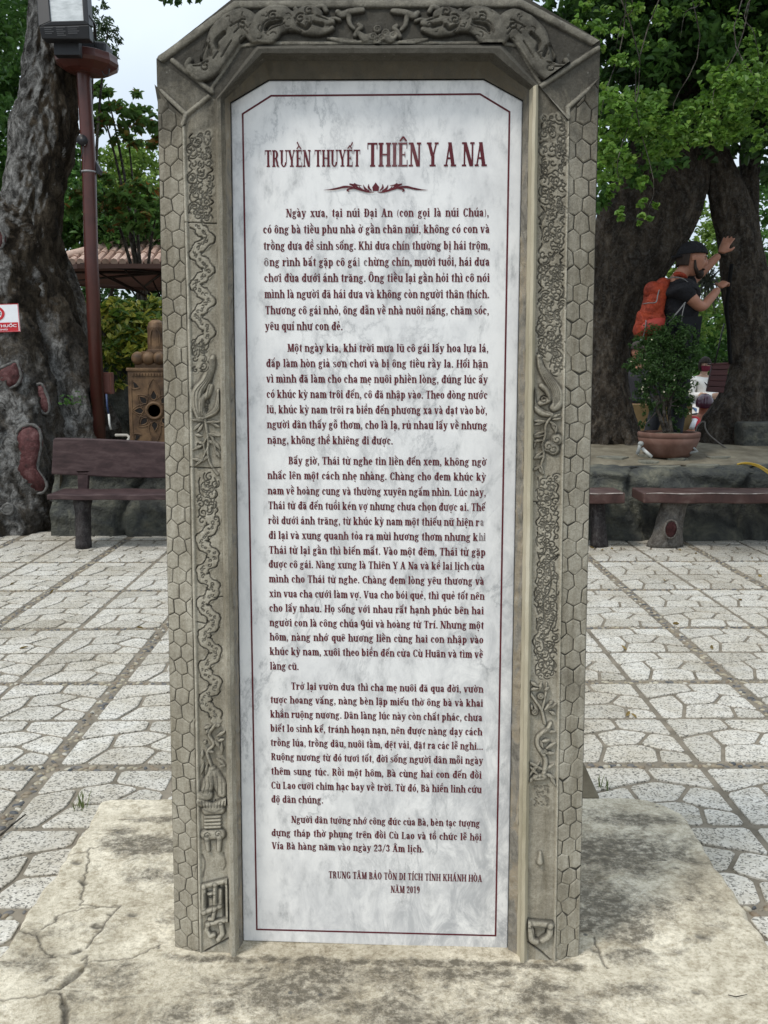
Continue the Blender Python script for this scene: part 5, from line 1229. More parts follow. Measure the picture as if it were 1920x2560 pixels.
def scar(pts, Y, depth=.05, mat=M_SCAR):
    ys_ = [bark_y(x, y, None) for x, y in pts + [(sum(p[0] for p in pts) / len(pts), sum(p[1] for p in pts) / len(pts))]]; ys_ = [q for q in ys_ if q]
    Y = np.mean(ys_) - .03 if ys_ else Y
    m = MB(); c = np.mean([[p.x, p.y, p.z] for p in (at(x, y, Y) for x, y in pts)], 0); P_ = [at(x, y, Y) for x, y in smooth_path(pts + [pts[0]], 4)[:-1]]
    n = len(P_); vs = [tuple(p + Vector((0, .05, 0))) for p in P_]
    for k, f_ in ((.9, -.008), (.55, -depth * .5), (.2, -depth * .6)): vs += [tuple(Vector(c) + (p - Vector(c)) * k + Vector((0, f_, 0))) for p in P_]
    vs.append(tuple(Vector(c) + Vector((0, -depth * .6, 0)))); fs = []
    for r_ in range(3): fs += [(r_ * n + k, r_ * n + (k + 1) % n, (r_ + 1) * n + (k + 1) % n, (r_ + 1) * n + k) for k in range(n)]
    fs += [(3 * n + k, 3 * n + (k + 1) % n, 4 * n) for k in range(n)]
    m.add(vs, fs); o = m.build("cut_scar", mat, lt, smooth=True)
    r_ = MB(); r_.tube([tuple(p + Vector((0, .0, 0))) for p in P_] + [tuple(P_[0])], .013, 8, jit=.45); r_.build("scar_rim", M_SCAR_RIM, o, smooth=True)
k2 = 800 / 2212
def c2(*p): return [(x * k2, 600 + y * k2) for x, y in p]
scar(c2((110, 1340), (150, 1290), (215, 1275), (270, 1310), (285, 1400), (270, 1500), (260, 1580), (300, 1640), (325, 1700), (300, 1745), (240, 1750), (190, 1715), (130, 1660), (95, 1590), (110, 1480)), 8.46, .07)
scar(c2((0, 890), (60, 860), (110, 840), (130, 880), (145, 940), (120, 1000), (60, 1025), (5, 1015), (-40, 960)), 8.50, .06)
scar(c2((255, 1000), (290, 1000), (320, 1060), (342, 1130), (335, 1190), (300, 1195), (270, 1130), (250, 1060)), 8.72, .03)
scar(c2((-60, -20), (-10, -70), (25, -30), (20, 40), (-10, 60), (-60, 40)), 8.62, .03)
scar(c2((15, 1850), (50, 1825), (85, 1840), (85, 1880), (50, 1895), (15, 1880)), 8.40, .02, M_SCAR_RIM)
# crown of the tree: far above the frame, it shades the bed and closes the upper left corner
m = MB()
for (px, py, Y), r0 in (((-200, -500, 9.0), .16), ((300, -700, 10.0), .14), ((0, -800, 11.0), .2), ((-350, -200, 10.5), .15)):
    p = at(px, py, Y); limb(m, [at(130, -380, 9.8), at((130 + px) / 2, (-380 + py) / 2 - 40, (9.8 + Y) / 2), p], r0, .04)
m.build("limb", M_BARK_D, lt, smooth=True)
PP = [clump(at(x, y, Y), r_, n) for x, y, Y, r_, n in ((-100, 120, 10.8, .55, 700), (-60, 300, 11.2, .45, 520), (-40, 20, 11.0, .5, 600), (30, -140, 10.6, .6, 600), (-140, 430, 11.5, .4, 420), (-250, -350, 9.5, .9, 700), (250, -560, 10.5, .8, 420), (0, -600, 10.5, 1.1, 800), (-400, -100, 10.5, .9, 700), (40, 110, 11.6, .35, 260))]
leaf_mesh("foliage", np.concatenate(PP), RNG.uniform(.06, .11, sum(map(len, PP))), M_LEAF_M, lt, .55)
# the bough tip that dips into the top edge of the picture
bt = thing("leafy_bough", "dark leaf tip of an overhanging bough against the sky left of the stele's head", "bough", at(440, -160, 5.0))
m = MB(); limb(m, [at(380, -320, 5.2), at(420, -160, 5.0), at(438, -40, 5.0), at(430, 6, 5.0)], .012, .003); limb(m, [at(425, -130, 5.0), at(460, -50, 5.0), at(500, -10, 5.0)], .007, .002); limb(m, [at(425, -130, 5.0), at(400, -40, 4.95), at(408, 4, 4.95)], .006, .002); m.build("twig", M_BARK_D, bt, smooth=True)
PP = [clump(at(x, y, 5.0), (r_, r_, r_), n) for x, y, r_, n in ((405, 0, .02, 7), (440, 2, .022, 9), (425, 8, .015, 5), (500, -8, .03, 10), (470, -12, .03, 9), (440, -50, .09, 40), (400, -120, .12, 50), (480, -60, .06, 22))]
leaf_mesh("foliage", np.concatenate(PP), RNG.uniform(.03, .05, sum(map(len, PP))), M_LEAF_D, bt, .5, .2, droop=.8)

# ---------------------------------------------------------------- trees beyond, left
def tree(name, label, base, trunk_r, clumps, mat, leafL, aspect=.5, group=None, tmat=None, up=.45, droop=0.0, top=None):
    """clumps: (px, py, Y, r, n)"""
    t_ = thing(name, label, "tree", base, group)
    cs = [(at(x, y, Y), r_, n) for x, y, Y, r_, n in clumps]
    ctr = sum((c for c, _, _ in cs), Vector((0, 0, 0))) / len(cs)
    zt = top or lerp(base[2], ctr.z, .75); fork = Vector((lerp(base[0], ctr.x, .5), lerp(base[1], ctr.y, .6), lerp(base[2], zt, .7)))
    m = MB(); limb(m, [Vector(base), Vector(base).lerp(fork, .5) + Vector((.08, 0, 0)), fork], trunk_r, trunk_r * .45, 12)
    m.build("trunk", tmat or M_BARK_D, t_, smooth=True)
    m = MB()
    for c, r_, n in cs[::3]: limb(m, [fork, fork.lerp(c, .5) + Vector((0, 0, .12 * (c - fork).length)), c], trunk_r * .2, .008, 6)
    m.build("limb", tmat or M_BARK_D, t_, smooth=True)
    PP = [clump(tuple(c), r_, n) for c, r_, n in cs]; tot = sum(map(len, PP))
    leaf_mesh("foliage", np.concatenate(PP), leafL * RNG.uniform(.7, 1.25, tot), mat, t_, aspect, up, droop=droop)
    return t_
tree("feathery_tree", "fine leaved grey green tree high against the sky right of the lamp post", (-4.4, 14.5, 0), .14, [(235, 60, 13.5, .30, 260), (255, 95, 13.5, .26, 220), (235, 120, 13.8, .28, 200), (270, 70, 13.5, .14, 70), (285, 115, 13.6, .10, 40), (240, 20, 13.6, .2, 90)], M_LEAF_F, .085, .28, droop=.6)
tree("almond_tree", "broad tree with reddening orange leaves between the lamp post and the stele", (-3.3, 15.0, 0), .16, [(250, 250, 14, .26, 130), (290, 290, 14, .30, 150), (350, 300, 14.2, .28, 140), (265, 215, 14, .14, 40), (345, 245, 14.2, .12, 34), (375, 340, 14.2, .26, 110), (320, 340, 14, .22, 80), (245, 310, 14, .2, 70),
    (215, 490, 13.6, .22, 130), (255, 470, 13.6, .22, 140), (300, 500, 13.6, .26, 170), (350, 490, 13.6, .24, 150), (340, 545, 13.6, .26, 170), (270, 535, 13.6, .26, 170), (200, 530, 13.6, .2, 100), (395, 515, 13.8, .22, 110)], M_LEAF_R, .15, .42)
tree("leafy_tree", "pale yellow green tree crown farthest back, low beside the stele's left edge", (-4.8, 22, 0), .2, [(270, 440, 21, .7, 800), (330, 410, 21, .6, 700), (390, 430, 21, .8, 800), (300, 500, 21, .8, 800), (215, 460, 21.5, .5, 420), (370, 500, 21, .8, 700)], M_LEAF_Y, .14, .45)
tree("leafy_tree", "dense dark green tree massed above the tiled roof and behind the lamp post", (-4.9, 17.5, 0), .22, [(165, 540, 16.5, .6, 800), (220, 570, 16.5, .6, 800), (290, 580, 16.5, .6, 800), (350, 570, 16.5, .6, 800), (410, 570, 16.5, .6, 700), (180, 620, 16.5, .5, 500), (160, 460, 17, .55, 500), (190, 400, 17.3, .4, 260), (130, 560, 16.4, .5, 500)], M_LEAF_M, .13, .5)
tree("leafy_tree", "dark tree crown filling the corner left of the huge trunk", (-6.2, 13.5, 0), .2, [(20, 120, 13, .7, 700), (40, 260, 13, .6, 600), (20, 380, 13, .7, 650), (60, 30, 13.2, .6, 500), (70, 420, 13.2, .5, 420), (-80, 250, 13, .9, 700), (40, 480, 13, .6, 500), (-60, 60, 13, .9, 700)], M_LEAF_M, .13, .5)

# ---------------------------------------------------------------- the dark forked tree on the right
rt = thing("old_tree", "massive dark trunk leaning behind the stele's right edge under hanging green foliage", "tree", (2.9, 10.0, .7))
trunk_mesh("trunk", [st(1440, 1625, 1150, 10.15, .8), st(1462, 1592, 1060, 10.1, .8), st(1475, 1570, 930, 10.1, .8), st(1482, 1590, 820, 10.1, .8), st(1485, 1648, 705, 10.1, .75), st(1488, 1690, 640, 10.1, .7), st(1500, 1735, 560, 10.1, .65), st(1530, 1765, 470, 10.1, .65), st(1570, 1770, 380, 10.1, .7), st(1610, 1800, 250, 10.1, .8), st(1640, 1820, 60, 10.2, .8), st(1650, 1830, -250, 10.2, .8)], M_BARK_B, rt, 56, 21, .07, .05, 130, .04)
m = MB()
for q in ([(1470, 1080), (1440, 1128), (1410, 1140)], [(1520, 1090), (1500, 1130), (1470, 1150)], [(1560, 1080), (1590, 1120), (1612, 1140)], [(1570, 1090), (1575, 1130), (1585, 1150)]):
    limb(m, [at(x, y, 9.85 - .1 * i) for i, (x, y) in enumerate(q)], .05, .02)
m.build("surface_root", M_BARK_B, rt, smooth=True)
rb = thing("old_tree", "second dark rough trunk on the right that the backpacker leans his hands on", "tree", (4.2, 10.1, .7))
trunk_mesh("trunk", [st(1725, 1960, 1180, 10.15, .7), st(1740, 1945, 1120, 10.1, .7), st(1762, 1925, 1046, 10.1, .7), st(1795, 1925, 990, 10.1, .7), st(1826, 1926, 910, 10.1, .7), st(1815, 1924, 790, 10.1, .7), st(1803, 1918, 690, 10.1, .7), st(1796, 1900, 600, 10.1, .7), st(1782, 1886, 540, 10.1, .7), st(1770, 1866, 480, 10.1, .75), st(1757, 1830, 400, 10.1, .75), st(1752, 1818, 340, 10.15, .8), st(1748, 1822, 200, 10.2, .8), st(1760, 1850, -60, 10.3, .8)], M_BARK_B, rb, 48, 31, .08, .06, 150, .05)
trunk_mesh("trunk", [st(1850, 1925, 760, 10.25, .7), st(1860, 1908, 640, 10.25, .7), st(1862, 1900, 560, 10.3, .7), st(1858, 1898, 500, 10.35, .7), st(1850, 1905, 380, 10.5, .7), st(1880, 1960, 200, 10.7, .7)], M_BARK_B, rb, 32, 37, .08, .06, 70, .05, label="thinner stem rising on the right")
# canopies: a deep dark layer and bright hanging clumps nearer the camera
def canopy(parent, clumps, mat, L, up=.45, aspect=.62, face=None, droop=.2, name="foliage"):
    PP = [clump(tuple(at(x, y, Y)), r_, n) for x, y, Y, r_, n in clumps]; tot = sum(map(len, PP))
    return leaf_mesh(name, np.concatenate(PP), L * RNG.uniform(.7, 1.25, tot), mat, parent, aspect, up, face=face, droop=droop)
canopy(rt, [(1480, 380, 10.4, .3, 260), (1500, 470, 10.4, .28, 220), (1485, 300, 10.4, .3, 220), (1490, 540, 10.5, .2, 130), (1750, 450, 10.9, .2, 110)], M_LEAF_D, .09)
deep = [(x + RNG.uniform(-30, 30), y + RNG.uniform(-25, 25), RNG.uniform(9.0, 10.6), RNG.uniform(.34, .5), 300) for x in range(1400, 2180, 85) for y in range(-260, 330, 85)]
canopy(rt, deep[::2], M_LEAF_D, .10); canopy(rt, deep[1::2], M_LEAF_M, .085)
canopy(rt, [(1500, 400, 9.2, .28, 200), (1480, 500, 9.3, .2, 120), (1600, 420, 9.4, .25, 160), (1700, 350, 9.4, .3, 200), (1520, 300, 9.2, .35, 240), (1660, 380, 9.0, .22, 130)], M_LEAF_M, .085)
over = [(x + RNG.uniform(-60, 60), y + RNG.uniform(-50, 50), RNG.uniform(6.6, 9.6), RNG.uniform(.5, .75), 300) for x in range(1380, 2500, 170) for y in range(-1500, -250, 190)]
canopy(rt, over, M_LEAF_D, .12)  # unseen foliage above the view, added to shade the right side
canopy(rb, [(x + RNG.uniform(-30, 30), y + RNG.uniform(-20, 20), RNG.uniform(9.5, 11.5), RNG.uniform(.4, .6), 300) for x in range(1650, 2300, 110) for y in range(-330, 350, 110)], M_LEAF_D, .10)
canopy(rb, [(1890, 420, 10.8, .25, 120), (1850, 400, 10.6, .2, 110), (1900, 330, 10.2, .25, 160)], M_LEAF_M, .09)
ht = thing("leafy_bough", "bright green round leaved bough hanging in front of the dark trunks at upper right", "bough", at(1700, -300, 6.8))
m = MB(); hub = at(1760, -420, 7.4); tips = [(1500, 300, 6.6), (1560, 470, 6.5), (1620, 520, 6.5), (1700, 330, 6.7), (1880, 280, 6.4), (1800, 300, 6.5), (1540, 120, 6.6), (1900, 150, 6.3), (1700, 100, 6.8)]
for i, (x, y, Y) in enumerate(tips): limb(m, [hub, at(x + (90, -70, 130, -40, 60)[i % 5], -260, Y + .35), at(x + (60, 40, -30, 50, -45)[i % 5], y * .45 - 60, Y + .12), at(x + (14, -16)[i % 2], y - 70, Y), at(x, y, Y)], .006, .0015, 6)
m.build("twig", M_BARK_D, ht, smooth=True)
bright = [(1520, 290, 6.6, .19, 170), (1600, 300, 6.6, .17, 140), (1560, 360, 6.5, .17, 130), (1660, 330, 6.6, .15, 110), (1700, 310, 6.7, .13, 80), (1530, 420, 6.5, .13, 75), (1580, 460, 6.5, .09, 34), (1540, 520, 6.45, .06, 16), (1620, 500, 6.45, .075, 30), (1612, 550, 6.4, .045, 14), (1560, 540, 6.45, .04, 10),
          (1850, 250, 6.4, .20, 170), (1900, 290, 6.4, .17, 130), (1800, 300, 6.5, .14, 90), (1780, 330, 6.45, .09, 40), (1870, 200, 6.4, .17, 120), (1830, 330, 6.4, .08, 34), (1920, 340, 6.3, .08, 34), (1760, 340, 6.5, .05, 16), (1510, 480, 6.5, .08, 26), (1490, 360, 6.6, .12, 60), (1640, 390, 6.6, .06, 22), (1735, 350, 6.6, .05, 14), (1880, 370, 6.3, .05, 14),
          (1520, 110, 6.6, .15, 70), (1560, 150, 6.6, .10, 34), (1600, 60, 6.8, .16, 60), (1470, 40, 6.7, .14, 60), (1640, 130, 6.9, .13, 30), (1700, 30, 7.0, .16, 44), (1870, 60, 6.6, .14, 40), (1920, 120, 6.5, .12, 34)]
canopy(ht, [(x, y, Y, r_ * 1.06, int(n * 1.75)) for x, y, Y, r_, n in bright], M_LEAF_B, .043, .5, .70, face=(0, -.5, .3))
canopy(ht, [(x, y, Y + .5, r_ * 1.5, int(n * 1.3)) for x, y, Y, r_, n in bright[:6] + bright[11:16]], M_LEAF_B, .055, .45, .68)

# ---------------------------------------------------------------- greenery beyond, right
tree("leafy_tree", "light green tree glimpsed in the gap between the two dark trunks", (3.7, 15.5, 0), .15, [(1740, 600, 14.5, .4, 340), (1770, 560, 14.5, .35, 260), (1710, 660, 14.5, .35, 260), (1770, 660, 14.6, .4, 300), (1760, 750, 14.5, .4, 300), (1800, 800, 14.5, .4, 300), (1730, 520, 14.8, .3, 130)], M_LEAF_Y, .10, .45)
tree("leafy_tree", "mid green tree with bright gaps along the right edge beyond the trunk", (6.2, 17, 0), .2, [(1890, 520, 16, .4, 190), (1930, 600, 16, .5, 340), (1900, 680, 16, .4, 250), (1940, 760, 16, .5, 340), (1990, 500, 16, .7, 300), (1910, 440, 16, .3, 90), (1990, 680, 16, .7, 400), (1930, 830, 16, .5, 340)], M_LEAF_M, .12, .45)
tree("leafy_tree", "dark green tree mass far behind the backpacker and the shrub", (4.4, 18.5, 0), .25, [(1480, 820, 17.5, .8, 600), (1570, 760, 17.5, .7, 500), (1650, 800, 17.5, .8, 600), (1720, 850, 17.5, .7, 600), (1800, 880, 17.5, .7, 600), (1850, 790, 17.5, .7, 600), (1620, 900, 17.5, .6, 400), (1760, 960, 17, .4, 300), (1920, 900, 17.5, .7, 400), (1480, 600, 18.5, .5, 240)], M_LEAF_M, .13, .5)

hd = thing("hedge", "dark clipped hedge closing the view low down between and beyond the right hand trunks", "hedge", (4.2, 19.5, 0))
PP = [clump(tuple(at(x, y, Y)), (.75, .5, .55), 420, shell=.3) for x in range(470, 2080, 62) for y, Y in ((1010, 19), (930, 19.3), (860, 19.6))]
leaf_mesh("foliage", np.concatenate(PP), RNG.uniform(.10, .17, sum(map(len, PP))), M_LEAF_D, hd, .5)
MB().box((at(1270, 900, 19.8).x, 19.9, .9), (13.5, .3, 1.9)).build("inner_branches", M_BARK_D, hd)
hd = thing("hedge", "dark leafy hedge behind the croton and the brown parasol's pole on the left", "hedge", (-4.6, 20.5, 0))
PP = [clump(tuple(at(x, y, Y)), (.8, .5, .6), 380, shell=.3) for x in range(-60, 560, 66) for y, Y in ((1010, 19), (920, 19.3), (830, 19.6), (760, 19.9))]
leaf_mesh("foliage", np.concatenate(PP), RNG.uniform(.10, .17, sum(map(len, PP))), M_LEAF_D, hd, .5)
MB().box((at(260, 900, 20).x, 20.1, 1.1), (6.0, .3, 2.2)).build("inner_branches", M_BARK_D, hd)
# ---------------------------------------------------------------- things on the left
k1 = 460 / 1590
M_SIGNW = mat_plain("white_sign", (.78, .78, .80), .35, .4, .03)
M_SIGNR = mat_plain("red_sign_ink", (.50, .018, .025), .4, .4, .05)
M_SIGNK = mat_plain("black_sign_ink", (.015, .015, .017), .4, .4, .05)
YS = min(bark_y(x, y) for x in (5, 25, 45) for y in (765, 795, 828)) - .02
sg = thing("no_smoking_sign", "small white and red no smoking sign fixed on the big grey trunk", "sign", at(0, 795, YS))
m = MB(); cs = [at(-82, 763, YS), at(45, 759, YS), at(51, 829, YS), at(-78, 833, YS)]; m.prism([tuple(p) for p in cs], (0, .008, 0)); m.build("panel", M_SIGNW, sg)
def spt(a, b, l=0): return tuple(Vector(cs[0]).lerp(cs[1], a).lerp(Vector(cs[3]).lerp(cs[2], a), b) + Vector((0, -.0015 - .001 * l, 0)))
m = MB(); m.add([spt(.03, .66), spt(.97, .66), spt(.97, .97), spt(.03, .97)], [(0, 1, 2, 3)])
for q in ((0, 0, 1, .022), (0, .022, .012, .978), (.988, .022, 1, .978), (0, .978, 1, 1)): m.add([spt(q[0], q[1]), spt(q[2], q[1]), spt(q[2], q[3]), spt(q[0], q[3])], [(0, 1, 2, 3)])
N = 26; c0, c1_, ra, rb_ = .5, .335, .225, .17
ring = [spt(c0 + ra * math.cos(a), c1_ + 1.28 * ra * math.sin(a), 2) for a in np.linspace(0, 2 * math.pi, N, endpoint=False)] + [spt(c0 + rb_ * math.cos(a), c1_ + 1.28 * rb_ * math.sin(a), 2) for a in np.linspace(0, 2 * math.pi, N, endpoint=False)]
m.add(ring, [(k, (k + 1) % N, N + (k + 1) % N, N + k) for k in range(N)])
m.add([spt(c0 - .15, c1_ - .16, 3), spt(c0 - .115, c1_ - .20, 3), spt(c0 + .15, c1_ + .16, 3), spt(c0 + .115, c1_ + .20, 3)], [(0, 1, 2, 3)])
m.build("red_print", M_SIGNR, sg)
m = MB(); m.add([spt(.36, .35, 1), spt(.60, .35, 1), spt(.60, .395, 1), spt(.36, .395, 1)], [(0, 1, 2, 3)])
for x in (.615, .64): m.add([spt(x, .35, 1), spt(x + .014, .35, 1), spt(x + .014, .395, 1), spt(x, .395, 1)], [(0, 1, 2, 3)])
for pts in ([(.625, .33), (.61, .29), (.57, .285), (.54, .25), (.56, .215)], [(.645, .33), (.635, .27), (.60, .255), (.60, .22)]):
    for a, b in zip(pts[:-1], pts[1:]):
        d = Vector((b[1] - a[1], a[0] - b[0])).normalized() * .008; m.add([spt(a[0] + d.x, a[1] + d.y, 1), spt(b[0] + d.x, b[1] + d.y, 1), spt(b[0] - d.x, b[1] - d.y, 1), spt(a[0] - d.x, a[1] - d.y, 1)], [(0, 1, 2, 3)])
m.build("cigarette_print", M_SIGNK, sg)
def sans(txt, name, parent, mat, p0, p1, frac, bold=.02):
    """flat sans lettering between two points, on the plane of the sign"""
    cu = bpy.data.curves.new(name, 'FONT'); cu.body = txt; cu.offset = bold; o = bpy.data.objects.new(name, cu); COL.objects.link(o)
    dg = bpy.context.evaluated_depsgraph_get(); me = bpy.data.meshes.new_from_object(o.evaluated_get(dg)); bpy.data.objects.remove(o)
    P_ = np.array([v.co[:] for v in me.vertices]); w = P_[:, 0].max() - P_[:, 0].min(); x0 = P_[:, 0].min()
    ch = .73
    (a0, b0), (a1, b1) = p0, p1
    inv = base_matrix(root_of(parent)).inverted()
    for v in me.vertices:
        t, h_ = (v.co.x - x0) / w, v.co.y / ch
        v.co = inv @ Vector(spt(a0 + (a1 - a0) * t, b0 - frac * h_, 4))
    me.materials.clear(); return link_mesh(name, me, mat, parent)
sans("CẤM HÚT THUỐC", "warning_lettering", sg, M_SIGNW, (.06, .825), (.94, .825), .095)
sans("NO SMOKING", "warning_lettering", sg, M_SIGNW, (.24, .935), (.76, .935), .055)

# lamp post with its flood light
YP = 9.5
lp = thing("lamp_post", "tall maroon steel lamp post with a round shelf at its head, rising behind the bench", "lamp post", at(252, 1130, YP))
m = MB(); m.tube([at(196, -160, YP), at(203, 60, YP), at(211, 220, YP), at(222, 400, YP), at(228, 640, YP), at(250, 1150, YP)], .064, 20); m.build("pole", M_POST, lp, smooth=True)
m = MB(); c = at(218, 152, YP); rt_ = Matrix.Rotation(R(4), 3, 'Y')
m.lathe(c, [(.12, -.12), (.20, -.10), (.28, -.05), (.29, -.02), (.28, .01), (.27, .05), (.20, .07), (.12, .09)], 12, axis=rt_); m.build("shelf", M_POST, lp, bevel=.004)
m = MB(); m.box(at(238, 126, YP - .02), (.26, .24, .10), rt_); m.box(at(252, 138, YP - .1), (.16, .10, .06), rt_); m.build("ballast_box", M_DKGREY, lp, bevel=.02)
for q, r_ in (([(255, 178), (262, 190), (272, 186), (273, 172)], .005), ([(158, 145), (162, 155), (178, 154), (180, 168)], .006), ([(228, 70), (232, 95), (240, 120)], .008), ([(204, 355), (207, 380), (201, 400), (202, 440)], .004)): MB().tube([at(x, y, YP - .14) if r_ > .0045 else at(x, y, YP - .08) for x, y in q], r_, 6).build("wire", M_DKGREY, lp, smooth=True)
m = MB(); q = at(207, 352, YP - .07); m.lathe(q, [(.0, -.01), (.045, -.008), (.05, .03)], 20, axis=Matrix.Rotation(R(90), 3, 'X')); m.build("round_lamp", M_BLACK, lp, smooth=True)
for dx, dz in ((-.016, .014), (.018, .014), (-.016, -.012), (.018, -.012), (.016, -.035)): MB().ell(at(207, 352, YP - .095) + Vector((dx, 0, dz)), (.006, .004, .006), 8, 6).build("lamp_bead", M_SIGNW, lp, smooth=True)
m = MB(); m.prism([tuple(at(237, 398, YP)), tuple(at(252, 425, YP)), tuple(at(248, 436, YP)), tuple(at(236, 430, YP))], (0, .08, 0)); m.build("bracket", M_DKGREY, lp, bevel=.004)
m = MB(); m.lathe(at(221, 430, YP), [(.066, -.008), (.071, -.006), (.071, .006), (.066, .008)], 20); m.build("clamp_band", mat_plain("galvanised", (.3, .3, .31), .4), lp, smooth=True)
YF = 9.0
fd = thing("flood_light", "black rectangular flood light with a pale glass face at the head of the lamp post", "flood light", at(160, 95, YF))
m = MB(); fr = [at(88, -60, YF + .05), at(214, -60, YF + .05), at(222, 62, YF - .05), at(96, 66, YF - .05)]; fi = [at(116, -60, YF + .04), at(201, -60, YF + .04), at(208, 51, YF - .055), at(126, 53, YF - .055)]
for i in range(4):
    j = (i + 1) % 4; m.prism([tuple(fr[i]), tuple(fr[j]), tuple(fi[j]), tuple(fi[i])], (0, .14, .03))
m.build("housing", M_BLACK, fd, bevel=.006)
def m_glass():
    t = NT("frosted_lamp_glass"); c = t.ramp(t.noise(9, 4, .6, 0, (1, 1, 3)), [(.3, (.38, .40, .40)), (.7, (.62, .64, .64))]); return t.fin(c, .15, .6)
m = MB(); m.prism([tuple(p + Vector((0, .02, 0))) for p in fi], (0, .01, 0)); m.build("glass", m_glass(), fd)
m = MB(); lb_ = [at(97, 66, YF - .05), at(222, 62, YF - .05), at(224, 98, YF - .03), at(104, 97, YF - .03)]; m.prism([tuple(p) for p in lb_], (0, .12, 0)); m.build("gear_box", M_BLACK, fd, bevel=.008)
def lbp(a, b): return tuple(lb_[0].lerp(lb_[1], a).lerp(lb_[3].lerp(lb_[2], a), b) + Vector((0, -.004, 0)))
m = MB()
for x0, x1, n in ((.10, .28, 4), (.34, .52, 5), (.57, .80, 4)):
    for k in range(n): m.add([lbp(x0, .10 + .15 * k), lbp(x1 - .04 * (k % 2), .10 + .15 * k), lbp(x1 - .04 * (k % 2), .15 + .15 * k), lbp(x0, .15 + .15 * k)], [(0, 1, 2, 3)])
m.build("rating_plate", mat_plain("faint_grey_print", (.10, .10, .105), .5), fd)
m = MB(); m.box(at(170, 118, YF + .12), (.22, .10, .16)); m.tube([at(222, 40, YF), at(236, 60, YF + .15), at(240, 100, YF + .3)], .012, 8); m.build("yoke", M_BLACK, fd, bevel=.01)
# box and pipes at the foot of the post
eb = thing("junction_box", "reddish brown metal box strapped behind the foot of the lamp post", "junction box", at(250, 990, 9.6))
p0, p1 = at(216, 931, 9.62), at(283, 985, 9.62); m = MB(); m.box((p0 + p1) / 2, (p1.x - p0.x, .10, p0.z - p1.z)); m.build("cabinet", mat_mottle("terracotta_paint", [(.3, (.13, .045, .032)), (.7, (.21, .085, .06))], 8, 5, .6, .2), eb, bevel=.006)
m = MB(); m.box(((p0 + p1) / 2) + Vector((0, -.054, .0)), (p1.x - p0.x - .03, .01, p0.z - p1.z - .03)); m.build("door", mat_plain("terracotta_door", (.16, .06, .045), .55), eb, bevel=.004)
M_PVC = mat_plain("white_pvc", (.6, .6, .57), .45); M_PVCG = mat_plain("grey_pvc", (.26, .27, .26), .5)
pv = thing("water_pipe", "white plastic pipe with a blue upper length beside the foot of the lamp post", "pipe", at(278, 1080, 9.4))
m = MB(); m.tube([at(272, 1035, 9.4), at(274, 1060, 9.4), at(278, 1074, 9.4)], .010, 10); m.build("white_length", M_PVC, pv, smooth=True)
m = MB(); m.tube([at(266, 985, 9.4), at(268, 1015, 9.4), at(272, 1036, 9.4)], .009, 10); m.build("blue_length", mat_plain("blue_hose", (.03, .05, .12), .5), pv, smooth=True)
pv = tag(MB().tube([at(288, 1088, 9.25), at(318, 1088, 9.25), at(324, 1094, 9.2), at(318, 1104, 9.1)], .014, 10).build("water_pipe", mat_plain("dusty_pvc", (.36, .34, .30), .6), smooth=True), "short white pipe elbow lying between the post foot and the carved box", "pipe")

# carved terracotta lamp box
M_TERRA = mat_mottle("bronzed_terracotta", [(.28, (.025, .014, .008)), (.45, (.075, .042, .021)), (.6, (.145, .085, .042)), (.78, (.24, .15, .08))], 7, 7, .6, .4, 40, .004)
M_HOLE = mat_plain("dark_opening", (.008, .006, .005), .9)
YB = 9.15; pcx = at(385, 1000, YB).x; pw = .475; ztop = at(385, 927, YB).z; zb = .62
pd = thing("carved_lantern", "square bronzed terracotta lantern pierced with a lotus flower, half behind the stele", "lantern", (pcx, YB, zb))
m = MB(); m.box((pcx, YB + pw / 2, (ztop + zb) / 2), (pw, pw, ztop - zb)); m.box((pcx, YB + pw / 2, ztop + .012), (pw + .02, pw + .02, .03)); m.box((pcx, YB + pw / 2, zb + .02), (pw + .03, pw + .03, .05)); m.build("body", M_TERRA, pd, bevel=.006)
fc = Vector((pcx, YB, at(385, 1027, YB).z)); fm = MB(); HMS = []
fm.tube([fc + Vector((.072 * math.cos(a), -.004, .072 * math.sin(a))) for a in np.linspace(0, 2 * math.pi, 25)], .016, 8); HMS.append(MB().lathe(fc + Vector((0, -.0045, 0)), [(0, 0), (.062, 0)], 24, axis=Matrix.Rotation(R(90), 3, 'X')))
for k in range(8):
    a = k * math.pi / 4 + math.pi / 2; d = Vector((math.cos(a), 0, math.sin(a))); s = Vector((-math.sin(a), 0, math.cos(a)))
    prof = [(.092, .004), (.110, .026), (.135, .030), (.160, .018), (.185, .0)]
    pts = [fc + d * r_ + s * w for r_, w in prof] + [fc + d * r_ - s * w for r_, w in reversed(prof[:-1])]
    HMS.append(MB().add([tuple(p + Vector((0, -.0045, 0))) for p in pts], [tuple(range(len(pts)))]))
    fm.tube([p + d * (.006 if i < 5 else .006) + Vector((0, -.003, 0)) + (p - fc).normalized() * .0 for i, p in enumerate(pts + [pts[0]])], .0065, 6)
    lg = 1.25 if k % 4 == 0 else .88
    fm.tube(smooth_path([tuple(fc + d * .10 + s * .055 + Vector((0, -.002, 0))), tuple(fc + d * .16 * lg + s * .052 + Vector((0, -.002, 0))), tuple(fc + d * .235 * lg + Vector((0, -.002, 0))), tuple(fc + d * .16 * lg - s * .052 + Vector((0, -.002, 0))), tuple(fc + d * .10 - s * .055 + Vector((0, -.002, 0)))], 4), .006, 6)
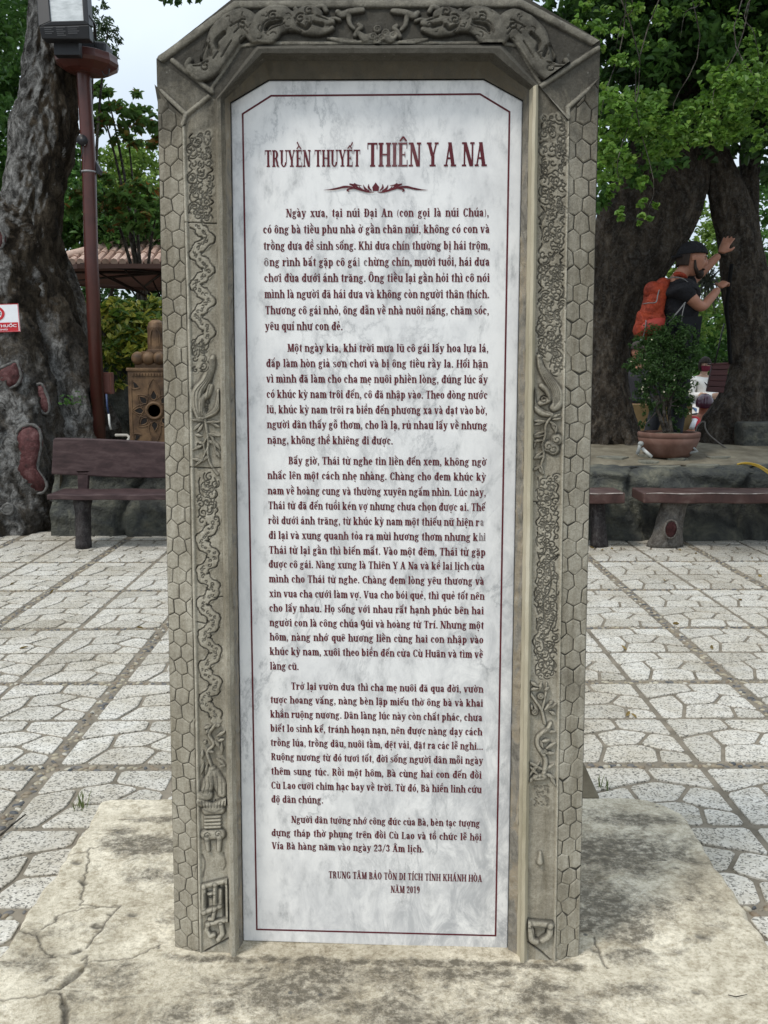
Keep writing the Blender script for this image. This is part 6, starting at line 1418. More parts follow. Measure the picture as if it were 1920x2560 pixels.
for sx in (-1, 1):
    for sz in (-1, 1):
        q = fc + Vector((sx * .165, -.0045, sz * .245 - .005)); HMS.append(MB().add([tuple(q + Vector((-.028 * sx, 0, -.02 * sz))), tuple(q + Vector((.012 * sx, 0, -.028 * sz))), tuple(q + Vector((.024 * sx, 0, .03 * sz))), tuple(q + Vector((-.005 * sx, 0, .012 * sz)))], [(0, 1, 2, 3)]))
        fm.tube(smooth_path([tuple(q + Vector((-.04 * sx, .002, -.03 * sz))), tuple(q + Vector((.03 * sx, .002, -.035 * sz))), tuple(q + Vector((.036 * sx, .002, .045 * sz)))], 4), .006, 6)
for k in range(15): fm.box((pcx - pw / 2 + .05 + k * .0268, YB - .004, ztop - .035), (.019, .014, .026))
for sx in (-1, 1): fm.box((pcx + sx * (pw / 2 - .028), YB - .002, (ztop + zb) / 2 - .03), (.012, .010, ztop - zb - .12))
fm.build("flower_relief", M_TERRA, pd, bevel=.003); [q.build("pierced_opening", M_HOLE, pd) for q in HMS]
m = MB(); m.box((pcx, YB + .2, ztop + .05), (.36, .30, .05)); m.box((pcx, YB + .2, ztop + .155), (.25, .22, .05)); m.lathe((pcx - .004, YB + .2, ztop + .17), [(.10, 0), (.10, .02), (.085, .03), (.082, .19), (.085, .23), (.07, .275), (.04, .30), (0, .305)], 22)
m.box((pcx, YB + .2, ztop + .10), (.2, .2, .08))
m.tube(smooth_path([(pcx - .045, YB + .118, ztop + .24), (pcx - .04, YB + .118, ztop + .34), (pcx, YB + .122, ztop + .40), (pcx + .04, YB + .118, ztop + .34), (pcx + .045, YB + .118, ztop + .24)], 4), .006, 6)
m.build("finial", M_TERRA, pd, smooth=False, bevel=.004)
m = MB()
for x in (-.15, -.052, .052, .15): m.ell((pcx + x, YB + .06, ztop + .115), (.062, .062, .062), 16, 10)
m.build("base_ball", M_TERRA, pd, smooth=True)

# croton bush
cr = thing("croton_bush", "bushy croton with yellow and green leaves behind the carved terracotta lantern", "bush", (at(320, 900, 10.6).x, 10.6, .7))
cl = [(240, 795, 10.7, .15, 110), (280, 790, 10.6, .18, 170), (330, 785, 10.6, .20, 200), (390, 785, 10.6, .20, 180), (260, 820, 10.5, .20, 170), (310, 830, 10.4, .24, 240), (370, 830, 10.4, .24, 220), (290, 890, 10.35, .18, 150), (340, 880, 10.35, .22, 190), (390, 880, 10.4, .2, 120), (300, 935, 10.3, .12, 70), (420, 810, 10.5, .25, 140)]
PP = [clump(tuple(at(x, y, Y)), (r_, r_, r_), n) for x, y, Y, r_, n in cl]
leaf_mesh("foliage", np.concatenate(PP), RNG.uniform(.10, .17, sum(map(len, PP))), M_CROTON, cr, .34, .35, face=(0, -.5, .2))
m = MB(); b0 = Vector((at(320, 900, 10.6).x, 10.6, .70))
for x, y, Y, r_, n in cl: limb(m, [b0, b0.lerp(at(x, y, Y), .5) + Vector((0, .05, 0)), at(x, y, Y)], .016, .006, 6)
m.build("stem", M_BARK_D, cr, smooth=True)
# little weeds in the soil by the trunk
def weed(label, p, n, L, mat, cat="weed", group=None, r_=.05):
    PP = np.array(p) + RNG.normal(size=(n, 3)) * np.array((r_, r_, r_ * .5)) + np.array((0, 0, r_ * .8)); t_ = thing("weed", label, cat, tuple(p), group); leaf_mesh("foliage", PP, RNG.uniform(.6, 1.2, n) * L, mat, t_, .5, .5); m = MB()
    for q in PP[::4]: m.tube([Vector(p), Vector(p).lerp(Vector(q), .6) + Vector((0, 0, .01)), q], .003, 5)
    m.build("stem", mat, t_); return t_
weed("small green weed growing in the soil under the buttress root", at(182, 1012, 9.3), 30, .05, M_LEAF_M, r_=.07)
# rock behind the post
def rock(name, label, p, r_, seed, mat=M_ROCK, cat="rock"):
    m = MB(); m.ell((0, 0, 0), (1, 1, 1), 28, 18); V = np.array(m.v); nn = fbm(V[:, 0] * 1.3 + seed, V[:, 1] * 1.3 + V[:, 2], seed, 4) * .35 + fbm(V[:, 2] * 3 + seed, V[:, 0] * 3, seed + 2, 4) * .12
    m.v = [tuple(Vector(p) + Vector((v[0] * r_[0], v[1] * r_[1], v[2] * r_[2])) * (1 + k)) for v, k in zip(V, nn)]; return tag(m.build(name, mat, smooth=True), label, cat)
rock("boulder", "brown earthy boulder between the trunk's buttress and the lamp post foot", at(200, 1075, 10.0), (.42, .35, .24), 3, M_SOIL)
rock("boulder", "shadowed grey boulder behind the lamp post under the croton", at(290, 1010, 10.6), (.28, .3, .42), 7, M_ROCK)

# parasol
M_CANV = m_leaf("brown_canvas", [(.17, .105, .088), (.21, .135, .115)], .85, .55)
ux, uy, uz = -2.75, 12.5, 2.63
um = thing("parasol", "big brown canvas parasol open in front of the tiled roof", "parasol", (ux, uy, .0))
h = 1.5; N8 = 8; rim = []
for k in range(N8): a = math.pi / 8 + k * math.pi / 4; rim.append((ux + h * 1.06 * math.cos(a), uy + h * 1.06 * math.sin(a), uz))
m = MB(); apex = (ux, uy, uz + .09)
for k in range(N8):
    a_, b_ = rim[k], rim[(k + 1) % N8]; mid = tuple((a_[i] + b_[i]) / 2 * .985 + (ux, uy, uz)[i] * .015 for i in range(3))
    m.add([apex, a_, mid, b_], [(0, 1, 2), (0, 2, 3)]); m.add([a_, b_, (b_[0], b_[1], uz - .05), (a_[0], a_[1], uz - .05)], [(0, 1, 2, 3)])
cv = m.build("canopy", M_CANV, um, fixn=False); md = cv.modifiers.new('s', 'SOLIDIFY'); md.thickness = .008
M_WOODD = mat_mottle("dark_timber", [(.3, (.016, .010, .008)), (.7, (.045, .028, .022))], 8, 5, .6, .2)
for k in range(N8): MB().tube([(ux, uy, uz + .05), tuple(Vector(rim[k]) * .97 + Vector((ux, uy, uz)) * .03 + Vector((0, 0, .0)))], .016, 8).build("rib", M_WOODD, um, smooth=True); MB().tube([(ux, uy, uz - .35), tuple(Vector(rim[k]).lerp(Vector((ux, uy, uz + .05)), .5))], .011, 8).build("strut", M_WOODD, um, smooth=True)
MB().tube([(ux, uy, 0), (ux, uy, uz + .16)], .032, 14).build("pole", M_WOODD, um, smooth=True)
# tiled pavilion
M_TILE = NT("clay_roof_tiles"); _c = M_TILE.ramp(M_TILE.island(), [(0, (.40, .27, .215)), (.5, (.55, .40, .33)), (1, (.68, .54, .46))]); _c = M_TILE.mix(.8, _c, M_TILE.ramp(M_TILE.noise(5, 6, .7), [(.3, (.55, .5, .46)), (.6, (1, 1, 1))]), 'MULTIPLY'); M_TILE = M_TILE.fin(_c, .8, .2)
pvx0, pey, pez = at(128, 660, 15.5).x, 15.5, at(128, 660, 15.5).z
pav = thing("tiled_pavilion", "open pavilion with a hipped clay tile roof behind the brown parasol", "pavilion", (pvx0 + 2.6, 17.5, 0))
rx1 = pvx0 + 5.2; rise, run = 1.05, 2.4
m = MB()
for k in range(40):
    x = pvx0 + .06 + k * .13; l = min(1.0, (x - pvx0) / 2.4, (rx1 - x) / 2.4)
    if l <= .03: continue
    q = int(max(2, l * run / .28))
    for j in range(q):
        t0, t1 = l * j / q, l * (j + 1) / q + .012
        m.tube([(x, pey + run * t0, pez + rise * t0 + .028), (x, pey + run * t1, pez + rise * t1 + .018)], [.060, .050], 8, caps=True)
m.build("tile_course", M_TILE, pav, smooth=False)
m = MB(); m.add([(pvx0, pey + .02, pez - .01), (rx1, pey + .02, pez - .01), (rx1 - 2.4, pey + run, pez + rise - .01), (pvx0 + 2.4, pey + run, pez + rise - .01), (rx1, pey + 2 * run, pez - .01), (pvx0, pey + 2 * run, pez - .01)], [(0, 1, 2, 3), (3, 2, 4, 5), (0, 3, 5), (1, 4, 2)]); m.build("roof", mat_plain("roof_underlay", (.16, .08, .06), .9), pav)
m = MB(); m.tube([(pvx0, pey, pez + .05), (pvx0 + 2.4, pey + run, pez + rise + .05)], .08, 8); m.build("hip_ridge", M_TILE, pav, smooth=True)
m = MB(); m.box(((pvx0 + rx1) / 2, pey + .06, pez - .12), (rx1 - pvx0, .04, .16)); m.box(((pvx0 + rx1) / 2, pey + .9, pez + .15), (rx1 - pvx0 - 1.2, .1, .14)); m.build("fascia", M_WOODD, pav)
for x in (pvx0 + .5, rx1 - .5):
    for y in (pey + .5, pey + 2 * run - .5): MB().box((x, y, pez / 2), (.16, .16, pez)).build("post", M_WOODD, pav)

# ---------------------------------------------------------------- things on the right
k4 = 480 / 1659
def c4(x, y): return (1440 + x * k4, 540 + y * k4)
def c5(x, y): return (1440 + x * k4, 1000 + y * k4)
M_POT = mat_mottle("terracotta_pot", [(.3, (.085, .042, .030)), (.5, (.135, .070, .052)), (.75, (.19, .115, .092))], 5, 6, .75, .25, 40, .003)
YPT = 9.15; pb = at(*c5(795, 470), YPT); pbz = .672
rimz = at(*c5(795, 275), YPT).z; rr = 265 * k4 / ppm(YPT) * .985
pt_ = thing("potted_shrub", "bushy fine leaved shrub with small pale flowers in a wide terracotta bowl", "potted plant", (pb.x, YPT, pbz))
m = MB(); m.lathe((pb.x, YPT, pbz), [(.33 * rr / .31, 0), (.19, 0), (.225, .04), (.262, .12), (.282, rimz - pbz - .055), (rr - .008, rimz - pbz - .05), (rr, rimz - pbz - .045), (rr + .004, rimz - pbz - .01), (rr - .004, rimz - pbz), (rr - .028, rimz - pbz), (rr - .035, rimz - pbz - .03), (.0, rimz - pbz - .04)][1:], 48); m.build("bowl", M_POT, pt_, smooth=True)
m = MB(); m.lathe((pb.x, YPT, rimz - .028), [(rr - .034, 0), (.12, .015), (0, .02)], 30); m.build("soil", M_SOIL, pt_, smooth=True)
sh = [(700, 1060, .15, 260), (850, 1020, .16, 300), (960, 1090, .14, 240), (580, 1120, .10, 110), (760, 1160, .17, 320), (900, 1200, .17, 320), (520, 1280, .10, 150), (600, 1250, .13, 200), (700, 1290, .17, 300), (860, 1330, .17, 300), (620, 1400, .13, 200), (740, 1440, .15, 220), (900, 1450, .14, 200), (560, 1480, .07, 60), (840, 1560, .12, 130), (960, 1540, .11, 120), (920, 1640, .10, 90), (640, 1560, .09, 70), (1000, 1230, .09, 100), (600, 1800, .06, 50), (860, 1830, .05, 50), (930, 1010, .08, 80), (740, 1000, .07, 60), (480, 1110, .03, 16), (430, 1290, .03, 14), (960, 1680, .06, 40), (700, 1650, .09, 90), (820, 1650, .09, 90), (610, 1650, .08, 70), (880, 1730, .07, 50), (560, 1570, .09, 80), (980, 1400, .09, 80), (460, 1300, .07, 50)]
PP = [clump(tuple(at(*c4(x, y), YPT + RNG.uniform(-.10, .12))), (r_, r_ * .9, r_), int(n * 2.3), shell=.3) for x, y, r_, n in sh]
leaf_mesh("foliage", np.concatenate(PP), RNG.uniform(.018, .036, sum(map(len, PP))), M_SHRUB, pt_, .45, .3)
FP = np.concatenate(PP)[RNG.integers(0, sum(map(len, PP)), 46)] + np.array((0, -.02, 0)); leaf_mesh("blossom", FP, RNG.uniform(.014, .026, 46), mat_plain("pale_blossom", (.6, .55, .42), .6), pt_, .9, .2, face=(0, -1, 0))
m = MB(); s0 = Vector((pb.x + .0, YPT, rimz - .03))
for dx in (-.05, 0, .05):
    limb(m, [s0 + Vector((dx * .6, 0, 0)), at(*c4(760 + dx * 900, 1700), YPT), at(*c4(750 + dx * 1500, 1560), YPT)], .020, .013, 8)
for x, y, r_, n in sh[:20]: limb(m, [at(*c4(755 + (x - 755) * .12, 1640), YPT), at(*c4(755 + (x - 755) * .55, (y + 1640) / 2), YPT), at(*c4(x, y), YPT)], .009, .003, 6)
m.build("stem", M_BARK_D, pt_, smooth=True)
for i, (pts, lab) in enumerate((([(555, 375), (545, 420), (528, 470)], "grey stub of pipe standing at the left foot of the terracotta bowl"), ([(572, 418), (612, 455), (655, 492)], "pale pipe lying against the left foot of the terracotta bowl"), ([(1005, 408), (1045, 440), (980, 458)], "bent grey pipe showing at the right foot of the terracotta bowl"))):
    m = MB(); m.tube([at(*c5(x, y), 8.95 + .02 * i) for x, y in pts], .016, 10)
    if i == 0: m.ell(at(*c5(560, 378), 8.95), (.028, .024, .024), 12, 8)
    tag(m.build("pipe", M_PVCG if i != 1 else M_PVC, smooth=True), lab, "pipe")
tag(MB().tube(smooth_path([tuple(at(*c5(x, y), Y)) for x, y, Y in ((1030, 280, 9.7), (1050, 225, 9.7), (1085, 192, 9.7), (1112, 192, 9.68), (1116, 240, 9.66), (1150, 300, 9.62), (1220, 360, 9.6), (1290, 412, 9.5), (1380, 468, 9.35), (1480, 492, 9.25), (1600, 522, 9.1))], 5), .008, 8).build("garden_hose", mat_plain("grey_hose_rubber", (.13, .115, .10), .6), smooth=True), "thin grey hose looping down past the foot of the right hand trunk", "hose")
hz = []
for dy in (0, 14): hz.append(MB().tube(smooth_path([tuple(at(*c5(x, y + dy * (x - 1390) / 180), Y)) for x, y, Y in ((1390, 557, 8.72), (1440, 545, 8.70), (1500, 545, 8.62), (1580, 565, 8.50), (1660, 612, 8.42), (1720, 660, 8.36))], 5), .008, 8))
mm = MB()
for q in hz: mm.add(q.v, q.f)
tag(mm.build("garden_hose", mat_plain("yellow_hose", (.42, .27, .035), .5), smooth=True), "doubled yellow hose draped over the rock wall at the right edge", "hose")
# stone block and pale wall at the right edge
p0, p1 = at(*c5(1435, 195), 9.65), at(*c5(1900, 520), 9.65)
m = MB(); m.box(((p0.x + p1.x) / 2, 9.85, (p0.z + .66) / 2), (p1.x - p0.x, .5, p0.z - .66)); rk = m.build("stone_block", M_ROCK, bevel=.03); tag(rk, "dark squared stone block with a pale ledge at the foot of the right trunk", "stone block")
tag(MB().box((at(1962, 970, 13.5).x, 13.55, .62), (.92, .12, 1.32)).build("boundary_wall", mat_mottle("whitewash", [(.3, (.52, .52, .53)), (.7, (.72, .72, .73))], 4, 5, .8, .1), bevel=.01), "bright whitewashed low wall beyond the block at the right edge", "wall")
tag(MB().box((at(1635, 1020, 11.9).x, 12.0, .52), (.95, .14, 1.10)).build("boundary_wall", mat_mottle("ochre_plaster", [(.3, (.13, .085, .035)), (.7, (.22, .15, .07))], 4, 6, .9, .2), bevel=.01), "low ochre plastered wall seen through the stems of the potted shrub", "wall")
# maroon wooden box hung on the trunk
hb = thing("wooden_box", "maroon slatted wooden box hung on the left side of the right trunk", "box", at(*c4(1240, 1530), 9.8))
M_CRATE = mat_mottle("maroon_boards", [(.3, (.040, .012, .012)), (.7, (.085, .028, .028))], 9, 6, .5, .3, 50, .003, stretch=(.3, 1, 2))
YC = 9.74
for k in range(5):
    t0, t1 = k / 5 + .008, (k + 1) / 5 - .008; f_ = lambda a, t: at(*c4(lerp((1180, 1330)[a], (1130, 1275)[a], t), lerp((1282, 1275)[a], (1520, 1530)[a], t)), YC)
    MB().prism([tuple(f_(0, t0)), tuple(f_(1, t0)), tuple(f_(1, t1)), tuple(f_(0, t1))], (0, .03, 0)).build("board", M_CRATE, hb, bevel=.004)
MB().prism([tuple(at(*c4(1184, 1290), YC + .035)), tuple(at(*c4(1322, 1284), YC + .035)), tuple(at(*c4(1270, 1522), YC + .035)), tuple(at(*c4(1138, 1514), YC + .035))], (0, .07, 0)).build("carcass", M_CRATE, hb, bevel=.006)
MB().prism([tuple(at(*c4(1170, 1272), YC - .01)), tuple(at(*c4(1335, 1264), YC - .01)), tuple(at(*c4(1333, 1282), YC - .01)), tuple(at(*c4(1170, 1288), YC - .01))], (0, .12, 0)).build("lid", M_CRATE, hb, bevel=.004)
tag(MB().tube(smooth_path([tuple(at(*c4(x, y), Y)) for x, y, Y in ((1345, 420, 9.78), (1330, 520, 9.76), (1318, 640, 9.76), (1300, 800, 9.76), (1318, 980, 9.76), (1325, 1150, 9.76), (1335, 1275, 9.72))], 5), .030, 10, squash=.6).build("cable", mat_plain("black_rubber", (.010, .010, .010), .95, .1), smooth=True), "thick black cable running down the trunk to the maroon box", "cable")
tag(MB().tube([tuple(at(*c4(x, y), 9.72)) for x, y in ((1282, 930), (1262, 1000), (1235, 1120), (1200, 1275))], .014, 8, squash=.4).build("strap", M_BLACK, smooth=True), "black strap slanting from the trunk to the left corner of the maroon box", "strap")
# hanging grey air plant between the trunks
M_AIR = m_leaf("silvery_air_plant", [(.12, .14, .11), (.18, .20, .16), (.24, .26, .21)], .6, .2)
ap = thing("air_plant", "silvery grey spidery air plant hanging behind the backpacker's arms", "plant", at(*c4(1120, 700), 10.6))
m = MB(); c_ = at(*c4(1130, 560), 10.6)
for k in range(70):
    a = RNG.uniform(0, 6.28); r_ = RNG.uniform(.15, .36); d = Vector((math.cos(a) * .75, RNG.uniform(-.5, .5), math.sin(a) * .9)); q = c_ + d * r_; m.tube([c_ + Vector((RNG.uniform(-.03, .03), 0, RNG.uniform(-.05, .05))), c_ + d * r_ * .55 + Vector((0, 0, .03)), q + Vector((0, 0, -.08))], [.009, .007, .002], 5)
m.build("blade", M_AIR, ap, smooth=True)
# grass tufts and twigs round the plinth
M_GRASS = m_leaf("grass_blades", [(.05, .09, .02), (.09, .14, .035), (.14, .15, .06)])
def tuft(label, px, py, n, h_, group=None):
    p = gnd(px, py, 0); m = MB()
    for k in range(n):
        a = RNG.uniform(0, 6.28); l = h_ * RNG.uniform(.5, 1.1); b = p + Vector((RNG.uniform(-.02, .02), RNG.uniform(-.02, .02), -.004)); t = b + Vector((math.cos(a) * l * .5, math.sin(a) * l * .5, l)); s = Vector((-math.sin(a), math.cos(a), 0)) * .002
        md_ = b.lerp(t, .55) + Vector((0, 0, l * .12)); m.add([tuple(b - s), tuple(b + s), tuple(md_ + s * .8), tuple(md_ - s * .8), tuple(t)], [(0, 1, 2, 3), (3, 2, 4)])
    tag(m.build("grass_tuft", M_GRASS), label, "grass tuft", group)
tuft("small grass tuft at the left back corner of the plinth", 200, 2022, 14, .06); tuft("dry grass sprigs in the joint behind the plinth's right side", 1512, 1972, 12, .05)
tag(MB().tube([tuple(gnd(1, 2088, .012)), tuple(gnd(30, 2062, .014)), tuple(gnd(64, 2036, .012))], [.004, .0035, .002], 6).build("twig", M_BARK_D, smooth=True), "dry twig lying across the paving left of the plinth", "twig")
tag(MB().tube([tuple(gnd(1820, 2487, PL_Z + .003)), tuple(gnd(1840, 2492, PL_Z + .004)), tuple(gnd(1868, 2486, PL_Z + .003))], [.0009, .0012, .0006], 6).build("twig", M_BARK_D, smooth=True), "tiny bent twig lying on the right front of the plinth", "twig")
# a brown timber stub wedged behind the stele at the plinth's back edge
p = gnd(1462, 1978, .02); tag(MB().prism([(p.x - .03, p.y - .02, .0), (p.x + .05, p.y - .02, .0), (p.x + .0, p.y + .05, .11), (p.x - .06, p.y + .05, .12)], (0, .04, 0)).build("stone_chip", M_SOIL, bevel=.006), "broken stone chip behind the plinth beside the stele's right foot", "stone")
# fallen leaves
M_DEAD = m_leaf("fallen_leaves", [(.10, .055, .025), (.16, .10, .04), (.24, .17, .05), (.06, .04, .025)], .7, .15)
rg = random.Random(4)
spots = [(1570, 1785), (1585, 1790), (660 + 900, 1620), (1880, 1396), (1700, 1375), (1660, 1450), (1480, 1370), (1780, 1620), (1505, 1375), (1530, 1372), (1850, 1500), (1560, 1372), (1740, 1384), (1610, 1378), (1640, 1392), (60, 1620), (130, 1480), (300, 1400), (350, 1570), (30, 1460), (1900, 1440), (1690, 1560)]
for i, (px, py) in enumerate(spots):
    p = gnd(px, py, .004); PP = np.array([[p.x, p.y, .006]]); o = leaf_mesh("fallen_leaf", PP, [rg.uniform(.03, .06)], M_DEAD, None, .5, 1.0, .12); tag(o, "small dry leaf fallen on the pale paving", "leaf", "leaves fallen on the paving")
# ---------------------------------------------------------------- people
def m_skin(name, c):
    t = NT(name); d = tuple(x * .8 for x in c); cc = t.ramp(t.noise(14, 4), [(.3, d), (.7, c)]); return t.fin(cc, .55, .35, **{'Subsurface Weight': .05})
M_SKIN_A = m_skin("tanned_skin", (.36, .17, .11)); M_SKIN_B = m_skin("light_skin", (.52, .33, .24))
def skin_obj(name, nodes, edges, root, sub=2):
    """nodes: key -> (position, radius); returns an evaluated mesh object grown with a Skin modifier"""
    keys = list(nodes); idx = {k: i for i, k in enumerate(keys)}
    me = bpy.data.meshes.new(name); me.from_pydata([tuple(nodes[k][0]) for k in keys], [(idx[a], idx[b]) for a, b in edges], []); me.update()
    o = bpy.data.objects.new(name, me); COL.objects.link(o)
    o.modifiers.new('s', 'SKIN').use_smooth_shade = True
    sv = me.skin_vertices[0].data
    for k in keys: r_ = nodes[k][1]; sv[idx[k]].radius = (r_, r_) if not hasattr(r_, '__len__') else r_; sv[idx[k]].use_root = (k == root)
    s = o.modifiers.new('d', 'SUBSURF'); s.levels = s.render_levels = sub
    return o
def bake(objs, name, mat, parent, voxel=None, smooth=4):
    """join evaluated meshes into one continuous surface"""
    dg = bpy.context.evaluated_depsgraph_get(); V, Fs = [], []
    for o in objs:
        me = bpy.data.meshes.new_from_object(o.evaluated_get(dg)); n = len(V)
        V += [o.matrix_world @ v.co for v in me.vertices]; Fs += [tuple(n + i for i in p.vertices) for p in me.polygons]
    for o in objs: bpy.data.objects.remove(o)
    inv = base_matrix(root_of(parent)).inverted() if parent is not None else Matrix()
    me = bpy.data.meshes.new(name); me.from_pydata([tuple(inv @ v) for v in V], [], Fs); me.validate()
    o = bpy.data.objects.new(name, me); COL.objects.link(o)
    if voxel:
        rm = o.modifiers.new('r', 'REMESH'); rm.mode = 'VOXEL'; rm.voxel_size = voxel; rm.use_smooth_shade = True
        if smooth: sm_ = o.modifiers.new('sm', 'SMOOTH'); sm_.iterations = smooth; sm_.factor = .4
        dg = bpy.context.evaluated_depsgraph_get(); me2 = bpy.data.meshes.new_from_object(o.evaluated_get(dg)); me2.name = name; o.data = me2; o.modifiers.clear(); bpy.data.meshes.remove(me); me = me2
    me.polygons.foreach_set('use_smooth', [True] * len(me.polygons)); me.materials.clear(); me.materials.append(mat); o.parent = parent; return o
def tmp(m):
    me = bpy.data.meshes.new("t"); me.from_pydata([tuple(v) for v in m.v], [], m.f); o = bpy.data.objects.new("t", me); COL.objects.link(o); return o
def head_mesh(c, rot, s):
    """a head of height s: local x = face direction, z up"""
    m = MB(); nu, nv = 40, 30; V = []
    for j in range(nv + 1):
        th = math.pi * j / nv
        for k in range(nu):
            a = 2 * math.pi * k / nu; x, y, z = math.sin(th) * math.cos(a), math.sin(th) * math.sin(a), math.cos(th)
            X, Y, Z_ = x * .40, y * .325, z * .5
            if z < 0: t = -z; Y *= 1 - .28 * t; X = X * (1 - .22 * t) + (.055 * t if x > 0 else .03 * t)
            f = max(0, x)
            g = lambda cy, cz, wy, wz: math.exp(-((y - cy) / wy) ** 2 - ((z - cz) / wz) ** 2)
            X += f * (.085 * g(0, -.14, .12, .13) + .050 * g(0, .02, .10, .18) + .022 * g(0, .23, .5, .08) - .040 * (g(.38, .06, .17, .10) + g(-.38, .06, .17, .10)) + .025 * g(0, -.44, .22, .06) + .022 * g(0, -.52, .20, .05) - .022 * g(0, -.36, .3, .05) + .045 * g(0, -.78, .3, .16))
            V.append((X, Y, Z_))
    for sy in (-1, 1): pass
    vs = [c + rot @ (Vector(v) * s) for v in V]
    m.add(vs, [(j * nu + k, (j + 1) * nu + k, (j + 1) * nu + (k + 1) % nu, j * nu + (k + 1) % nu) for j in range(nv) for k in range(nu)])
    for sy in (-1, 1): m.ell(c + rot @ (Vector((-.03, sy * .325, -.01)) * s), (.065 * s, .03 * s, .11 * s), 10, 8, rot)
    return m
def hand_mesh(w, d, n, size, curl=.3, thumb=1, spread=.1):
    """wrist w, finger direction d, palm normal n (the side the fingers close towards), thumb side +/-1"""
    d = d.normalized(); n = (n - d * n.dot(d)).normalized(); s = d.cross(n) * thumb; m = MB(); L = size
    m.tube([w, w + d * L * .18, w + d * L * .38, w + d * L * .50], [L * .17, L * .21, L * .23, L * .20], 12, squash=1)
    pts = [(Vector(v) - w) for v in m.v]; m.v = [tuple(w + p - n * p.dot(n) * .52) for p in pts]
    for i, (off, ln) in enumerate(((.165, .44), (.055, .50), (-.055, .47), (-.16, .37))):
        b = w + d * L * .46 + s * L * off; dd = (d + s * off * spread * 4).normalized(); p = [b]; a = curl * .5
        for q in range(3):
            dir_ = (dd * math.cos(a) + n * math.sin(a)).normalized(); p.append(p[-1] + dir_ * L * ln * (.45, .32, .23)[q]); a += curl
        m.tube(p, [L * .058, L * .055, L * .050, L * .036], 8)
    b = w + d * L * .12 + s * L * .15; t1 = b + (d * .55 + s * .75 + n * .15).normalized() * L * .24; t2 = t1 + (d * .8 + s * .35 + n * curl * .5).normalized() * L * .19
    m.tube([b, t1, t2], [L * .085, L * .066, L * .042], 8); return m
def facing(az, tilt=0.0, roll=0.0):                  # local x = look direction
    return Matrix.Rotation(az, 3, 'Z') @ Matrix.Rotation(tilt, 3, 'Y') @ Matrix.Rotation(roll, 3, 'X')

# ---- the backpacker: right side towards us, both hands up on the trunk
YM = 9.42
pp = lambda x, y, Y=YM: at(*c4(x, y), Y)
feet_z = .735
man = thing("person", "man in black cap and shirt bracing both hands against the right hand dark trunk", "person", (pp(880, 900).x, YM, feet_z))
hipc = pp(885, 960); neck = pp(905, 515); chest = pp(880, 690); belly = pp(890, 850)
hd_c = pp(1005, 372); hs = 285 * k4 / ppm(YM) * .99
sR, eR, wR = pp(925, 640, YM - .19), pp(1085, 800, YM - .12), pp(1235, 625, YM + .02)
sL, eL, wL = pp(930, 600, YM + .19), pp(1095, 470, YM + .22), pp(1245, 330, YM + .24)
zf = feet_z
kn = {}
for sd, sy in (('R', -1), ('L', 1)):
    hp = hipc + Vector((-.01, .10 * sy, -.07)); ft = Vector((hipc.x + (-.02 if sd == 'R' else -.22), YM + .10 * sy, zf + .07)); kn[sd] = (hp, hp.lerp(ft, .5) + Vector((.04, 0, .03)), ft)
ND = {'hip': (hipc, (.155, .19)), 'belly': (belly, (.135, .175)), 'chest': (chest, (.150, .205)), 'upch': (pp(885, 590), (.125, .19)), 'neckb': (pp(890, 525), .075), 'neckt': (pp(945, 455), .066), 'hd': (pp(985, 400), .07),
      'sR': (sR, .072), 'eR': (eR, .055), 'wR': (wR, .036), 'sL': (sL, .072), 'eL': (eL, .055), 'wL': (wL, .036),
      'hR': (kn['R'][0], .10), 'kR': (kn['R'][1], .068), 'fR': (kn['R'][2], .045), 'tR': (kn['R'][2] + Vector((.16, 0, -.035)), .038), 'hL': (kn['L'][0], .10), 'kL': (kn['L'][1], .068), 'fL': (kn['L'][2], .045), 'tL': (kn['L'][2] + Vector((.16, 0, -.035)), .038)}
ED = [('hip', 'belly'), ('belly', 'chest'), ('chest', 'upch'), ('upch', 'neckb'), ('neckb', 'neckt'), ('neckt', 'hd'), ('upch', 'sR'), ('sR', 'eR'), ('eR', 'wR'), ('upch', 'sL'), ('sL', 'eL'), ('eL', 'wL'), ('hip', 'hR'), ('hR', 'kR'), ('kR', 'fR'), ('fR', 'tR'), ('hip', 'hL'), ('hL', 'kL'), ('kL', 'fL'), ('fL', 'tL')]
frot = facing(R(-6), R(10), R(-4))
parts = [skin_obj("b", ND, ED, 'hip'), tmp(head_mesh(hd_c, frot, hs)),
         tmp(hand_mesh(wR + (wR - eR).normalized() * .02, pp(1300, 560, YM + .10) - wR, Vector((.5, .8, -.4)), .19, 1.0, 1)),
         tmp(hand_mesh(wL + (wL - eL).normalized() * .02, pp(1318, 175, YM + .30) - wL, Vector((.55, .8, 0)), .215, .12, -1, .25))]
bake(parts, "body", M_SKIN_A, man, .0075, 3)
M_BLACKT = mat_mottle("black_cotton", [(.3, (.006, .006, .008)), (.7, (.014, .014, .017))], 8, 4, .9, 1.0, 9, .05, dist=.8)
sl = .60
TS = {'hip': (hipc + Vector((0, 0, .03)), (.168, .20)), 'belly': (belly, (.160, .195)), 'chest': (chest, (.172, .222)), 'upch': (pp(885, 595), (.14, .2)), 'neckb': (pp(893, 540), .092), 'sR': (sR, .093), 'eR': (sR.lerp(eR, sl), .083), 'sL': (sL, .093), 'eL': (sL.lerp(eL, sl), .083)}
bake([skin_obj("t", TS, [('hip', 'belly'), ('belly', 'chest'), ('chest', 'upch'), ('upch', 'neckb'), ('upch', 'sR'), ('sR', 'eR'), ('upch', 'sL'), ('sL', 'eL')], 'hip')], "shirt", M_BLACKT, man)
LG = {'hip': (hipc + Vector((0, 0, -.03)), (.165, .20))}
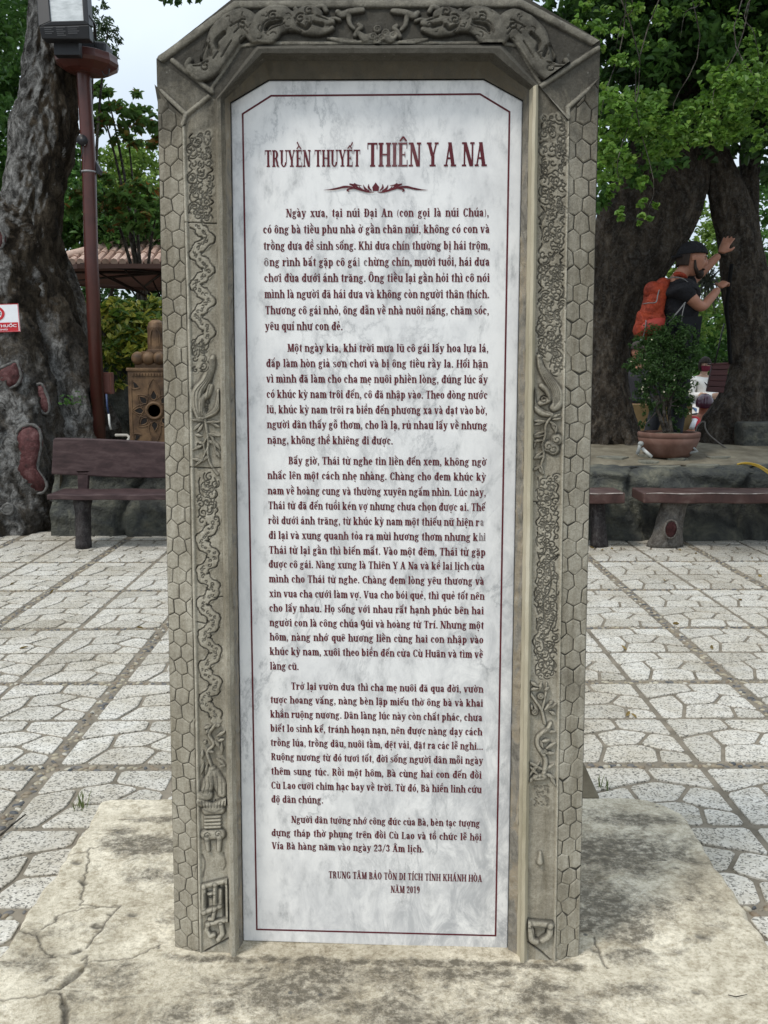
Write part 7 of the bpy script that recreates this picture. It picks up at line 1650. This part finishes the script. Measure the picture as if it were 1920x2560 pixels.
for sd in 'RL': LG['h' + sd] = (kn[sd][0], .118); LG['k' + sd] = (kn[sd][1], .085); LG['f' + sd] = (kn[sd][2], .065)
bake([skin_obj("t", LG, [('hip', 'hR'), ('hR', 'kR'), ('kR', 'fR'), ('hip', 'hL'), ('hL', 'kL'), ('kL', 'fL')], 'hip')], "trousers", mat_plain("dark_trousers", (.02, .022, .028), .9), man)
# cap (worn backwards), hair, beard, eye, shoes
def shell(c, rot, s, r_, zmin, zmax, az0, az1, nu=30, nv=12, z0=0.0):
    m = MB(); V = []
    for j in range(nv + 1):
        z = lerp(zmin, zmax, j / nv); k_ = math.sqrt(max(0, 1 - z * z))
        for k in range(nu + 1):
            a = lerp(az0, az1, k / nu); V.append(c + rot @ (Vector((r_[0] * k_ * math.cos(a), r_[1] * k_ * math.sin(a), r_[2] * z + z0)) * s))
    return m.add(V, [(j * (nu + 1) + k, j * (nu + 1) + k + 1, (j + 1) * (nu + 1) + k + 1, (j + 1) * (nu + 1) + k) for j in range(nv) for k in range(nu)])
crot = frot @ Matrix.Rotation(R(-13), 3, 'Y')
m = shell(hd_c, crot, hs, (.445, .375, .50), .22, 1.0, 0, 2 * math.pi); m.add([hd_c + crot @ (Vector((-.36 - .22 * math.sin(a) , .30 * math.cos(a), .10 - .02 * abs(math.cos(a)))) * hs) for a in np.linspace(0, math.pi, 14)] + [hd_c + crot @ (Vector((-.34 - .22 * math.sin(a), .29 * math.cos(a), .07)) * hs) for a in np.linspace(0, math.pi, 14)], [tuple(range(14)), tuple(reversed(range(14, 28)))] + [(k, k + 1, 15 + k, 14 + k) for k in range(13)])
cp = m.build("cap", M_BLACKT, man, smooth=True, fixn=True); md = cp.modifiers.new('s', 'SOLIDIFY'); md.thickness = .012; md.offset = 1
M_HAIR = mat_mottle("dark_brown_hair", [(.3, (.012, .008, .006)), (.7, (.035, .022, .015))], 40, 4, .7, .6, 90, .003, stretch=(1, 1, .3))
m = shell(hd_c, frot, hs, (.43, .345, .5), -.52, .42, R(108), R(252)); hr = m.build("hair", M_HAIR, man, smooth=True); md = hr.modifiers.new('s', 'SOLIDIFY'); md.thickness = .014; md.offset = 1
m = MB()
m.ell(hd_c + frot @ (Vector((.30, 0, -.40)) * hs), (.125 * hs, .17 * hs, .15 * hs), 16, 10, frot); m.ell(hd_c + frot @ (Vector((.37, 0, -.25)) * hs), (.055 * hs, .13 * hs, .028 * hs), 14, 8, frot)
for sy in (-1, 1): m.tube([hd_c + frot @ (Vector(v) * hs) for v in ((.03, sy * .318, -.08), (.08, sy * .295, -.28), (.20, sy * .20, -.42))], [.03 * hs, .05 * hs, .07 * hs], 8)
m.build("beard", M_HAIR, man, smooth=True)
for sy in (-1, 1):
    m = MB(); m.ell(hd_c + frot @ (Vector((.335, sy * .125, .03)) * hs), (.02 * hs, .045 * hs, .022 * hs), 10, 6, frot); m.build("eye", M_BLACK, man, smooth=True)
    m = MB(); m.tube([hd_c + frot @ (Vector((.352, sy * .20, .10)) * hs), hd_c + frot @ (Vector((.375, sy * .06, .105)) * hs)], .014 * hs, 6); m.build("eyebrow", M_HAIR, man, smooth=True)
for sd in 'RL':
    m = MB(); f_ = kn[sd][2]; m.ell(f_ + Vector((.06, 0, -.035)), (.145, .052, .045), 16, 8); m.build("shoe", M_BLACKT, man, smooth=True)
# rucksack
M_ORANGE = mat_mottle("orange_ripstop", [(.3, (.15, .018, .008)), (.5, (.27, .034, .011)), (.7, (.36, .055, .016))], 6, 6, .65, 1.0, 10, .06, dist=.6)
M_ORD = mat_mottle("dark_red_pocket", [(.3, (.22, .025, .02)), (.7, (.36, .05, .035))], 6, 6, .65, .6, 12, .015)
M_STRAP = mat_plain("grey_webbing", (.17, .17, .17), .9)
bpk = thing("backpack", "bright orange rucksack with grey straps worn by the man in black", "backpack", pp(660, 800))
YK = YM
pro = [(795, 545, 20), (735, 535, 55), (690, 570, 80), (620, 620, 60), (600, 700, 90), (585, 760, 100), (545, 850, 130), (510, 950, 140), (500, 1010, 120), (530, 1055, 60)]
back_edge = [(800, 560), (780, 640), (760, 720), (745, 800), (740, 860), (760, 900), (790, 930), (770, 985), (690, 1025), (600, 1055)]
V = []; nr, na = 22, 20; fo = smooth_path([(a, b) for a, b, _ in pro], 3); bo = smooth_path(back_edge, 3); n_ = min(len(fo), len(bo)); fo = [fo[int(i * (len(fo) - 1) / (nr - 1))] for i in range(nr)]; bo = [bo[int(i * (len(bo) - 1) / (nr - 1))] for i in range(nr)]
for i in range(nr):
    a, b = pp(*fo[i], YK), pp(*bo[i], YK); c = (a + b) / 2; hx = (b - a) / 2; hw = .17 * math.sin(math.pi * min(1, max(.0, (i + .8) / (nr + .6)))) ** .45
    for k in range(na):
        t = 2 * math.pi * k / na; ct, st_ = math.cos(t), math.sin(t); sq = lambda q: math.copysign(abs(q) ** .65, q)
        wr = 1 + .035 * math.sin(i * 2.1 + 3 * t)
        V.append(c + hx * sq(ct) * wr + Vector((0, hw * sq(st_), 0)))
m = MB(); m.add(V, [(i * na + k, i * na + (k + 1) % na, (i + 1) * na + (k + 1) % na, (i + 1) * na + k) for i in range(nr - 1) for k in range(na)] + [tuple(range(na)), tuple(reversed(range((nr - 1) * na, nr * na)))]); m.build("bag", M_ORANGE, bpk, smooth=True)
m = MB(); m.ell(pp(685, 950, YK - .145), (.135, .05, .075), 18, 10, Matrix.Rotation(R(-12), 3, 'Y')); m.build("side_pocket", M_ORD, bpk, smooth=True)
m = MB(); m.ell(pp(575, 945, YK - .02), (.04, .125, .14), 16, 10, Matrix.Rotation(R(-16), 3, 'Y')); m.build("front_pocket", M_ORANGE, bpk, smooth=True)
m = MB(); m.ell(pp(672, 655, YK - .02), (.085, .155, .10), 16, 10, Matrix.Rotation(R(-30), 3, 'Y')); m.build("lid_pocket", M_ORANGE, bpk, smooth=True)
def webbing(name, pts, r_=.011): MB().tube(smooth_path([tuple(p) for p in pts], 4), r_, 8, squash=.45).build(name, M_STRAP, bpk, smooth=True)
webbing("compression_strap", [pp(582, 760, YK - .12), pp(625, 752, YK - .185), pp(690, 745, YK - .19), pp(705, 690, YK - .19), pp(718, 640, YK - .17)])
webbing("compression_strap", [pp(605, 900, YK - .18), pp(600, 960, YK - .18), pp(585, 1030, YK - .13), pp(575, 1075, YK - .10)])
webbing("shoulder_strap", [pp(790, 545, YK - .13), pp(850, 528, YK - .19), pp(930, 545, YK - .20), pp(985, 590, YK - .17)], .010)
webbing("shoulder_strap", [pp(945, 745, YK - .20), pp(890, 815, YK - .225), pp(830, 885, YK - .22), pp(785, 930, YK - .19)], .010)
webbing("hip_belt", [pp(938, 760, YK - .21), pp(918, 850, YK - .225), pp(910, 930, YK - .22)], .011)
m = MB(); m.tube(smooth_path([tuple(pp(x, y, YK - dy)) for x, y, dy in ((845, 515, .10), (880, 500, .11), (930, 515, .10), (945, 540, .06))], 4), .022, 8); m.build("collar_roll", M_ORANGE, bpk, smooth=True)

# ---- the woman in white, arms folded, farther off
def standing(name_label, c, scale, az, top_m, leg_m, skin_m, arms='fold', loc_z=0.0, extra=None):
    """c: ground point; scale: height in metres; az: facing direction"""
    t_ = thing("person", name_label, "person", tuple(c)); H = scale; Rz = Matrix.Rotation(az, 3, 'Z'); P = lambda x, y, z: Vector(c) + Rz @ Vector((x * H, y * H, z * H))     # x forward, y left
    ND = {'hip': (P(0, 0, .53), (.075 * H, .095 * H)), 'waist': (P(.005, 0, .62), (.062 * H, .08 * H)), 'chest': (P(.01, 0, .73), (.068 * H, .092 * H)), 'up': (P(0, 0, .80), (.05 * H, .08 * H)), 'nb': (P(0, 0, .835), .034 * H), 'nt': (P(.012, 0, .875), .031 * H), 'hd': (P(.02, 0, .92), .04 * H)}
    ED = [('hip', 'waist'), ('waist', 'chest'), ('chest', 'up'), ('up', 'nb'), ('nb', 'nt'), ('nt', 'hd')]
    for sd, s in (('L', 1), ('R', -1)):
        if arms == 'fold': A_ = [P(0, s * .105, .80), P(.03, s * .135, .66), P(.13, s * -.02, .665)]
        else: A_ = [P(0, s * .105, .80), P(.0, s * .13, .64), P(.06, s * .12, .49)]
        ND['s' + sd] = (A_[0], .034 * H); ND['e' + sd] = (A_[1], .027 * H); ND['w' + sd] = (A_[2], .018 * H); ED += [('up', 's' + sd), ('s' + sd, 'e' + sd), ('e' + sd, 'w' + sd)]
        ND['h' + sd] = (P(0, s * .052, .49), .057 * H); ND['k' + sd] = (P(.01, s * .055, .27), .036 * H); ND['f' + sd] = (P(-.01, s * .06, .03), .024 * H); ND['t' + sd] = (P(.09, s * .065, .018), .02 * H); ED += [('hip', 'h' + sd), ('h' + sd, 'k' + sd), ('k' + sd, 'f' + sd), ('f' + sd, 't' + sd)]
    hc = P(.022, 0, .935); hs_ = .135 * H; rot = facing(az, R(6))
    ps = [skin_obj("b", ND, ED, 'hip'), tmp(head_mesh(hc, rot, hs_))]
    for sd, s in (('L', 1), ('R', -1)): ps.append(tmp(hand_mesh(ND['w' + sd][0], Rz @ Vector((.2, -s, .1)) if arms == 'fold' else Rz @ Vector((.2, 0, -1)), Rz @ Vector((-1, 0, 0)), .105 * H, .4, s)))
    bake(ps, "body", skin_m, t_, .009, 3)
    T = {k: (ND[k][0], tuple(x * 1.16 for x in ND[k][1]) if hasattr(ND[k][1], '__len__') else ND[k][1] * 1.55) for k in ('hip', 'waist', 'chest', 'up', 'sL', 'eL', 'sR', 'eR', 'wL', 'wR')}
    T['hip'] = (P(0, 0, .56), T['hip'][1])
    bake([skin_obj("t", T, [('hip', 'waist'), ('waist', 'chest'), ('chest', 'up'), ('up', 'sL'), ('sL', 'eL'), ('eL', 'wL'), ('up', 'sR'), ('sR', 'eR'), ('eR', 'wR')], 'hip')], "blouse" if arms == 'fold' else "jacket", top_m, t_)
    Lg = {'hip': (P(0, 0, .52), (.082 * H, .10 * H))}
    for sd in 'LR': Lg['h' + sd] = (ND['h' + sd][0], .064 * H); Lg['k' + sd] = (ND['k' + sd][0], .044 * H); Lg['f' + sd] = (ND['f' + sd][0] + Vector((0, 0, .02)), .036 * H)
    bake([skin_obj("t", Lg, [('hip', 'hL'), ('hL', 'kL'), ('kL', 'fL'), ('hip', 'hR'), ('hR', 'kR'), ('kR', 'fR')], 'hip')], "trousers", leg_m, t_)
    m = shell(hc, rot, hs_, (.44, .37, .53), .30, 1.0, 0, 2 * math.pi); m2 = shell(hc, rot, hs_, (.45, .375, .5), -.75, .45, R(75), R(285)); m.add(m2.v, m2.f); hr = m.build("hair", M_HAIR, t_, smooth=True); md = hr.modifiers.new('s', 'SOLIDIFY'); md.thickness = .012; md.offset = 1
    for sy in (-1, 1): MB().ell(hc + rot @ (Vector((.335, sy * .125, .03)) * hs_), (.03 * hs_, .055 * hs_, .024 * hs_), 8, 6, rot).build("eye", M_BLACK, t_, smooth=True)
    return t_, P, hc, rot, hs_, Rz
M_WHITEC = mat_mottle("white_blouse_cloth", [(.3, (.62, .61, .58)), (.7, (.80, .79, .76))], 10, 4, .9, .5, 22, .008)
M_JEAN = mat_mottle("blue_denim", [(.3, (.075, .14, .27)), (.7, (.14, .23, .40))], 12, 4, .9, .2)
YW = 15.2; wp = at(*c4(1105, 1260), YW)
wt, P, hc, rot, hs_, Rz = standing("woman in white blouse and burgundy face mask standing with folded arms beyond the trunks", (wp.x, YW, -.03), 1.70, R(-78), M_WHITEC, M_JEAN, M_SKIN_B)
m = shell(hc, rot, hs_, (.475, .36, .5), -.80, .0, R(-72), R(72), 18, 8); mk = m.build("face_mask", mat_plain("burgundy_mask", (.16, .014, .035), .8), wt, smooth=True)
m = MB()
for k in range(24):
    a0, a1 = 2 * math.pi * k / 24, 2 * math.pi * (k + 1) / 24; f0, f1 = 1 + .07 * math.sin(a0 * 9), 1 + .07 * math.sin(a1 * 9)
    m.add([P(.085 * math.cos(a0), .105 * math.sin(a0), .60), P(.085 * math.cos(a1), .105 * math.sin(a1), .60), P(.125 * f1 * math.cos(a1), .15 * f1 * math.sin(a1), .505), P(.125 * f0 * math.cos(a0), .15 * f0 * math.sin(a0), .505)], [(0, 1, 2, 3)])
m.build("peplum", M_WHITEC, wt, smooth=True)
m = MB(); m.tube([P(.035, .055, .825), P(.095, .02, .765), P(.10, -.005, .715)], .008, 6); m.tube([P(.035, -.055, .825), P(.097, -.02, .765), P(.10, .005, .735)], .008, 6); m.build("neck_trim", M_BLACKT, wt, smooth=True)

# ---- motor scooter with its crouching rider beyond the right trunk
M_RED = mat_mottle("red_jacket", [(.3, (.36, .012, .02)), (.7, (.52, .03, .04))], 8, 4, .7, .4, 18, .006)
YR = 12.6; gz = -.03
sc_ = at(*c4(930, 1760), YR); sx = sc_.x
mo = thing("motor_scooter", "purple and white motor scooter parked beyond the terracotta bowl", "scooter", (sx, YR, gz))
M_PURP = mat_plain("purple_paint", (.10, .045, .20), .25, .5); M_WPAINT = mat_plain("white_paint", (.72, .72, .74), .25, .5); M_CHR = mat_plain("mirror_metal", (.4, .4, .42), .2, .5)
zc = sc_.z
def S(x, y, z): return (sx + x, YR + y, gz + z)
for yy, nm in ((-.30, "wheel"), (.95, "wheel")):
    m = MB(); m.lathe(S(0, yy, .24), [(.16, -.05), (.22, -.05), (.245, -.02), (.245, .02), (.22, .05), (.16, .05)], 28, axis=Matrix.Rotation(R(90), 3, 'Y')); w_ = m.build(nm, M_BLACK, mo, smooth=True)
    m = MB(); m.lathe(S(0, yy, .24), [(.16, -.03), (.15, -.02), (.03, -.03), (.03, .03), (.15, .02), (.16, .03)], 20, axis=Matrix.Rotation(R(90), 3, 'Y')); m.build("rim", M_CHR, w_, smooth=True)
m = MB(); prof = [(-.05, .40, .10), (-.10, .55, .17), (-.08, .70, .19), (0, .82, .15), (.06, .90, .08)]; V = []
for y, z, w in prof:
    for k in range(12): a = 2 * math.pi * k / 12; V.append(S(w * math.cos(a), y + .10 * math.sin(a), z))
m.add(V, [(i * 12 + k, i * 12 + (k + 1) % 12, (i + 1) * 12 + (k + 1) % 12, (i + 1) * 12 + k) for i in range(4) for k in range(12)] + [tuple(range(12)), tuple(reversed(range(48, 60)))]); m.build("front_shield", M_PURP, mo, smooth=True)
m = MB(); m.ell(S(0, -.19, .68), (.10, .05, .075), 16, 10); m.build("headlight", M_WPAINT, mo, smooth=True)
for s in (-1, 1):
    m = MB(); m.ell(S(s * .155, -.14, .58), (.035, .05, .09), 10, 8, Matrix.Rotation(R(20 * s), 3, 'Y')); m.build("fairing_panel", M_WPAINT, mo, smooth=True)
    m = MB(); m.tube([S(0, .02, .92), S(s * .18, .06, .95), S(s * .30, .12, .93)], .016, 8); m.build("handlebar", M_BLACK, mo, smooth=True)
    m = MB(); m.tube([S(s * .22, .06, .95), S(s * .26, .04, 1.08)], .006, 6); m.ell(S(s * .27, .03, 1.10), (.06, .015, .045), 12, 8); m.build("mirror", M_BLACK, mo, smooth=True)
m = MB(); m.ell(S(0, -.30, .44), (.075, .22, .10), 14, 8); m.build("mudguard", M_WPAINT, mo, smooth=True)
m = MB(); m.box(S(0, .25, .30), (.28, .5, .07)); m.build("footboard", M_BLACK, mo, bevel=.02); m = MB(); m.ell(S(0, .75, .50), (.17, .42, .20), 18, 10); m.build("tail_body", M_PURP, mo, smooth=True); m = MB(); m.ell(S(0, .66, .70), (.15, .36, .07), 18, 8); m.build("seat", M_BLACK, mo, smooth=True)
# rider
rp = at(*c4(1100, 1700), 12.2); rd = thing("person", "crouching rider in red and white jacket and dark helmet behind the right trunk", "person", (rp.x, 12.2, gz))
hx = at(*c4(1112, 1622), 12.2)
hp = Vector((hx.x + .10, 12.3, gz + .50)); nk = hx + Vector((-.01, .03, -.15)); NDr = {'hip': (hp, (.13, .15)), 'ch': (hp.lerp(nk, .6), (.12, .17)), 'up': (nk + Vector((0, 0, -.06)), (.09, .15)), 'nk': (nk, .055), 'hd': (hx, .07)}
EDr = [('hip', 'ch'), ('ch', 'up'), ('up', 'nk'), ('nk', 'hd')]
for sd, s in (('L', 1), ('R', -1)):
    sh_ = nk + Vector((s * .19, 0, -.09)); el = at(*c4(1045, 1770), 12.0) if s < 0 else sh_ + Vector((.08, -.10, -.24)); wr_ = at(*c4(1010, 1840), 11.9) if s < 0 else el + Vector((-.1, -.2, -.05))
    NDr['s' + sd] = (sh_, .065); NDr['e' + sd] = (el, .05); NDr['w' + sd] = (wr_, .035); kx = hp + Vector((s * .16, -.36, .03)); fx = Vector((kx.x, kx.y + .06, gz + .07)); NDr['k' + sd] = (kx, .07); NDr['f' + sd] = (fx, .045); NDr['t' + sd] = (fx + Vector((0, -.15, -.03)), .04)
    EDr += [('up', 's' + sd), ('s' + sd, 'e' + sd), ('e' + sd, 'w' + sd), ('hip', 'k' + sd), ('k' + sd, 'f' + sd), ('f' + sd, 't' + sd)]
ps = [skin_obj("b", NDr, EDr, 'hip'), tmp(head_mesh(hx, facing(R(-100), R(12)), .215))]
for sd, s in (('L', 1), ('R', -1)): ps.append(tmp(hand_mesh(NDr['w' + sd][0], NDr['w' + sd][0] - NDr['e' + sd][0], Vector((0, .3, -1)), .17, .7, s)))
bake(ps, "body", M_SKIN_A, rd, .009, 3)
Tr = {k: (NDr[k][0], tuple(x * 1.15 for x in NDr[k][1]) if hasattr(NDr[k][1], '__len__') else NDr[k][1] * 1.4) for k in ('hip', 'ch', 'up', 'sL', 'eL', 'wL', 'sR', 'eR', 'wR')}
bake([skin_obj("t", Tr, [('hip', 'ch'), ('ch', 'up'), ('up', 'sL'), ('sL', 'eL'), ('eL', 'wL'), ('up', 'sR'), ('sR', 'eR'), ('eR', 'wR')], 'hip')], "jacket", M_RED, rd)
m = MB(); a, b = NDr['sR'][0], NDr['eR'][0]; m.tube([a + Vector((-.04, -.07, .03)), a.lerp(b, .5) + Vector((-.045, -.055, 0)), b + Vector((-.04, -.05, 0)), NDr['wR'][0] + Vector((-.03, -.04, .01))], [.035, .040, .036, .03], 10); m.build("sleeve_stripe", M_WPAINT, rd, smooth=True)
Lr = {'hip': (hp, (.14, .16))}
for sd in 'LR': Lr['k' + sd] = (NDr['k' + sd][0], .085); Lr['f' + sd] = (NDr['f' + sd][0], .06)
bake([skin_obj("t", Lr, [('hip', 'kL'), ('kL', 'fL'), ('hip', 'kR'), ('kR', 'fR')], 'hip')], "trousers", M_BLACKT, rd)
m = shell(hx, facing(R(-100), R(12)), .215, (.56, .50, .60), -.25, 1.0, 0, 2 * math.pi); hm_ = m.build("helmet", mat_plain("dark_helmet", (.05, .012, .03), .12, .6), rd, smooth=True); md = hm_.modifiers.new('s', 'SOLIDIFY'); md.thickness = .02
# ---- a man in dark clothes glimpsed through the left edge of the shrub
gp = at(*c4(525, 1175), 13.4)
standing("man in dark jacket glimpsed between the left trunk and the potted shrub", (gp.x, 13.4, -.03), (gp.z + .03) / .935, R(-95), mat_plain("dark_jacket", (.03, .03, .036), .9), mat_plain("dark_trousers", (.02, .02, .024), .9), M_SKIN_A, arms='down')
